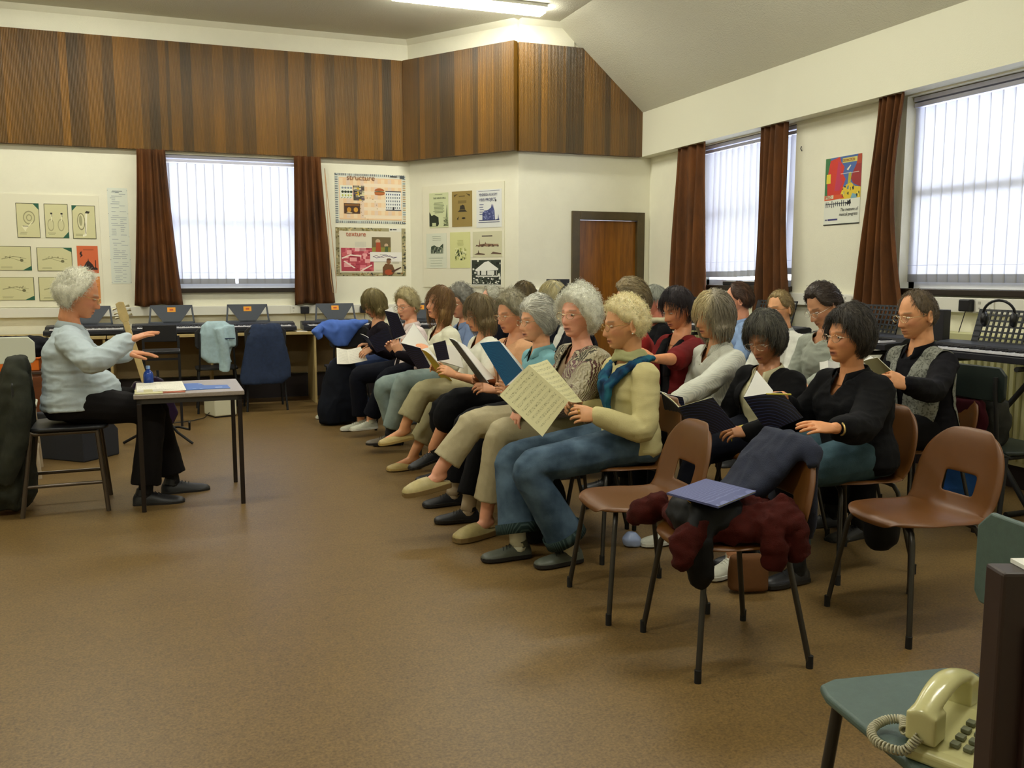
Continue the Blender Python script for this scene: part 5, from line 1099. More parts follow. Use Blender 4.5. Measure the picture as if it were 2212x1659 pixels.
def shoe(kind, col, ank, d, parent, s=1., pitch=0., seed=1):
    """d = toe direction (person-local, horizontal); ank = ankle joint"""
    d = V(d); d.z = 0; d = d.normalized(); up = V((0, 0, 1)); sd = up.cross(d)
    Rm = MX(((d.x, sd.x, 0), (d.y, sd.y, 0), (0, 0, 1))).to_4x4() @ MX.Rotation(pitch, 4, 'Y')
    T = MX.Translation(V(ank)) @ Rm @ MX.Translation((0, 0, -.085*s)) @ MX.Scale(s, 4)
    st = [(-.062, .022, .045), (-.055, .032, .062), (-.02, .036, .075), (.03, .038, .070), (.075, .042, .055), (.115, .046, .046), (.15, .043, .040), (.178, .032, .032), (.190, .015, .022)]
    if kind in ('clog', 'loafer'): st = [(-.060, .022, .030), (-.052, .032, .036), (-.02, .036, .034), (.03, .039, .040), (.075, .044, .056), (.115, .047, .052), (.15, .044, .042), (.178, .034, .034), (.190, .016, .024)]
    if kind == 'clog': st = [(-.060, .022, .032), (-.05, .034, .036), (-.02, .038, .038), (.02, .042, .052), (.06, .047, .080), (.105, .050, .076), (.15, .048, .064), (.185, .036, .050), (.198, .018, .036)]
    mb = MB(); n = 14; vs = []
    for x, w_, h in st:
        for j in range(n):
            a = PI*j/(n-1); vs.append(T @ V((x, math.cos(a)*w_*(1-.12*math.sin(a)), .014+(h-.014)*max(0, math.sin(a))**.8)))
    f = [(i*n+j, i*n+j+1, (i+1)*n+j+1, (i+1)*n+j) for i in range(len(st)-1) for j in range(n-1)]+[(i*n+n-1, i*n, (i+1)*n, (i+1)*n+n-1) for i in range(len(st)-1)]
    f += [tuple(range(n)), tuple(range(len(st)*n-1, (len(st)-1)*n-1, -1))]
    mb.add(vs, f)
    o = mb.build('shoe', mat('shoe_'+col, col, .45 if kind != 'sneaker' else .6, var=.1, vscale=40), parent, smooth=50)
    if kind not in ('clog', 'loafer'): mb2 = MB(); mb2.tube([T @ V((-.012, 0, .055)), T @ V((-.006, 0, .085))], [.040*s, .037*s], 14); mb2.build('ankle_collar', MATS['shoe_'+col], o, smooth=50)
    so = MB(); pl = []
    out = [(x, w_+.003) for x, w_, h in st]; poly = [(x, w_) for x, w_ in out]+[(x, -w_) for x, w_ in reversed(out)]
    so.prism(poly, 0, .018 if kind != 'clog' else .026, 'z', T=T); sc_ = {'sneaker': 'd8d8cc', 'clog': '7a6238', 'loafer': 'b49a5c'}.get(kind, '17130f')
    so.build('sole', mat('sole_'+sc_, sc_, .7), o, bevel=.002)
    if kind in ('lace', 'sneaker'):
        l = MB(); lc = '17171a' if kind == 'lace' else 'efefe6'
        for i in range(4):
            x = .025+i*.017; z = .071-i*.0055
            l.tube([T @ V((x, -.022, z-.008)), T @ V((x+.004, 0, z+.005)), T @ V((x+.010, .022, z-.008))], .0018*s, 5)
        l.build('laces', mat('lace_'+lc, lc, .7), o)
    return o
FAB = {}
def fabric(key, c, kind='plain', c2=None, c3=None):
    """cloth materials: plain, knit, stripe, patchwork, brocade, denim, scarf"""
    if key in FAB: return FAB[key]
    m = mat('cloth_'+key, c, .85, spec=.2, var=.06 if kind == 'plain' else 0, vscale=22, bump=.25, bscale=420); FAB[key] = m; N, L = nodes(m); b = N['Principled BSDF']
    if kind == 'plain': return m
    tc = N.new('ShaderNodeTexCoord'); sp = N.new('ShaderNodeSeparateXYZ'); L.new(tc.outputs['Object'], sp.inputs[0])
    if kind == 'denim':
        n = N.new('ShaderNodeTexNoise'); n.inputs['Scale'].default_value = 9; n.inputs['Detail'].default_value = 6; L.new(tc.outputs['Object'], n.inputs[0]); fac = n.outputs['Fac']; pos = (.35, .7)
    elif kind == 'stripe':
        a = N.new('ShaderNodeMath'); a.operation = 'MULTIPLY'; a.inputs[1].default_value = 2*PI/.008; L.new(sp.outputs[1], a.inputs[0]); s_ = N.new('ShaderNodeMath'); s_.operation = 'SINE'; L.new(a.outputs[0], s_.inputs[0]); fac = s_.outputs[0]; pos = (.1, .8)
    elif kind == 'knit':
        w_ = N.new('ShaderNodeTexWave'); w_.inputs['Scale'].default_value = 75; w_.bands_direction = 'Z'; w_.inputs['Distortion'].default_value = 2.5; w_.inputs['Detail Scale'].default_value = 3; L.new(tc.outputs['Object'], w_.inputs[0]); fac = w_.outputs['Fac']; pos = (.2, .9)
    elif kind in ('brocade', 'scarf'):
        n = N.new('ShaderNodeTexVoronoi'); n.inputs['Scale'].default_value = 90 if kind == 'brocade' else 16; n.feature = 'SMOOTH_F1'; mp = N.new('ShaderNodeTexNoise'); mp.inputs['Scale'].default_value = 26; L.new(tc.outputs['Object'], mp.inputs[0])
        ad = N.new('ShaderNodeVectorMath'); ad.operation = 'MULTIPLY_ADD'; ad.inputs[1].default_value = (.06, .06, .06); L.new(mp.outputs['Color'], ad.inputs[0]); L.new(tc.outputs['Object'], ad.inputs[2]); L.new(ad.outputs[0], n.inputs['Vector']); fac = n.outputs['Distance']; pos = (.15, .5) if kind == 'brocade' else (.1, .7)
    elif kind == 'patchwork':
        v = N.new('ShaderNodeTexVoronoi'); v.inputs['Scale'].default_value = 9; L.new(tc.outputs['Object'], v.inputs[0])
        r0 = N.new('ShaderNodeValToRGB'); r0.color_ramp.interpolation = 'CONSTANT'; e = r0.color_ramp.elements; e[0].position = 0; e[0].color = (*lin('8a766c'), 1); e[1].position = .25; e[1].color = (*lin('6a4a48'), 1)
        for p_, c_ in ((.42, 'b9ae94'), (.58, '5c5a50'), (.72, '8c6a70'), (.86, 'd0c8b0')): k = e.new(p_); k.color = (*lin(c_), 1)
        s2 = N.new('ShaderNodeSeparateColor'); L.new(v.outputs['Color'], s2.inputs[0]); L.new(s2.outputs[0], r0.inputs[0])
        w_ = N.new('ShaderNodeTexWave'); w_.inputs['Scale'].default_value = 42; w_.bands_direction = 'DIAGONAL'; w_.inputs['Distortion'].default_value = 6; L.new(tc.outputs['Object'], w_.inputs[0])
        mx = N.new('ShaderNodeMix'); mx.data_type = 'RGBA'; mx.blend_type = 'MIX'; rr = N.new('ShaderNodeMath'); rr.operation = 'GREATER_THAN'; rr.inputs[1].default_value = .62; L.new(w_.outputs['Fac'], rr.inputs[0])
        L.new(rr.outputs[0], mx.inputs[0]); L.new(r0.outputs[0], mx.inputs[6]); mx.inputs[7].default_value = (*lin('c9c1a6'), 1); L.new(mx.outputs[2], b.inputs['Base Color'])
        bp = N.new('ShaderNodeBump'); bp.inputs['Strength'].default_value = .8; bp.inputs['Distance'].default_value = .01; L.new(w_.outputs['Fac'], bp.inputs['Height']); L.new(bp.outputs[0], b.inputs['Normal'])
        return m
    r = N.new('ShaderNodeValToRGB'); e = r.color_ramp.elements; e[0].position, e[1].position = pos; e[0].color = (*lin(c), 1); e[1].color = (*lin(c2 or c), 1)
    if c3: k = e.new((pos[0]+pos[1])/2); k.color = (*lin(c3), 1)
    L.new(fac, r.inputs[0]); L.new(r.outputs[0], b.inputs['Base Color']); return m

def person(label, head, rz, seat=.44, hip=(-.05, 0), hyaw=0, hpitch=0, hroll=0, hs=1., skin='c98f6c', hair=None, brow='6a5a4a', glasses=None, mouth=0, fem=1, girth=1., belly=0., bust=.55,
           top=None, over=None, low=None, legs=(None, None), arms=(None, None), hands=({}, {}), shoes=None, socks=None, fine=False, extras=None, seed=1, group=None, neckf=0., eyes_down=.5, twist=0., earring=False, shw=.155, foldamp=1.):
    """head: world position of the point between the ears at eye height; rz: heading of the body; arms: world wrist points + hand directions; legs: local ankle points"""
    rnd = np.random.default_rng(seed); random.seed(seed)
    fw = V((math.cos(rz), math.sin(rz), 0)); lf = V((-math.sin(rz), math.cos(rz), 0)); H = V(head)
    O = V((H.x, H.y, 0))+fw*hip[0]+lf*hip[1]; TW = MX.Translation(O) @ MX.Rotation(rz, 4, 'Z'); TI = TW.inverted()
    h = TI @ H; sc = hs
    Hm = MX.Translation(h) @ MX.Rotation(hyaw, 4, 'Z') @ MX.Rotation(hpitch, 4, 'Y') @ MX.Rotation(hroll, 4, 'X') @ MX.Scale(sc, 4)
    occ = Hm @ V((-.025, 0, -.075)); N_ = V((h.x-.035+neckf, h.y*.9, h.z-.165*sc)); Pc = V((0, 0, seat+.015))
    up = (N_-Pc); L = up.length; mid = Pc.lerp(N_, .5)+V((-.02, 0, 0)); side = V((math.sin(-twist), math.cos(twist), 0))
    def sp(u): a = Pc.lerp(mid, u); b_ = mid.lerp(N_, u); return a.lerp(b_, u)
    us = [0, .1, .24, .42, .58, .72, .83, .91, .97, 1.0]; G = girth; F_ = fem
    wa = [.15*G, .186*G, .178*G, (.142 if F_ else .155)*G, .150*G, .165*(G*.5+.5), .160, .105, .066, .054]
    wb = [.11*G, .138*G, .128*G, (.108 if F_ else .115)*G, .114*G, .116*(G*.5+.5), .096, .074, .060, .052]
    fdir = side.cross(up.normalized()).normalized()
    ws = [TI @ V(a['w']) if a else None for a in arms]
    def sh(k): c = sp(.845); return c+side*(k*shw)+V((.005, 0, 0))
    def torso(mb, inf, u0=0., bustk=1., u1=1.):
        uu = [u for u in us if u0 <= u <= u1]; uu = [u0]+[u for u in uu if u > u0+.02]
        etube(mb, [sp(u) for u in uu], [np.interp(u, us, wa)+inf for u in uu], [np.interp(u, us, wb)+inf for u in uu], side, 22)
        for k in (1, -1):
            S = sh(k); mb.ball(S, .052+inf, 14, 10); limb(mb, [sp(.93)+side*(k*.03), S], [.05+inf*.6, .045+inf*.8], 12)
            if F_ and bustk: mb.ball(sp(.66)+side*(k*.075*G)+fdir*(.070*G*bustk+inf*.3), (.062*G+inf, .062*G+inf, .060*G+inf), 14, 10)
        if belly: mb.ball(sp(.27)+fdir*(.06+belly*.5), (.11+belly+inf, .14*G+inf, .12*G+inf), 16, 12)
    arm_pts = []
    for i, k in ((0, 1), (1, -1)):
        S = sh(k); Wp = ws[i] if ws[i] is not None else V((.34, k*.10, seat+.20)); a = arms[i] or {}
        E_ = ik(S, Wp, .275*sc, .245*sc, V(a.get('pole', (-.25, k*.55, -1)))); arm_pts.append((S, E_, Wp))
    lg = []
    for i, k in ((0, 1), (1, -1)):
        q = legs[i] or {}; hipj = V((.0, k*.088*G, seat+.095)); an = V(q.get('a', (.46, k*.11, .085)))
        if q.get('world'): an = TI @ V(q['a'])
        kn = V(q['k']) if 'k' in q else None
        if kn is not None and q.get('world'): kn = TI @ kn
        if kn is None: kn = ik(hipj, an, .435*sc, .41*sc, V(q.get('pole', (.6, k*.05, 1))))
        td = V(q.get('t', (1, k*.15, 0)))
        if q.get('world'): td = TI.to_3x3() @ td
        lg.append((hipj, kn, an, td, q.get('p', 0)))
    # ---- body: one mesh
    body = MB(); torso(body, -.012, bustk=0)
    for S, E_, Wp in arm_pts:
        body_r = [.046, .043, .036, .034, .024]; m1 = S.lerp(E_, .5); m2 = E_.lerp(Wp, .3); limb(body, [S, m1, E_, m2, Wp], [.046, .042, .036, .037, .024])
    for hj, kn, an, td, pt in lg:
        limb(body, [hj, hj.lerp(kn, .5), kn, kn.lerp(an, .3), kn.lerp(an, .65), an], [.082*G, .072*G, .055, .054, .042, .033]); d = V((td.x, td.y, 0)).normalized(); lo = shoes and shoes[0] in ('lace', 'sneaker'); limb(body, [an+V((0, 0, -.030 if lo else -.012))-d*.025, an+d*(.11 if lo else .12)+V((0, 0, -.060-.12*math.sin(pt)))], [.027, .018] if lo else [.031, .026])
    me = remesh(body, .0085 if fine else .011, 3)
    hd = MB(); D, A, E2 = sphere_dirs(110, 92); P = head_pts(D); P[:, 0] += face_x(P, F_)
    hd.v = xf(Hm, P).tolist(); hd.f = grid_faces(110, 92); hd.c = [None]*len(hd.f); hd.mi = [0]*len(hd.f)
    etube(hd, [Hm @ V((-.02, 0, -.035)), Hm @ V((-.024, 0, -.085)), (Hm @ V((-.03, 0, -.115))).lerp(N_, .3), N_, N_.lerp(Pc, .12)], [.058, .052, .050 if F_ else .058, .058, .085], [.058, .056, .050 if F_ else .056, .056, .07], side, 22)
    for k in (1, -1):
        eM = Hm @ MX.Translation((-.010, k*.077, -.010)) @ MX.Rotation(k*.35, 4, 'Z')
        hd.tube([eM @ V((.017*math.cos(a)-.002*math.sin(a), k*.007, .030*math.sin(a))) for a in [PI*2*i/14 for i in range(15)]], .0048*sc, 7, cap=False)
        hd.ball(eM @ V((.002, 0, .0)), (.014*sc, .008*sc, .024*sc), 10, 8)
    me2 = remesh(hd, .0036 if fine else .0046, 2, .4)
    parts = [me, me2]; hw = []
    for i, k in ((0, 1), (1, -1)):
        a = arms[i]; Wp = arm_pts[i][2]; E_ = arm_pts[i][1]
        d = (TI.to_3x3() @ V(a['d'])).normalized() if a and 'd' in a else (Wp-E_).normalized()
        nz = (TI.to_3x3() @ V(a['n'])) if a and 'n' in a else V((0, 0, 1)); nz = (nz-d*nz.dot(d)).normalized(); yy = nz.cross(d)
        T = MX((( d.x, yy.x, nz.x, Wp.x), (d.y, yy.y, nz.y, Wp.y), (d.z, yy.z, nz.z, Wp.z), (0, 0, 0, 1))); hb = MB()
        hand_mesh(hb, T, -k, s=sc*(.96 if F_ else 1.06), **hands[i]); parts.append(remesh(hb, .0026 if fine else .0036, 2)); hw.append(T)
    bm = bmesh.new()
    for m_ in parts: bm.from_mesh(m_)
    me3 = bpy.data.meshes.new('person'); bm.to_mesh(me3); bm.free()
    for m_ in parts: bpy.data.meshes.remove(m_)
    C = get_co(me3); base = np.clip(np.array(lin(skin))*np.array([1.42, 1.47, 1.48]), 0, .9); col = np.tile(base, (len(C), 1)); col *= (.90+.2*fbm(C*45, 2))[:, None]
    hl = xf(Hm.inverted(), C); y, z, x = np.abs(hl[:, 1]), hl[:, 2], hl[:, 0]; inh = (x > .03) & (z > -.125) & (z < .11) & (y < .08)
    red = np.array(lin('cc7a62')); lipc = np.array(lin('a8554a'))
    m_ = (.45*ga((y-.045)/.022)*ga((z+.03)/.022)+.4*ga(y/.014)*ga((z+.042)/.014))*inh; col = col*(1-m_[:, None])+red*m_[:, None]
    m_ = np.clip(1.1*ss(.024-y, 0, .006)*ga((z+.072)/.0095), 0, 1)*inh*(.75 if F_ else .45); col = col*(1-m_[:, None])+lipc*m_[:, None]
    m_ = np.clip(ss(.017-y, 0, .006)*ga((z+.072)/(.0024+.004*mouth)), 0, .8)*inh; col = col*(1-m_[:, None])+np.array(lin('3a1714'))*m_[:, None]
    m_ = np.clip(ss(y, .012, .018)*ss(.052-y, 0, .008)*ga((z-.0235-.10*(y-.03)*0)/.0042), 0, 1)*inh*.65; col = col*(1-m_[:, None])+np.array(lin(brow))*m_[:, None]
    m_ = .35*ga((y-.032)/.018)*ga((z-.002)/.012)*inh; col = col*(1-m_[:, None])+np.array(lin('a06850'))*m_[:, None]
    set_col(me3, np.clip(col, 0, 1)); B = link(me3, 'person', SKIN); B.matrix_world = TW; tag(B, label, 'person', group)
    # ---- eyes, glasses, earrings
    xs = float(head_pts(np.array([[.94, .34, 0.]])/1.)[0, 0])
    for k in (1, -1):
        e = MB(); c = (.0785, k*.0315, .0015); oz = .0062*(1-.62*eyes_down)
        e.ball(c, (.0085, .0125, oz), 14, 8); e.ball((c[0]+.0055, c[1], c[2]-.001), (.0042, .0056, min(.0056, oz*.95)), 10, 6, mi=1)
        e.build('eye', [mat('eye_white', 'c9beb4', .25), mat('iris', '2a2420', .2)], B, smooth=180, T=Hm)
    if glasses:
        g = MB(); gx, r_ = .103, .0013
        for k in (1, -1):
            ring = [(gx-.10*abs(.024*math.cos(a)+.0)*0-.0-.25*max(0, k*(k*.033+.0235*math.cos(a))-.04), k*.033+.0235*math.cos(a), -.005+.0165*math.sin(a)) for a in [2*PI*i/20 for i in range(21)]]
            g.tube(ring, r_, 6, cap=False); g.tube([(gx-.004, k*.056, .002), (.06, k*.077, .004), (-.005, k*.081, .004), (-.022, k*.080, -.012)], r_*.9, 6)
        g.tube([(gx, -.010, -.001), (gx+.003, 0, .003), (gx, .010, -.001)], r_, 6)
        go = g.build('glasses', mat('frame_'+glasses, glasses, .25, metal=.8), B, smooth=60, T=Hm)
        ln = MB()
        for k in (1, -1):
            ln.add([(gx-.001-.25*max(0, k*(k*.033+.0225*math.cos(a))-.04), k*.033+.0225*math.cos(a), -.005+.0155*math.sin(a)) for a in [2*PI*i/16 for i in range(16)]], [tuple(range(16))])
        ln.build('lenses', glass(), go, T=Hm)
    if earring:
        e = MB(); [e.ball((-.004, k*.088, -.042), .0042, 8, 6) for k in (1, -1)]; e.build('earrings', mat('pearl', 'e8e0c8', .2), B, smooth=60, T=Hm)
    if hair: make_hair(hair, Hm, B, rnd)
    # ---- clothing
    upn = up.normalized()
    def uco(P):
        r = (P-np.array(Pc)) @ np.array(upn)/L; cen = np.array([list(sp(float(q))) for q in np.linspace(0, 1.2, 25)]); ci = np.stack([np.interp(r, np.linspace(0, 1.2, 25), cen[:, i]) for i in range(3)], 1); q = P-ci
        return r, q @ np.array(side), q @ np.array(fdir)
    def sleeve(mb, i, frac, r0, r1, inf):
        S, E_, Wp = arm_pts[i]; tot = 2.0*frac
        if tot <= 1: pe = S.lerp(E_, tot); limb(mb, [S, S.lerp(pe, .5), pe], [.050+inf, .048+inf, .047+inf])
        else: pe = E_.lerp(Wp, min(1, (tot-1))*.985); limb(mb, [S, S.lerp(E_, .5), E_, E_.lerp(pe, .5), pe], [.050+inf, .047+inf, .043+inf, .041+inf, r1+inf*.6])
    vx = .0085 if fine else .011
    for lay, nm, dinf in ((top, 'top', .010), (over, 'over', .022)):
        if not lay: continue
        inf = lay.get('inf', dinf); mb = MB(); torso(mb, inf, lay.get('u0', .0), bust)
        if lay.get('sleeve', 1): [sleeve(mb, i, lay.get('sleeve', 1) if not isinstance(lay.get('sleeve', 1), (list, tuple)) else lay['sleeve'][i], .05, lay.get('cuff', .033), inf) for i in (0, 1)]
        m_ = remesh(mb, vx, 3); fo = lay.get('folds', .007)*foldamp
        Pn = get_co(m_); folds(m_, fo, lay.get('ff', (10, 10, 20)), seed+(7 if nm == 'over' else 0))
        vd, vw = lay.get('v', (.86, .05)); op = lay.get('open'); capc = lay.get('cap', .955); nosl = not lay.get('sleeve', 1)
        def cut(Pq):
            u, l_, f_ = uco(Pq); k_ = (u > capc+.0) & (np.hypot(l_, f_) < .075+inf*.5) & (u > capc)
            k_ |= (f_ > 0) & (u > vd) & (np.abs(l_) < vw*ss(u, vd-.02, 1.0)+.0)
            if op: k_ |= (f_ > .02) & (np.abs(l_) < np.interp(u, [0, .3, .7, .95, 1.05], op))
            if nosl: k_ |= (np.abs(l_) > .178)
            if lay.get('u0', 0) <= .02: k_ |= (u < .012) & (np.abs(l_) < .3)
            return k_
        cut_mesh(m_, cut); o = link(m_, lay.get('name', 'shirt'), lay['m'], B); s_ = o.modifiers.new('Solidify', 'SOLIDIFY'); s_.thickness = .004; s_.offset = -1
        if lay.get('collar'):
            cm = MB(); c0 = N_+V((.0, 0, .0)); cr = .062; nn = 26; vs = []
            for j in range(nn+1):
                a = math.radians(22)+math.radians(316)*j/nn; fr_ = abs(j/nn-.5)*2; dx = V((math.cos(a), math.sin(a), 0))
                a_in = c0+fdir*(dx.x*cr)+side*(dx.y*cr*1.05)+upn*(.018-.03*fr_**2); tp = c0+fdir*(dx.x*(cr+.004))+side*(dx.y*(cr+.004)*1.05)+upn*(.034-.030*fr_**2); ou = c0+fdir*(dx.x*(cr+.026+.016*fr_**4))+side*(dx.y*(cr+.028))+upn*(-.002-.052*fr_**2.0)
                vs += [a_in, tp, ou]
            fs = [(3*j+e, 3*j+3+e, 3*j+4+e, 3*j+1+e) for j in range(nn) for e in (0, 1)]
            oo = cm.add(vs, fs).build('collar', lay.get('cm', lay['m']), o, smooth=60); s_ = oo.modifiers.new('Solidify', 'SOLIDIFY'); s_.thickness = .004
        if lay.get('buttons'):
            bb = MB(); 
            for q in np.linspace(.12, .8, lay['buttons']):
                pc = sp(float(q)); fwd_ = np.interp(q, us, wb)+inf+.004+(.035*bust*F_*math.exp(-((q-.66)/.12)**2)); p = pc+fdir*fwd_; bb.ball(p, (.004, .006, .006), 8, 6)
            bb.build('buttons', mat('button', 'd8d4c4', .4), o, smooth=60)
        if nm == 'top': B_top = o
    if low:
        k_ = low['kind']; inf = .010; mb = MB(); ue = low.get('ue', .20)
        etube(mb, [sp(0)-V((0, 0, .0)), sp(.08), sp(ue)], [.165*G+inf, .186*G+inf, .176*G+inf], [.12*G+inf, .138*G+inf, .126*G+inf], side, 22)
        if k_ == 'trousers':
            fl = low.get('flare', .052); hem = low.get('hem', .93)
            for hj, kn, an, td, pt in lg:
                he = kn.lerp(an, hem)
                limb(mb, [hj, hj.lerp(kn, .5), kn, kn.lerp(he, .5), he-(he-kn).normalized()*.02], [.092*G+inf, .083*G+inf, .066+inf, .057+inf*.6+(fl-.052)*.5, fl+inf*.5]); mb.tube([he-(he-kn).normalized()*.04, he], [fl+inf*.5, fl+inf*.7], 16)
        else:
            for hj, kn, an, td, pt in lg:
                d2 = (an-kn).normalized(); limb(mb, [hj, hj.lerp(kn, .5), kn+(kn-hj).normalized()*.02, kn+d2*low.get('drop', .10)], [.098*G+inf, .092*G+inf, .076+inf, .085+inf])
            a, b_ = lg[0], lg[1]; limb(mb, [(a[0]+b_[0])/2, (a[1]+b_[1])/2, (a[1]+b_[1])/2+V((.02, 0, -low.get('drop', .10)))], [.10, .085, .07])
        m_ = remesh(mb, vx, 3); kn_s = [np.array(q[1]) for q in lg]
        def af(P): return .5+1.2*np.maximum.reduce([np.exp(-(np.linalg.norm(P-q, axis=1)/.14)**2) for q in kn_s])
        folds(m_, .009*foldamp, (9, 9, 11), seed+21, af)
        if k_ == 'trousers':
            ends = [(np.array(kn.lerp(an, low.get('hem', .93))), np.array((an-kn).normalized())) for hj, kn, an, td, pt in lg]
            def cut2(P):
                r = np.zeros(len(P), bool)
                for e_, d_ in ends: q = P-e_; al = q @ d_; r |= (al > -.012) & (np.linalg.norm(q-al[:, None]*d_, axis=1) < .15)
                return r
            cut_mesh(m_, cut2)
        o = link(m_, low.get('name', k_), low['m'], B)
        if k_ == 'trousers': s_ = o.modifiers.new('Solidify', 'SOLIDIFY'); s_.thickness = .004; s_.offset = -1
        if low.get('turnup'):
            for hj, kn, an, td, pt in lg:
                he = kn.lerp(an, low.get('hem', .93)); d2 = (he-kn).normalized(); mb = MB(); mb.tube([he-d2*.045, he+d2*.004], [low.get('flare', .052)+.016]*2, 18, cap=False); oo = mb.build('turn_up', low['turnup'], o, smooth=60)
                s_ = oo.modifiers.new('Solidify', 'SOLIDIFY'); s_.thickness = .004
    if socks is None and shoes and shoes[0] == 'lace' and low and low['kind'] == 'trousers': socks = mat('dark_sock', '15161a', .85)
    if socks:
        for hj, kn, an, td, pt in lg: mb = MB(); d2 = (kn-an).normalized(); limb(mb, [an-V((0, 0, .03)), an+d2*.05, an+d2*.15], [.041, .041, .043]); mb.build('sock', socks, B, smooth=180)
    if shoes:
        for hj, kn, an, td, pt in lg: shoe(shoes[0], shoes[1], an, td, B, s=sc*(.98 if F_ else 1.08), pitch=pt)
    ctx = dict(B=B, N=N_, sp=sp, side=side, fdir=fdir, up=upn, Hm=Hm, hw=hw, lg=lg, arm=arm_pts, TW=TW)
    if extras: extras(ctx)
    return B
JEAN = fabric('jeans', '34475a', 'denim', '5a7084'); JEANL = fabric('pale_jeans', '7a8c88', 'denim', '9aaaa6'); JEAND = fabric('dark_jeans', '1c2438', 'denim', '323f58')
BEIGE = fabric('beige_twill', 'b3a888'); KHAKI = fabric('khaki_twill', 'a59d78'); BLACKC = fabric('black_cloth', '07070b'); NAVYC = fabric('navy_cloth', '0a0d1a'); CHARC = fabric('charcoal_cloth', '120f10')
WHITEC = fabric('white_cotton', 'dcdcd0'); CREAM = fabric('cream_knit', 'd6cc98', 'knit', 'd0c58e'); PLAID = fabric('dark_tartan', '1c2c2c', 'stripe', '3a4a48')
HOLD = dict(curl=(.55, .6, .45), thumb=(.55, .45)); REST = dict(curl=(.30, .45, .30), thumb=(.5, .25)); OPENH = dict(curl=(.10, .15, .12), spread=1.3, thumb=(.75, .15))
def watch(i, m='c8b070'):
    def f(c):
        T = c['hw'][i]; mb = MB(); mb.tube([T @ V((-.035, .029*math.cos(a), .024*math.sin(a))) for a in [2*PI*j/18 for j in range(19)]], .004, 8, cap=False); o = mb.build('wrist_watch', mat('watch_'+m, m, .3, metal=.8), c['B'], smooth=60)
    return f
def scarf(c):
    mb = MB(); N_, s, f, u = c['N'], c['side'], c['fdir'], c['up']
    for k in range(3):
        ring = [N_+u*(-.004+.016*k+.006*math.sin(3*a+k))+f*(math.cos(a)*(.078-.007*k))+s*(math.sin(a)*(.080-.007*k)) for a in [2*PI*j/20 for j in range(21)]]; mb.tube(ring, .014, 8, cap=False)
    o = soft('neck_scarf', mb, fabric('pale_green_silk', 'a8a878'), c['B'], vox=.007, amp=.006, freq=(20, 20, 40), seed=3)
    mb = MB(); P = [c['sp'](1.0)+f*-.07+s*.02, c['sp'](1.0)+f*-.05+s*.075, c['sp'](.97)+f*.02+s*.10, c['sp'](.88)+f*.10+s*.085, c['sp'](.74)+f*.158+s*.06, c['sp'](.58)+f*.165+s*.05, c['sp'](.48)+f*.15+s*.05]
    etube(mb, P, [.03, .045, .050, .048, .040, .030, .016], [.016, .016, .016, .016, .016, .016, .010], s)
    P = [c['sp'](.99)+f*-.05-s*.07, c['sp'](.95)+f*.03-s*.09, c['sp'](.86)+f*.11-s*.05, c['sp'](.76)+f*.155+s*.0, c['sp'](.60)+f*.165+s*.02]
    etube(mb, P, [.03, .042, .040, .034, .020], [.016, .016, .016, .016, .012], s)
    soft('blue_scarf', mb, fabric('teal_scarf', '0c1a30', 'scarf', '2a6c80', '123a5c'), c['B'], vox=.007, amp=.012, freq=(26, 26, 14), seed=5)
    T = c['hw'][0]; mb = MB(); mb.tube([T @ V((.098, -.0105+.0102*math.cos(a), .0105*math.sin(a))) for a in [2*PI*j/14 for j in range(15)]], .0022, 6, cap=False); mb.build('ring', mat('gold', 'd8b04a', .25, metal=.95), c['B'], smooth=60)
ALL = {}
ALL['A'] = lambda: person('curly blonde woman in a cream jumper and blue scarf, front row nearest the camera', (2.050, 3.900, 1.113), PI+.02, hip=(-.03, .0), hyaw=-0.12, hpitch=.12, skin='c08a62', glasses='b89a5a', fine=True, seed=1, mouth=.3, eyes_down=.6,
    hair=dict(style='earsout', c='fbeec2', c2='e6d6a0', t=.020, top=.004, back=.008, curl=.007, cf=80, n=4200, ln=.022, rc=.0035, sr=.0010), earring=True,
    top=dict(m=CREAM, name='jumper', v=(.93, .03), sleeve=1, cuff=.036, inf=.016, folds=.008, ff=(9, 9, 18), u0=.05), low=dict(kind='trousers', m=JEAN, flare=.088, hem=.91, turnup=PLAID), socks=fabric('white_sock', 'd9d8c4'), shoes=('lace', '50544a'),
    legs=[dict(a=(1.70, 3.74, .09), k=(1.480, 3.760, 0.473), t=(-1, -.1, 0), world=1), dict(a=(1.50, 3.90, .09), k=(1.498, 4.020, 0.465), t=(-1, .0, 0), world=1)],
    arms=[dict(w=(1.827, 3.720, 0.701), d=(-1, .10, .12), n=(-.1, -.9, .45), pole=(-.3, .35, -1)), dict(w=(1.917, 4.100, 0.683), d=(-1, -.3, .25), n=(0, .9, .4))], hands=(HOLD, HOLD), extras=scarf)
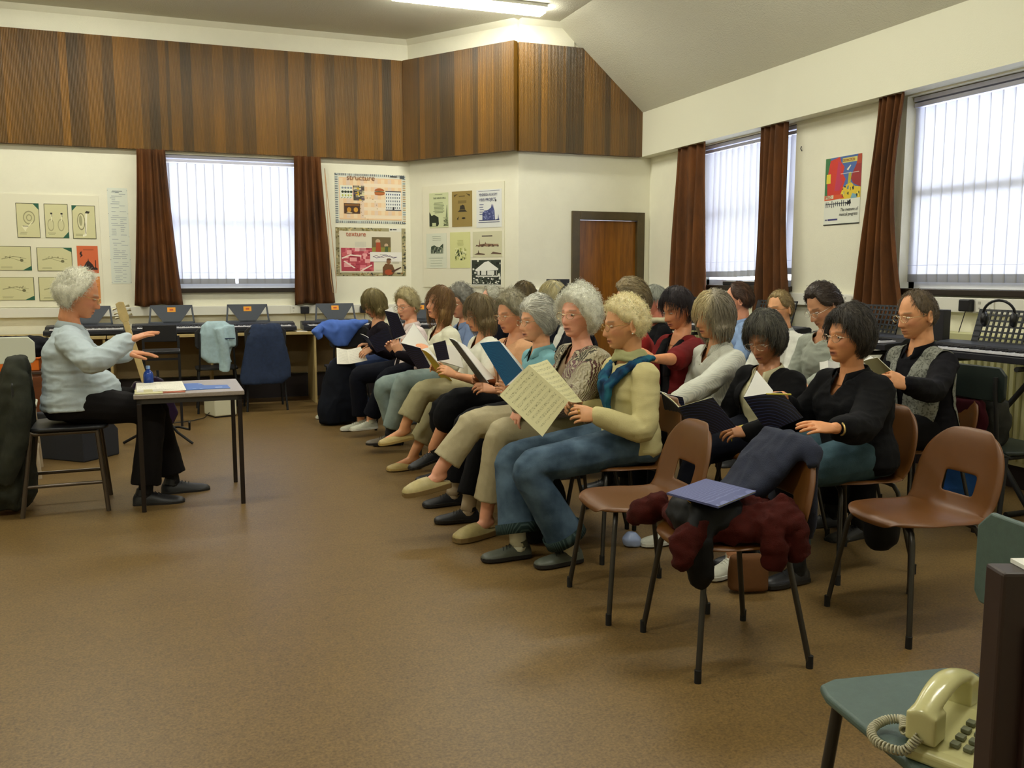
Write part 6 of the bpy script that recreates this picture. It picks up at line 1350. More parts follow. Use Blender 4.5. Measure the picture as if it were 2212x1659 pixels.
ALL['B'] = lambda: person('woman with big white curls and a crocheted patchwork cardigan, second in the front row', (2.021, 4.380, 1.139), PI+.05, hip=(-.02, 0), hyaw=0.42, hpitch=-.02, hs=1.03, skin='c98e74', glasses='cdb98a', fine=True, seed=2, mouth=.5, eyes_down=.4, girth=1.16,
    hair=dict(style='puffy', c='f4f3e4', c2='d2d1c0', t=.030, top=.004, side=.014, back=.018, curl=.011, cf=60, n=4600, ln=.030, rc=.006, sr=.0011),
    top=dict(m=fabric('taupe_cotton', '8e7a62'), v=(.80, .08)), over=dict(m=fabric('patchwork', '8a766c', 'patchwork'), name='cardigan', open=(.12, .09, .045, .05, .05), inf=.032, folds=.012, cuff=.05), low=dict(kind='trousers', m=BEIGE, flare=.072, hem=.80), shoes=('clog', 'b5a672'),
    legs=[dict(a=(1.47, 4.30, .09), k=(1.537, 4.260, 0.549), t=(-1, -.35, 0), world=1), dict(a=(1.249, 4.420, 0.328), k=(1.439, 4.400, 0.588), t=(-1, -.1, 0), p=.12, world=1)],
    arms=[dict(w=(1.643, 4.220, 0.699), d=(-.5, -.1, -.9), n=(-.9, -.3, .4), pole=(-.2, .6, -.6)), dict(w=(1.864, 4.560, 0.674), d=(-1, 0, 0))], hands=(REST, HOLD))
ALL['C'] = lambda: person('woman with straight silver-grey hair in a turquoise blue shirt holding the bright blue book', (1.975, 4.850, 1.085), PI+.02, hip=(-.04, 0), hyaw=0.14, hpitch=.05, skin='c48c68', fine=True, seed=3, glasses='b9a98a', eyes_down=.4, mouth=.3,
    hair=dict(style='fringe', c='dad8ca', c2='a6a498', t=.024, top=.008, back=.012, n=2600, ln=.055, sr=.0014, lift=.003, grav=.1, sweep=1), top=dict(m=fabric('turquoise_cotton', '7fb4bd'), name='blouse', collar=1, v=(.84, .05), sleeve=.55), low=dict(kind='trousers', m=BLACKC, flare=.07, hem=.90), shoes=('lace', '1b1c20'), socks=fabric('pale_sock', 'b8a890'),
    legs=[dict(a=(1.47, 4.60, .09), t=(-1, .12, 0), world=1), dict(a=(1.50, 4.98, .09), t=(-1, -.05, 0), world=1)], arms=[dict(w=(1.794, 4.680, 0.688), d=(-.75, .1, .35), n=(0, -1, .2)), dict(w=(1.961, 5.020, 0.638), d=(-.8, 0, .3), n=(0, 1, .2))], hands=(HOLD, HOLD))
ALL['E'] = lambda: person('woman with brown-grey hair in a peach cardigan and black skirt, fourth in the front row', (2.033, 5.420, 1.102), PI+.10, hip=(-.03, 0), hyaw=0.24, hpitch=.18, skin='b87f5c', fine=False, seed=4, glasses='c0a070', eyes_down=.7, mouth=.4,
    hair=dict(style='short', c='9c9478', c2='6e6852', t=.026, top=.010, back=.010, curl=.005, cf=40, n=1800, ln=.035, rc=.005), top=dict(m=fabric('peach_cotton', 'd8a98a'), v=(.86, .05), sleeve=0.5), over=dict(m=fabric('peach_knit', 'd9a982', 'knit', 'c99468'), name='cardigan', open=(.03, .02, .015, .04, .05), sleeve=.6, inf=.022), low=dict(kind='skirt', m=BLACKC, drop=.12), shoes=('lace', '17181c'),
    legs=[dict(a=(1.491, 5.380, 0.268), k=(1.621, 5.300, 0.567), t=(-1, -.1, 0), p=.25, world=1), dict(a=(1.62, 5.60, .09), t=(-1, 0, 0), world=1)], arms=[dict(w=(1.812, 5.120, 0.652), d=(-.9, .0, .25), n=(.1, -.7, .7), pole=(-.2, .5, -1)), dict(w=(1.906, 5.550, 0.667), d=(-.9, -.2, .3), n=(0, .8, .4))], hands=(HOLD, HOLD), extras=watch(0, 'd8d4c8'))
ALL['D'] = lambda: person('woman with a brown bob, cream blouse and khaki trousers, fifth in the front row', (2.014, 6.000, 1.079), PI+.0, hip=(-.05, 0), hyaw=0.10, hpitch=.22, skin='c08760', seed=5, eyes_down=.7, mouth=.4, glasses='c4a884',
    hair=dict(style='bob', c='6b5b3c', c2='8a7a56', t=.018, top=.006, hang=1.0, n=1600, ln=.06, sr=.0014), top=dict(m=fabric('ivory_cotton', 'e8e8d8'), name='blouse', v=(.82, .07), sleeve=.62, inf=.02, folds=.010), low=dict(kind='trousers', m=KHAKI, flare=.075, hem=.80), shoes=('loafer', 'b9a468'),
    legs=[dict(a=(1.422, 5.860, 0.322), k=(1.554, 5.860, 0.578), t=(-1, -.1, 0), p=.12, world=1), dict(a=(1.52, 6.02, .09), k=(1.749, 6.050, 0.487), t=(-1, -.1, 0), world=1)], arms=[dict(w=(1.739, 5.680, 0.685), d=(-.9, .1, .5), n=(0, -.8, .6)), dict(w=(1.782, 6.100, 0.678), d=(-.9, -.1, .4), n=(0, .8, .4))], hands=(HOLD, HOLD))
ALL['F'] = lambda: person('woman with shoulder-length auburn hair and a cream V-neck, chin raised, in pale jeans', (1.931, 6.720, 1.127), PI+.08, hip=(-.0, 0), hyaw=0.20, hpitch=-.14, skin='c98c68', seed=6, eyes_down=.7, mouth=.6,
    hair=dict(style='bobopen', c='8a6a3c', c2='6e4c28', t=.018, top=.006, hang=1.35, n=1700, ln=.07, sr=.0014), top=dict(m=fabric('cream_jersey', 'e6e4cc'), name='v_neck_top', v=(.74, .10), inf=.018, folds=.010), low=dict(kind='trousers', m=JEANL, flare=.062, hem=.93), shoes=('lace', '6a6254'),
    legs=[dict(a=(1.517, 6.700, 0.146), k=(1.612, 6.620, 0.556), t=(-1, 0, 0), world=1), dict(a=(1.62, 6.95, .09), t=(-1, 0, 0), world=1)], arms=[dict(w=(1.772, 6.400, 0.797), d=(-.9, 0, .3), n=(.1, -.6, .7)), dict(w=(1.813, 6.780, 0.737), d=(-.9, -.2, .3), n=(0, .8, .4))], hands=(HOLD, HOLD), extras=watch(0, '1b1b1e'))
ALL['G'] = lambda: person('fair curly-haired woman with a pale pink collar, second from the far front-row end', (1.859, 7.480, 1.093), PI+.10, hip=(-.03, 0), hyaw=0.42, hpitch=.18, skin='c99272', seed=7, eyes_down=.8, mouth=.5, glasses='b8a58a', earring=True,
    hair=dict(style='short', c='b8ab7c', c2='8c8058', t=.024, top=.012, curl=.008, cf=60, n=1600, ln=.03, rc=.006), top=dict(m=fabric('dark_plum', '150f18'), v=(.84, .07)), over=dict(m=fabric('pale_pink_cotton', 'ecdcd8'), name='open_shirt', open=(.06, .04, .035, .07, .08), sleeve=.6, collar=1, inf=.02), low=dict(kind='trousers', m=NAVYC, flare=.07), shoes=('sneaker', 'c3c4b0'),
    legs=[dict(a=(1.521, 7.450, 0.140), k=(1.633, 7.300, 0.507), t=(-1, -.25, 0), world=1), dict(a=(1.50, 7.75, .09), t=(-1, -.1, 0), world=1)], arms=[dict(w=(1.699, 7.120, 0.713), d=(-.35, .05, .9), n=(-.4, -.8, 0)), dict(w=(1.765, 7.600, 0.691), d=(-.5, -.2, .7), n=(0, .9, .2))], hands=(HOLD, HOLD))
ALL['H'] = lambda: person('woman with dark-blonde hair and a dark plum top at the far front-row end', (1.767, 8.380, 1.083), PI+.06, hip=(-.08, 0), hyaw=0.25, hpitch=.42, skin='c08a66', seed=8, eyes_down=1, glasses='2a2420',
    hair=dict(style='bob', c='8f8050', c2='6e6238', t=.020, top=.006, hang=.86, n=1700, ln=.06, sr=.0014), top=dict(m=fabric('plum_jersey', '140c16'), v=(.84, .07)), low=dict(kind='trousers', m=fabric('mid_jeans', '2c3a5c', 'denim', '3f5078'), flare=.06), shoes=('sneaker', 'b9b8a0'),
    legs=[dict(a=(1.642, 8.200, 0.129), t=(-1, -.2, 0), world=1), dict(a=(1.40, 8.5, .09), t=(-1, -.1, 0), world=1)], arms=[dict(w=(1.667, 7.980, 0.697), d=(-.8, 0, -.35), n=(.1, -.5, .8)), dict(w=(1.749, 8.500, 0.687), d=(-.9, -.1, .1))], hands=(REST, HOLD))
# ---- second row
ALL['I'] = lambda: person('woman with grey curls and a blue shirt, seen between the auburn and brown-bobbed women', (2.535, 8.100, 1.083), PI+.10, hip=(-.05, 0), hyaw=0.36, hpitch=.08, hs=1.14, skin='b98260', seed=9, glasses='c0a884', eyes_down=.5, hair=dict(style='puffy', c='8c8a7e', c2='5e5c54', t=.034, top=.018, side=.008, curl=.012, cf=50, n=1900, ln=.04, rc=.009),
    top=dict(m=fabric('chambray', '7f93b8'), name='shirt', collar=1, v=(.86, .05)), low=dict(kind='trousers', m=NAVYC), shoes=('lace', '222222'), extras=lambda c: soft('neck_tie', etube(MB(), [c['sp'](.95)+c['fdir']*.07+c['side']*.02, c['sp'](.8)+c['fdir']*.125+c['side']*.025, c['sp'](.55)+c['fdir']*.135+c['side']*.02], [.018, .026, .02], [.008, .008, .006], c['side']), BLACKC, c['B'], vox=.006, amp=.003))
ALL['K1'] = lambda: person('grey-haired person mostly hidden behind the peach cardigan woman, in the back rows', (2.489, 7.100, 1.136), PI-.1, hyaw=.1, hpitch=.1, hs=.93, fem=0, skin='cf9a80', seed=10, hair=dict(style='receding', c='b8b6a4', c2='9c9a88', t=.016, side=.012, curl=.007, n=1100, ln=.03), top=dict(m=NAVYC, name='jumper'), low=dict(kind='trousers', m=CHARC), shoes=('lace', '1b1b1b'), glasses='c8b898')
ALL['K2'] = lambda: person('person with dark brown hair seen only from the hairline up, in the back rows', (3.196, 8.150, 1.146), PI-.3, hyaw=-.3, hpitch=.15, fem=0, skin='b88464', seed=11, hair=dict(style='men', c='4a3c1e', c2='6b5a30', t=.020, top=.01, n=1200, ln=.035), top=dict(m=NAVYC, name='jumper'), low=dict(kind='trousers', m=CHARC), shoes=('lace', '1b1b1b'))
ALL['K3'] = lambda: person('fair streaked-haired woman with a white collar, behind the white-curled woman', (2.812, 6.550, 1.158), PI-.05, hyaw=-.35, hpitch=.15, skin='c99470', seed=12, hair=dict(style='bob', c='c0b27a', c2='a8a48c', t=.020, top=.008, hang=.75, n=1400, ln=.05), top=dict(m=WHITEC, name='blouse', collar=1), over=dict(m=NAVYC, name='waistcoat', sleeve=0, open=(.04, .04, .04, .07, .08)), low=dict(kind='trousers', m=NAVYC), shoes=('lace', '1b1b1b'))
ALL['K4'] = lambda: person('dark-haired singer almost hidden behind the white-curled woman', (2.742, 6.000, 1.146), PI-.05, hpitch=.2, skin='b88464', seed=13, hair=dict(style='short', c='3a3628', c2='2c2a20', t=.022, n=900), top=dict(m=NAVYC, name='jumper'), low=dict(kind='trousers', m=CHARC), shoes=('lace', '1b1b1b'))
ALL['K5'] = lambda: person('brown-grey haired person in a red jumper right behind the blonde woman in cream', (2.896, 5.420, 1.170), PI-.2, hyaw=-.15, hpitch=.1, hs=1.08, fem=0, skin='c08a6a', seed=14, hair=dict(style='short', c='94825c', c2='6c5f42', t=.026, top=.010, n=1900, ln=.04, sweep=1), top=dict(m=fabric('red_wool', '9c2a26'), name='jumper', v=(.93, .03)), low=dict(kind='trousers', m=CHARC), shoes=('lace', '1b1b1b'))
ALL['M'] = lambda: person('woman with short near-black hair and a deep red cardigan over a black scarf, eyes lowered', (2.959, 4.920, 1.137), PI+.05, hip=(-.04, 0), hyaw=0.12, hpitch=.30, skin='c08058', fine=True, seed=15, eyes_down=1., brow='2a2018', hair=dict(style='earsout', c='231a1c', c2='33262a', t=.020, top=.006, n=2200, ln=.05, sr=.0013, lift=.002),
    top=dict(m=BLACKC, v=(.80, .06), sleeve=.4), over=dict(m=fabric('deep_red_knit', '701a1a'), name='cardigan', open=(.05, .05, .05, .07, .08), sleeve=.55, inf=.026), low=dict(kind='trousers', m=BLACKC), shoes=('lace', '1b1b1b'),
    arms=[dict(w=(2.513, 4.420, 0.883), d=(-.8, .0, .35), n=(0, -.7, .6), pole=(.2, .5, -1)), None], hands=(HOLD, REST),
    extras=lambda c: soft('black_scarf', etube(etube(MB(), [c['sp'](.99)+c['fdir']*-.04+c['side']*.07, c['sp'](.92)+c['fdir']*.06+c['side']*.085, c['sp'](.74)+c['fdir']*.15+c['side']*.06, c['sp'](.52)+c['fdir']*.15+c['side']*.05], [.03, .035, .035, .03], [.02, .02, .018, .014], c['side']), [c['sp'](.99)+c['fdir']*-.04-c['side']*.07, c['sp'](.92)+c['fdir']*.06-c['side']*.085, c['sp'](.74)+c['fdir']*.15-c['side']*.04], [.03, .035, .03], [.02, .02, .018], c['side']), BLACKC, c['B'], vox=.008, amp=.008, freq=(20, 20, 10)))
ALL['N'] = lambda: person('woman with blonde and grey streaked hair in a finely striped pale shirt, second row', (2.897, 4.420, 1.111), PI-.02, hip=(-.05, 0), hyaw=0.04, hpitch=.10, skin='b98358', fine=True, seed=16, mouth=.3, eyes_down=.4, hair=dict(style='bob', c='d6c698', c2='77716a', cf2=1, t=.024, top=.010, back=.010, hang=.80, n=2800, ln=.06, sr=.0014, part=1),
    top=dict(m=fabric('fine_stripe', 'd6d6c8', 'stripe', 'bdc0b4'), name='striped_shirt', collar=1, v=(.80, .06), sleeve=1, buttons=5, inf=.018, folds=.010), low=dict(kind='trousers', m=NAVYC), shoes=('lace', '1b1b1b'),
    arms=[dict(w=(2.445, 4.050, 0.706), d=(-.8, -.1, -.25), n=(-.1, -.7, .7)), dict(w=(2.681, 4.400, 0.633), d=(-.9, 0, 0))], hands=(HOLD, HOLD))
ALL['O'] = lambda: person('woman in a black cardigan over a cream blouse, dark grey head bowed, second row', (2.842, 3.860, 1.024), PI+.10, hip=(-.09, 0), hyaw=0.32, hpitch=.34, skin='a06c4a', fine=True, seed=17, glasses='b8a890', eyes_down=.9, mouth=.3, brow='4a4038', girth=1.15, hair=dict(style='fringe', c='6c695c', c2='242122', t=.024, top=.006, back=.008, n=2600, ln=.04, sr=.0013, lift=.003, grav=.2),
    top=dict(m=fabric('cream_crepe', 'cfc9a4'), name='blouse', collar=1, v=(.82, .06), inf=.014), over=dict(m=fabric('black_wool', '07070a'), name='cardigan', open=(.13, .11, .08, .07, .07), inf=.028), low=dict(kind='trousers', m=NAVYC), shoes=('sneaker', 'c9c9b8'),
    legs=[dict(a=(2.34, 3.36, .09), t=(-1, -.4, 0), world=1), dict(a=(2.32, 3.85, .09), t=(-1, 0, 0), world=1)], arms=[dict(w=(2.521, 3.520, 0.610), d=(-.9, .2, .1), n=(0, -.5, .8)), dict(w=(2.567, 3.980, 0.580), d=(-.9, -.1, .1), n=(0, .6, .6))], hands=(HOLD, HOLD))
ALL['P'] = lambda: person('short-haired woman in a black V-neck top and jeans, second row nearest the camera', (2.868, 3.280, 1.070), PI+.0, hip=(-.06, 0), hyaw=0.04, hpitch=-.02, skin='c08258', fine=True, seed=18, glasses='c0ac90', mouth=.7, eyes_down=.3, brow='4a3c30', girth=1.10, hair=dict(style='puffy', c='4a4238', c2='1a1513', t=.024, top=.008, back=.010, n=3400, ln=.032, sr=.0012, lift=.002, grav=.1, part=-1),
    top=dict(m=BLACKC, name='v_neck_top', collar=1, v=(.78, .05), inf=.026, folds=.010, sleeve=.86, cuff=.042), low=dict(kind='trousers', m=fabric('slate_jeans', '2f4650', 'denim', '455e68')), shoes=('lace', '1a1a20'),
    legs=[dict(a=(2.52, 3.14, .09), t=(-1, -.1, 0), world=1), dict(a=(2.48, 3.44, .09), t=(-1, 0, 0), world=1)],
    arms=[dict(w=(2.482, 2.900, 0.734), d=(-.96, .12, .10), n=(-.1, -.45, .9), pole=(-.1, .35, -1)), dict(w=(2.657, 3.460, 0.788), d=(-1, -.3, .15), n=(0, .3, 1))], hands=(dict(curl=(.16, .22, .15), thumb=(.35, .30), spread=.7), REST), extras=watch(0))
# ---- third row
ALL['Q'] = lambda: person('balding man in a grey patterned waistcoat over a black shirt, right of the choir', (3.680, 3.700, 1.141), PI-.06, hip=(-.07, 0), hyaw=-0.02, hpitch=.16, hs=1.04, fem=0, skin='bf855c', fine=True, seed=19, glasses='cdb98c', eyes_down=.7, brow='6a5a44', girth=1.04, shw=.175, hair=dict(style='receding', c='6e5d44', c2='54483a', t=.006, n=2200, ln=.014, sr=.0011, lift=.002),
    top=dict(m=fabric('black_shirt', '08070e'), name='shirt', collar=1, v=(.90, .03), inf=.016, folds=.009), over=dict(m=fabric('brocade', '50524a', 'brocade', '92948a'), name='waistcoat', sleeve=0, open=(.0, .0, .035, .075, .085), inf=.026, folds=.005, v=(.5, .06)), low=dict(kind='trousers', m=BLACKC, flare=.07), shoes=('lace', '141414'),
    arms=[dict(w=(3.255, 3.300, 0.830), d=(-.85, .2, .32), n=(-.1, -.8, .5), pole=(-.2, .4, -1)), dict(w=(3.473, 3.720, 0.790), d=(-.9, -.3, .25), n=(0, .8, .4))], hands=(HOLD, HOLD))
ALL['R'] = lambda: person('dark-haired man in a pale grey jumper bending over his music', (3.634, 4.380, 1.169), PI+.0, hip=(-.12, 0), hyaw=0.00, hpitch=.52, hs=1.03, fem=0, skin='c08a68', fine=True, seed=20, glasses='d8d0c0', eyes_down=1, brow='3a2c28', shw=.175, girth=1.1, hair=dict(style='men', c='33261f', c2='4a3c30', t=.018, top=.006, n=2200, ln=.03, sr=.0012, sweep=1, lift=.002),
    top=dict(m=fabric('grey_marl', 'a3a89a'), name='jumper', v=(.92, .03), inf=.024, folds=.010), low=dict(kind='trousers', m=CHARC), shoes=('lace', '1b1b1b'), arms=[dict(w=(3.244, 3.980, 0.745), d=(-.9, .1, .1), n=(-.1, -.6, .7)), None], hands=(HOLD, HOLD))
ALL['S'] = lambda: person('sandy-haired man with glasses and a white shirt in the back row', (4.156, 5.480, 1.108), PI+.05, hip=(-.05, 0), hyaw=0.15, hpitch=.10, hs=1.02, fem=0, skin='c48c62', seed=21, glasses='6a5030', eyes_down=.7, hair=dict(style='men', c='a08a5c', c2='8a7448', t=.012, n=1700, ln=.022, sr=.0012, sweep=1, lift=.001), top=dict(m=WHITEC, name='shirt', collar=1, v=(.88, .04), inf=.02, folds=.009), low=dict(kind='trousers', m=CHARC), shoes=('lace', '1b1b1b'), shw=.17)
ALL['T'] = lambda: person('brown-haired man with a high forehead in a light blue shirt in the back row', (4.184, 6.050, 1.154), PI-.25, hip=(-.05, 0), hyaw=-.24, hpitch=.10, hs=1.02, fem=0, skin='c98a6c', seed=22, glasses='b0a090', eyes_down=.7, hair=dict(style='receding', c='3f2c20', c2='5a3c28', t=.018, back=.006, n=1700, ln=.03, sr=.0012, sweep=1, lift=.001), top=dict(m=fabric('sky_shirt', '8fa9d0'), name='shirt', collar=1, v=(.88, .04), inf=.02, folds=.009), low=dict(kind='trousers', m=CHARC), shoes=('lace', '1b1b1b'), shw=.17)
ALL['L'] = lambda: person('pink-faced grey-haired woman with an earring and a cream scarf, behind the red cardigan woman', (3.658, 6.450, 1.134), PI-.2, hyaw=-.02, hpitch=.08, skin='c47a66', seed=23, earring=True, glasses='b8a898', hair=dict(style='earsout', c='a8aa9c', c2='7e8076', t=.018, n=1400, ln=.03), top=dict(m=BLACKC, name='top', v=(.9, .04)), low=dict(kind='trousers', m=CHARC), shoes=('lace', '1b1b1b'),
    extras=lambda c: soft('cream_scarf', MB().tube([c['N']+c['up']*.02+c['fdir']*(math.cos(a)*.085)+c['side']*(math.sin(a)*.09) for a in [2*PI*j/20 for j in range(21)]], .024, 8, cap=False), fabric('cream_scarf', 'c9c2a0'), c['B'], vox=.008, amp=.008, freq=(20, 20, 30)))
# ---- the conductor
ALL['X'] = lambda: person('white-haired conductor in a pale blue shirt, seated at the left with both hands raised', (-0.504, 5.750, 1.234), .03, seat=.52, hip=(-.06, 0), hyaw=-.02, hpitch=.30, hs=1.06, fem=0, skin='b27652', fine=True, seed=24, glasses='c8b070', eyes_down=.6, brow='b8b0a0', neckf=-.02, shw=.18, girth=1.10, belly=.045,
    hair=dict(style='fluffyback', c='efeddc', c2='d4d2be', t=.018, back=.012, side=.006, curl=.007, cf=60, n=3600, ln=.035, rc=.005, sr=.001), top=dict(m=fabric('pale_blue_shirt', 'b9c6cc'), name='shirt', collar=1, v=(.93, .03), inf=.022, folds=.016, ff=(5, 5, 26), u0=.10, cuff=.040), low=dict(kind='trousers', m=CHARC, flare=.080, hem=.96, ue=.20), shoes=('lace', '16171c'),
    legs=[dict(a=(.52, .12, .09), k=(.43, .12, .565), t=(1, .1, 0)), dict(a=(.36, -.12, .09), k=(.42, -.12, .565), t=(1, -.1, 0))],
    arms=[dict(w=(-0.287, 6.020, 0.873), d=(1, .05, -.08), n=(.2, 0, 1), pole=(-.1, 1, -.5)), dict(w=(-0.259, 5.500, 0.977), d=(.92, .1, .32), n=(-.35, -.15, .9), pole=(-.15, -1, -.55))], hands=(OPENH, OPENH),
    extras=lambda c: MB().tube([c['hw'][0] @ V((-.02, .031*math.cos(a), .026*math.sin(a))) for a in [2*PI*j/18 for j in range(19)]], .006, 8, cap=False).build('wrist_watch', M_BLACK, c['B'], smooth=60))
BODY = {}
for k_ in ALL: BODY[k_] = ALL[k_]()
bpy.context.view_layer.update()

# ================================================================ chairs under the singers
WHO = dict(A='the woman in the cream jumper', B='the woman in the patchwork cardigan', C='the woman in the turquoise shirt', E='the woman in the peach cardigan', D='the woman with the brown bob', F='the auburn-haired woman', G='the woman with the pale pink collar', H='the leftmost woman', I='the grey-curled woman in the blue shirt',
           K1='the grey-haired person in the back rows', K2='the brown-haired person by the back wall', K3='the fair-haired woman with white collar', K4='the hidden dark-haired singer', K5='the person in the red jumper', M='the woman in the deep red cardigan', N='the woman in the striped shirt', O='the woman in the black cardigan', P='the woman in the black V-neck', Q='the man in the waistcoat', R='the man in the grey jumper', S='the man in the white shirt', T='the man in the light blue shirt', L='the woman with the cream scarf')
for k_, who in WHO.items():
    if k_ not in BODY: continue
    o = BODY[k_]; rz = o.matrix_world.to_euler().z; p = o.matrix_world.translation
    chair('brown plastic chair under '+who, p.x+math.cos(rz)*.045, p.y+math.sin(rz)*.045, rz)
# the conductor's chair and coat
px, py = BODY['X'].matrix_world.translation[:2] if 'X' in BODY else (-.56, 5.75)
tube_chair('dark metal-framed chair under the conductor with side rails', (px-.02, py, 0), .03, M_DARKPL, seat_z=.50, back=(.64, .79), w=.42, d=.40, tube=mat('worn_tube', '5c5248', .3, metal=.7))
mb = MB(); loft(mb, [(-.02, -.02, .03, .12, .13), (0, -.02, .12, .14, .17), (.0, 0, .30, .135, .18), (.03, 0, .50, .115, .185), (.055, 0, .68, .085, .19), (.075, 0, .82, .065, .185), (.085, 0, .885, .045, .15)])
mb.tube([(.10, -.15, .80), (.12, -.19, .62), (.06, -.21, .36), (.0, -.20, .20)], [.05, .055, .06, .05], 12)
o = soft('draped_overcoat', mb, fabric('grey_tweed', '24261f', 'denim', '3a3c32'), vox=.014, amp=.026, freq=(9, 9, 3), seed=31, loc=(px-.36, py, 0)); tag(o, 'long grey tweed overcoat hanging from the back of the conductor chair down to the floor', 'coat')
# ================================================================ music in their hands
SB = 'song books held by the choir'
book('sheet_music', 'large folded cream music sheet held by the woman in the cream jumper', (1.563, 3.930, 0.928), (1.737, 3.850, 0.758), (1.398, 3.880, 0.796), (1.573, 3.780, 0.608), (1.730, 4.100, 0.934), (1.887, 4.020, 0.723), page=M_OLD, th=.0015, bow=.010, cat='sheet music', group=SB)
book('song_book', 'bright blue song book held by the woman in the turquoise shirt', (1.553, 4.620, 0.983), (1.680, 4.560, 0.749), (1.607, 4.460, 1.003), (1.713, 4.400, 0.850), (1.757, 4.820, 0.961), (1.916, 4.760, 0.758), cover=M_BLUE, page=M_BLANK, group=SB, th=.005)
book('song_book', 'grey-backed song book held by the woman in the peach cardigan', (1.562, 5.240, 0.967), (1.743, 5.180, 0.697), (1.557, 5.060, 0.958), (1.731, 5.000, 0.712), (1.738, 5.460, 0.898), (1.911, 5.400, 0.689), cover=M_GREYC, page=M_BLANK, group=SB)
book('song_book', 'black song book with white pages held by the woman with the brown bob', (1.610, 5.780, 0.897), (1.630, 5.740, 0.782), (1.650, 5.620, 0.928), (1.665, 5.580, 0.807), (1.849, 5.980, 0.850), (1.870, 5.920, 0.706), cover=M_NAVY, page=M_BLANK, group=SB)
book('song_book', 'yellow-covered book held low in front of the woman with the brown bob', (1.592, 6.000, 0.840), (1.712, 5.920, 0.635), (1.615, 5.860, 0.816), (1.753, 5.800, 0.634), (1.673, 6.140, 0.837), (1.798, 6.060, 0.662), cover=M_YEL, page=M_BLANK, group=SB)
book('song_book', 'navy song book with one white leaf standing up, held by the auburn-haired woman', (1.532, 6.360, 0.861), (1.638, 6.300, 0.674), (1.640, 6.220, 0.832), (1.698, 6.140, 0.694), (1.692, 6.600, 0.994), (1.811, 6.540, 0.802), cover=M_NAVY, page=M_BLANK, group=SB)
book('song_book', 'tall navy song book held upright by the woman with the pale pink collar', (1.569, 7.040, 1.070), (1.631, 7.000, 0.843), (1.640, 6.900, 1.052), (1.695, 6.860, 0.890), (1.676, 7.260, 1.091), (1.743, 7.200, 0.838), cover=M_NAVY, page=M_BLANK, group=SB)
book('song_book', 'dark song book open above the knees of the leftmost woman', (1.606, 7.880, 0.797), (1.670, 7.840, 0.667), (1.564, 8.040, 0.825), (1.687, 8.000, 0.670), (1.743, 7.720, 0.901), (1.792, 7.680, 0.745), cover=M_NAVY, page=M_BLANK, group=SB)
book('song_sheet', 'open white music booklet resting on the knee of the leftmost woman', (1.455, 8.100, 0.682), (1.458, 8.020, 0.559), (1.366, 8.140, 0.698), (1.350, 8.040, 0.561), (1.577, 8.100, 0.704), (1.614, 7.980, 0.590), page=M_PAGE, th=.002, cat='sheet music', group=SB)
book('song_book', 'open navy song book held low by the woman in the black cardigan', (2.255, 3.720, 0.718), (2.332, 3.660, 0.569), (2.275, 3.920, 0.764), (2.298, 3.900, 0.632), (2.343, 3.560, 0.783), (2.406, 3.460, 0.655), cover=M_NAVY, page=M_OLD, group=SB)
book('song_book', 'open dark song book held by the woman in the striped shirt', (2.366, 4.020, 0.738), (2.378, 4.000, 0.672), (2.380, 4.140, 0.740), (2.381, 4.120, 0.675), (2.401, 3.920, 0.735), (2.397, 3.880, 0.679), cover=M_NAVY, page=M_BLANK, group=SB)
book('song_book', 'navy song book with a raised white leaf held by the woman in the black V-neck', (2.286, 3.240, 0.827), (2.358, 3.160, 0.680), (2.464, 3.400, 0.921), (2.509, 3.340, 0.837), (2.376, 3.100, 0.864), (2.412, 3.000, 0.767), cover=M_NAVY, page=M_BLANK, group=SB)
book('song_book', 'small cream song book held by the man in the waistcoat', (3.086, 3.420, 0.940), (3.124, 3.360, 0.874), (3.060, 3.300, 0.969), (3.089, 3.240, 0.913), (3.294, 3.600, 0.941), (3.355, 3.560, 0.883), cover=mat('cream_card', 'd6cf9c', .6), page=M_BLANK, group=SB, th=.003)
book('song_sheet', 'white music sheet between the man in grey and the woman in the black V-neck', (3.349, 3.980, 0.886), (3.332, 3.950, 0.834), (3.310, 4.000, 0.876), (3.294, 3.970, 0.818), (3.442, 4.000, 0.871), (3.429, 3.970, 0.818), page=M_BLANK, th=.002, cat='sheet music', group=SB)
a_, b_ = V((2.344, 3.160, 0.848)), V((2.361, 3.020, 0.863)); o = MB().tube([a_, b_], .0035, 6).build('pencil', mat('yellow_pencil', 'c9b83a', .4), smooth=60); tag(o, 'yellow pencil held across the navy book by the woman in the black V-neck', 'pencil')
a_ = V((2.499, 3.600, 0.620)); o = MB().tube([a_, a_+V((.03, -.03, .01)), a_+V((.05, -.05, .03))], [.008, .012, .004], 6).tube([a_+V((-.02, 0, -.02)), a_+V((-.025, -.01, -.06))], [.006, .003], 6).build('ribbon', mat('yellow_ribbon', 'c9b230', .5)); tag(o, 'yellow ribbon at the corner of the navy book of the woman in the black cardigan', 'ribbon')
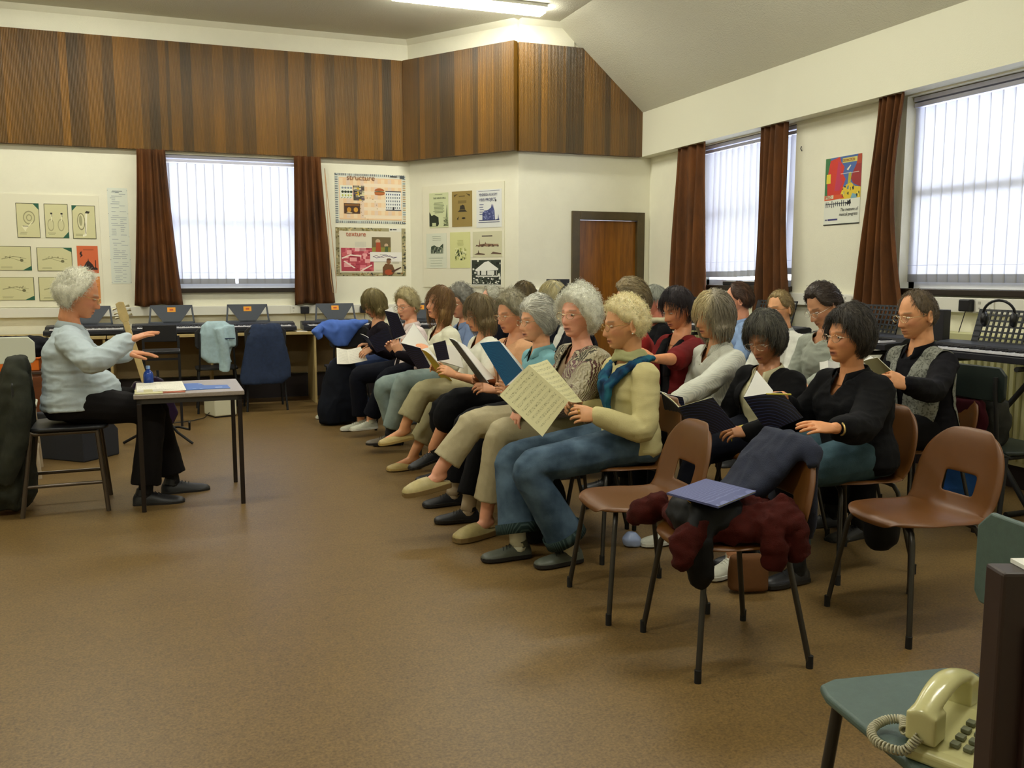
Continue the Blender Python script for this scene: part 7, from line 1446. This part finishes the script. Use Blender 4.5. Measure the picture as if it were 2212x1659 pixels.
# ================================================================ bags and things on the floor
def bag(name, label, m, loc, rings, seed, cat='bag', amp=.02, rz=0, extra=None, vox=.013):
    mb = MB(); loft(mb, rings)
    if extra: extra(mb)
    o = soft(name, mb, m, vox=vox, amp=amp, freq=(9, 9, 8), seed=seed, loc=(*loc, 0)); o.rotation_euler.z = rz; return tag(o, label, cat)
bag('shopping_bag', 'black bag on the floor between the cream jumper woman and the patchwork cardigan woman', mat('black_nylon', '0b0c0e', .6, spec=.2), (1.72, 4.14), [(0, 0, .01, .12, .09), (0, 0, .10, .13, .10), (0, 0, .24, .12, .08), (.0, 0, .33, .09, .05)], 41)
tag(MB().box((1.60, 4.08, .345), (1.74, 4.18, .36)).build('folded_paper', M_BLANK), 'pale folded paper lying on the black bag between the front-row chairs', 'paper')
bag('handbag', 'tan leather handbag on the floor under the coat-laden chair area', fabric('tan_leather', '6e4a2c'), (2.26, 3.13), [(0, 0, .01, .09, .05), (0, 0, .10, .09, .05), (0, 0, .16, .08, .035)], 42, amp=.006, rz=-.3)
bag('blue_bag', 'bright blue bag seen through the slot of the right empty chair', fabric('blue_nylon', '2f62b8'), (4.247, 3.926), [(0, 0, .01, .15, .10), (0, 0, .12, .16, .12), (0, 0, .26, .14, .10), (0, 0, .32, .08, .06)], 43)
bag('black_backpack', 'black bag hanging beneath the right empty chair', mat('black_nylon', '0b0c0e', .6, spec=.2), (2.66, 2.80), [(0, 0, .24, .03, .025), (0, 0, .28, .065, .05), (0, 0, .34, .07, .055), (0, 0, .395, .075, .06)], 44)
bag('plastic_bag', 'crumpled pale blue plastic bag on the floor behind the empty chair', mat('blue_plastic_film', 'a3b4dc', .2), (2.10, 3.88), [(0, 0, .005, .04, .035), (0, 0, .04, .045, .04), (0, 0, .07, .02, .02)], 45, amp=.015, vox=.007)
bag('red_jacket', 'dark crimson jacket hanging behind the man in the waistcoat', fabric('crimson_cloth', '3c0c16'), (3.97, 3.62), [(0, 0, .34, .02, .12), (0, 0, .45, .03, .14), (0, 0, .60, .03, .15), (-.02, 0, .70, .02, .13)], 46, cat='jacket')
dc = tube_chair('dark green-backed chair pushed under the right keyboard, a grey coat hung on it', (4.20, 3.56, 0), 0, mat('dark_green_pad', '1c2622', .5), back=(.70, .88), seat_z=.44, w=.42, tube=M_FERR, bars=False)
bag('grey_coat', 'grey checked coat bundled on the dark green-backed chair by the right wall', fabric('grey_check', '1f201e', 'denim', '3c3c38'), (4.10, 3.64), [(0, 0, .445, .10, .13), (0, 0, .55, .12, .16), (-.02, .0, .68, .10, .16), (-.04, 0, .76, .06, .10)], 47, cat='coat', amp=.03)
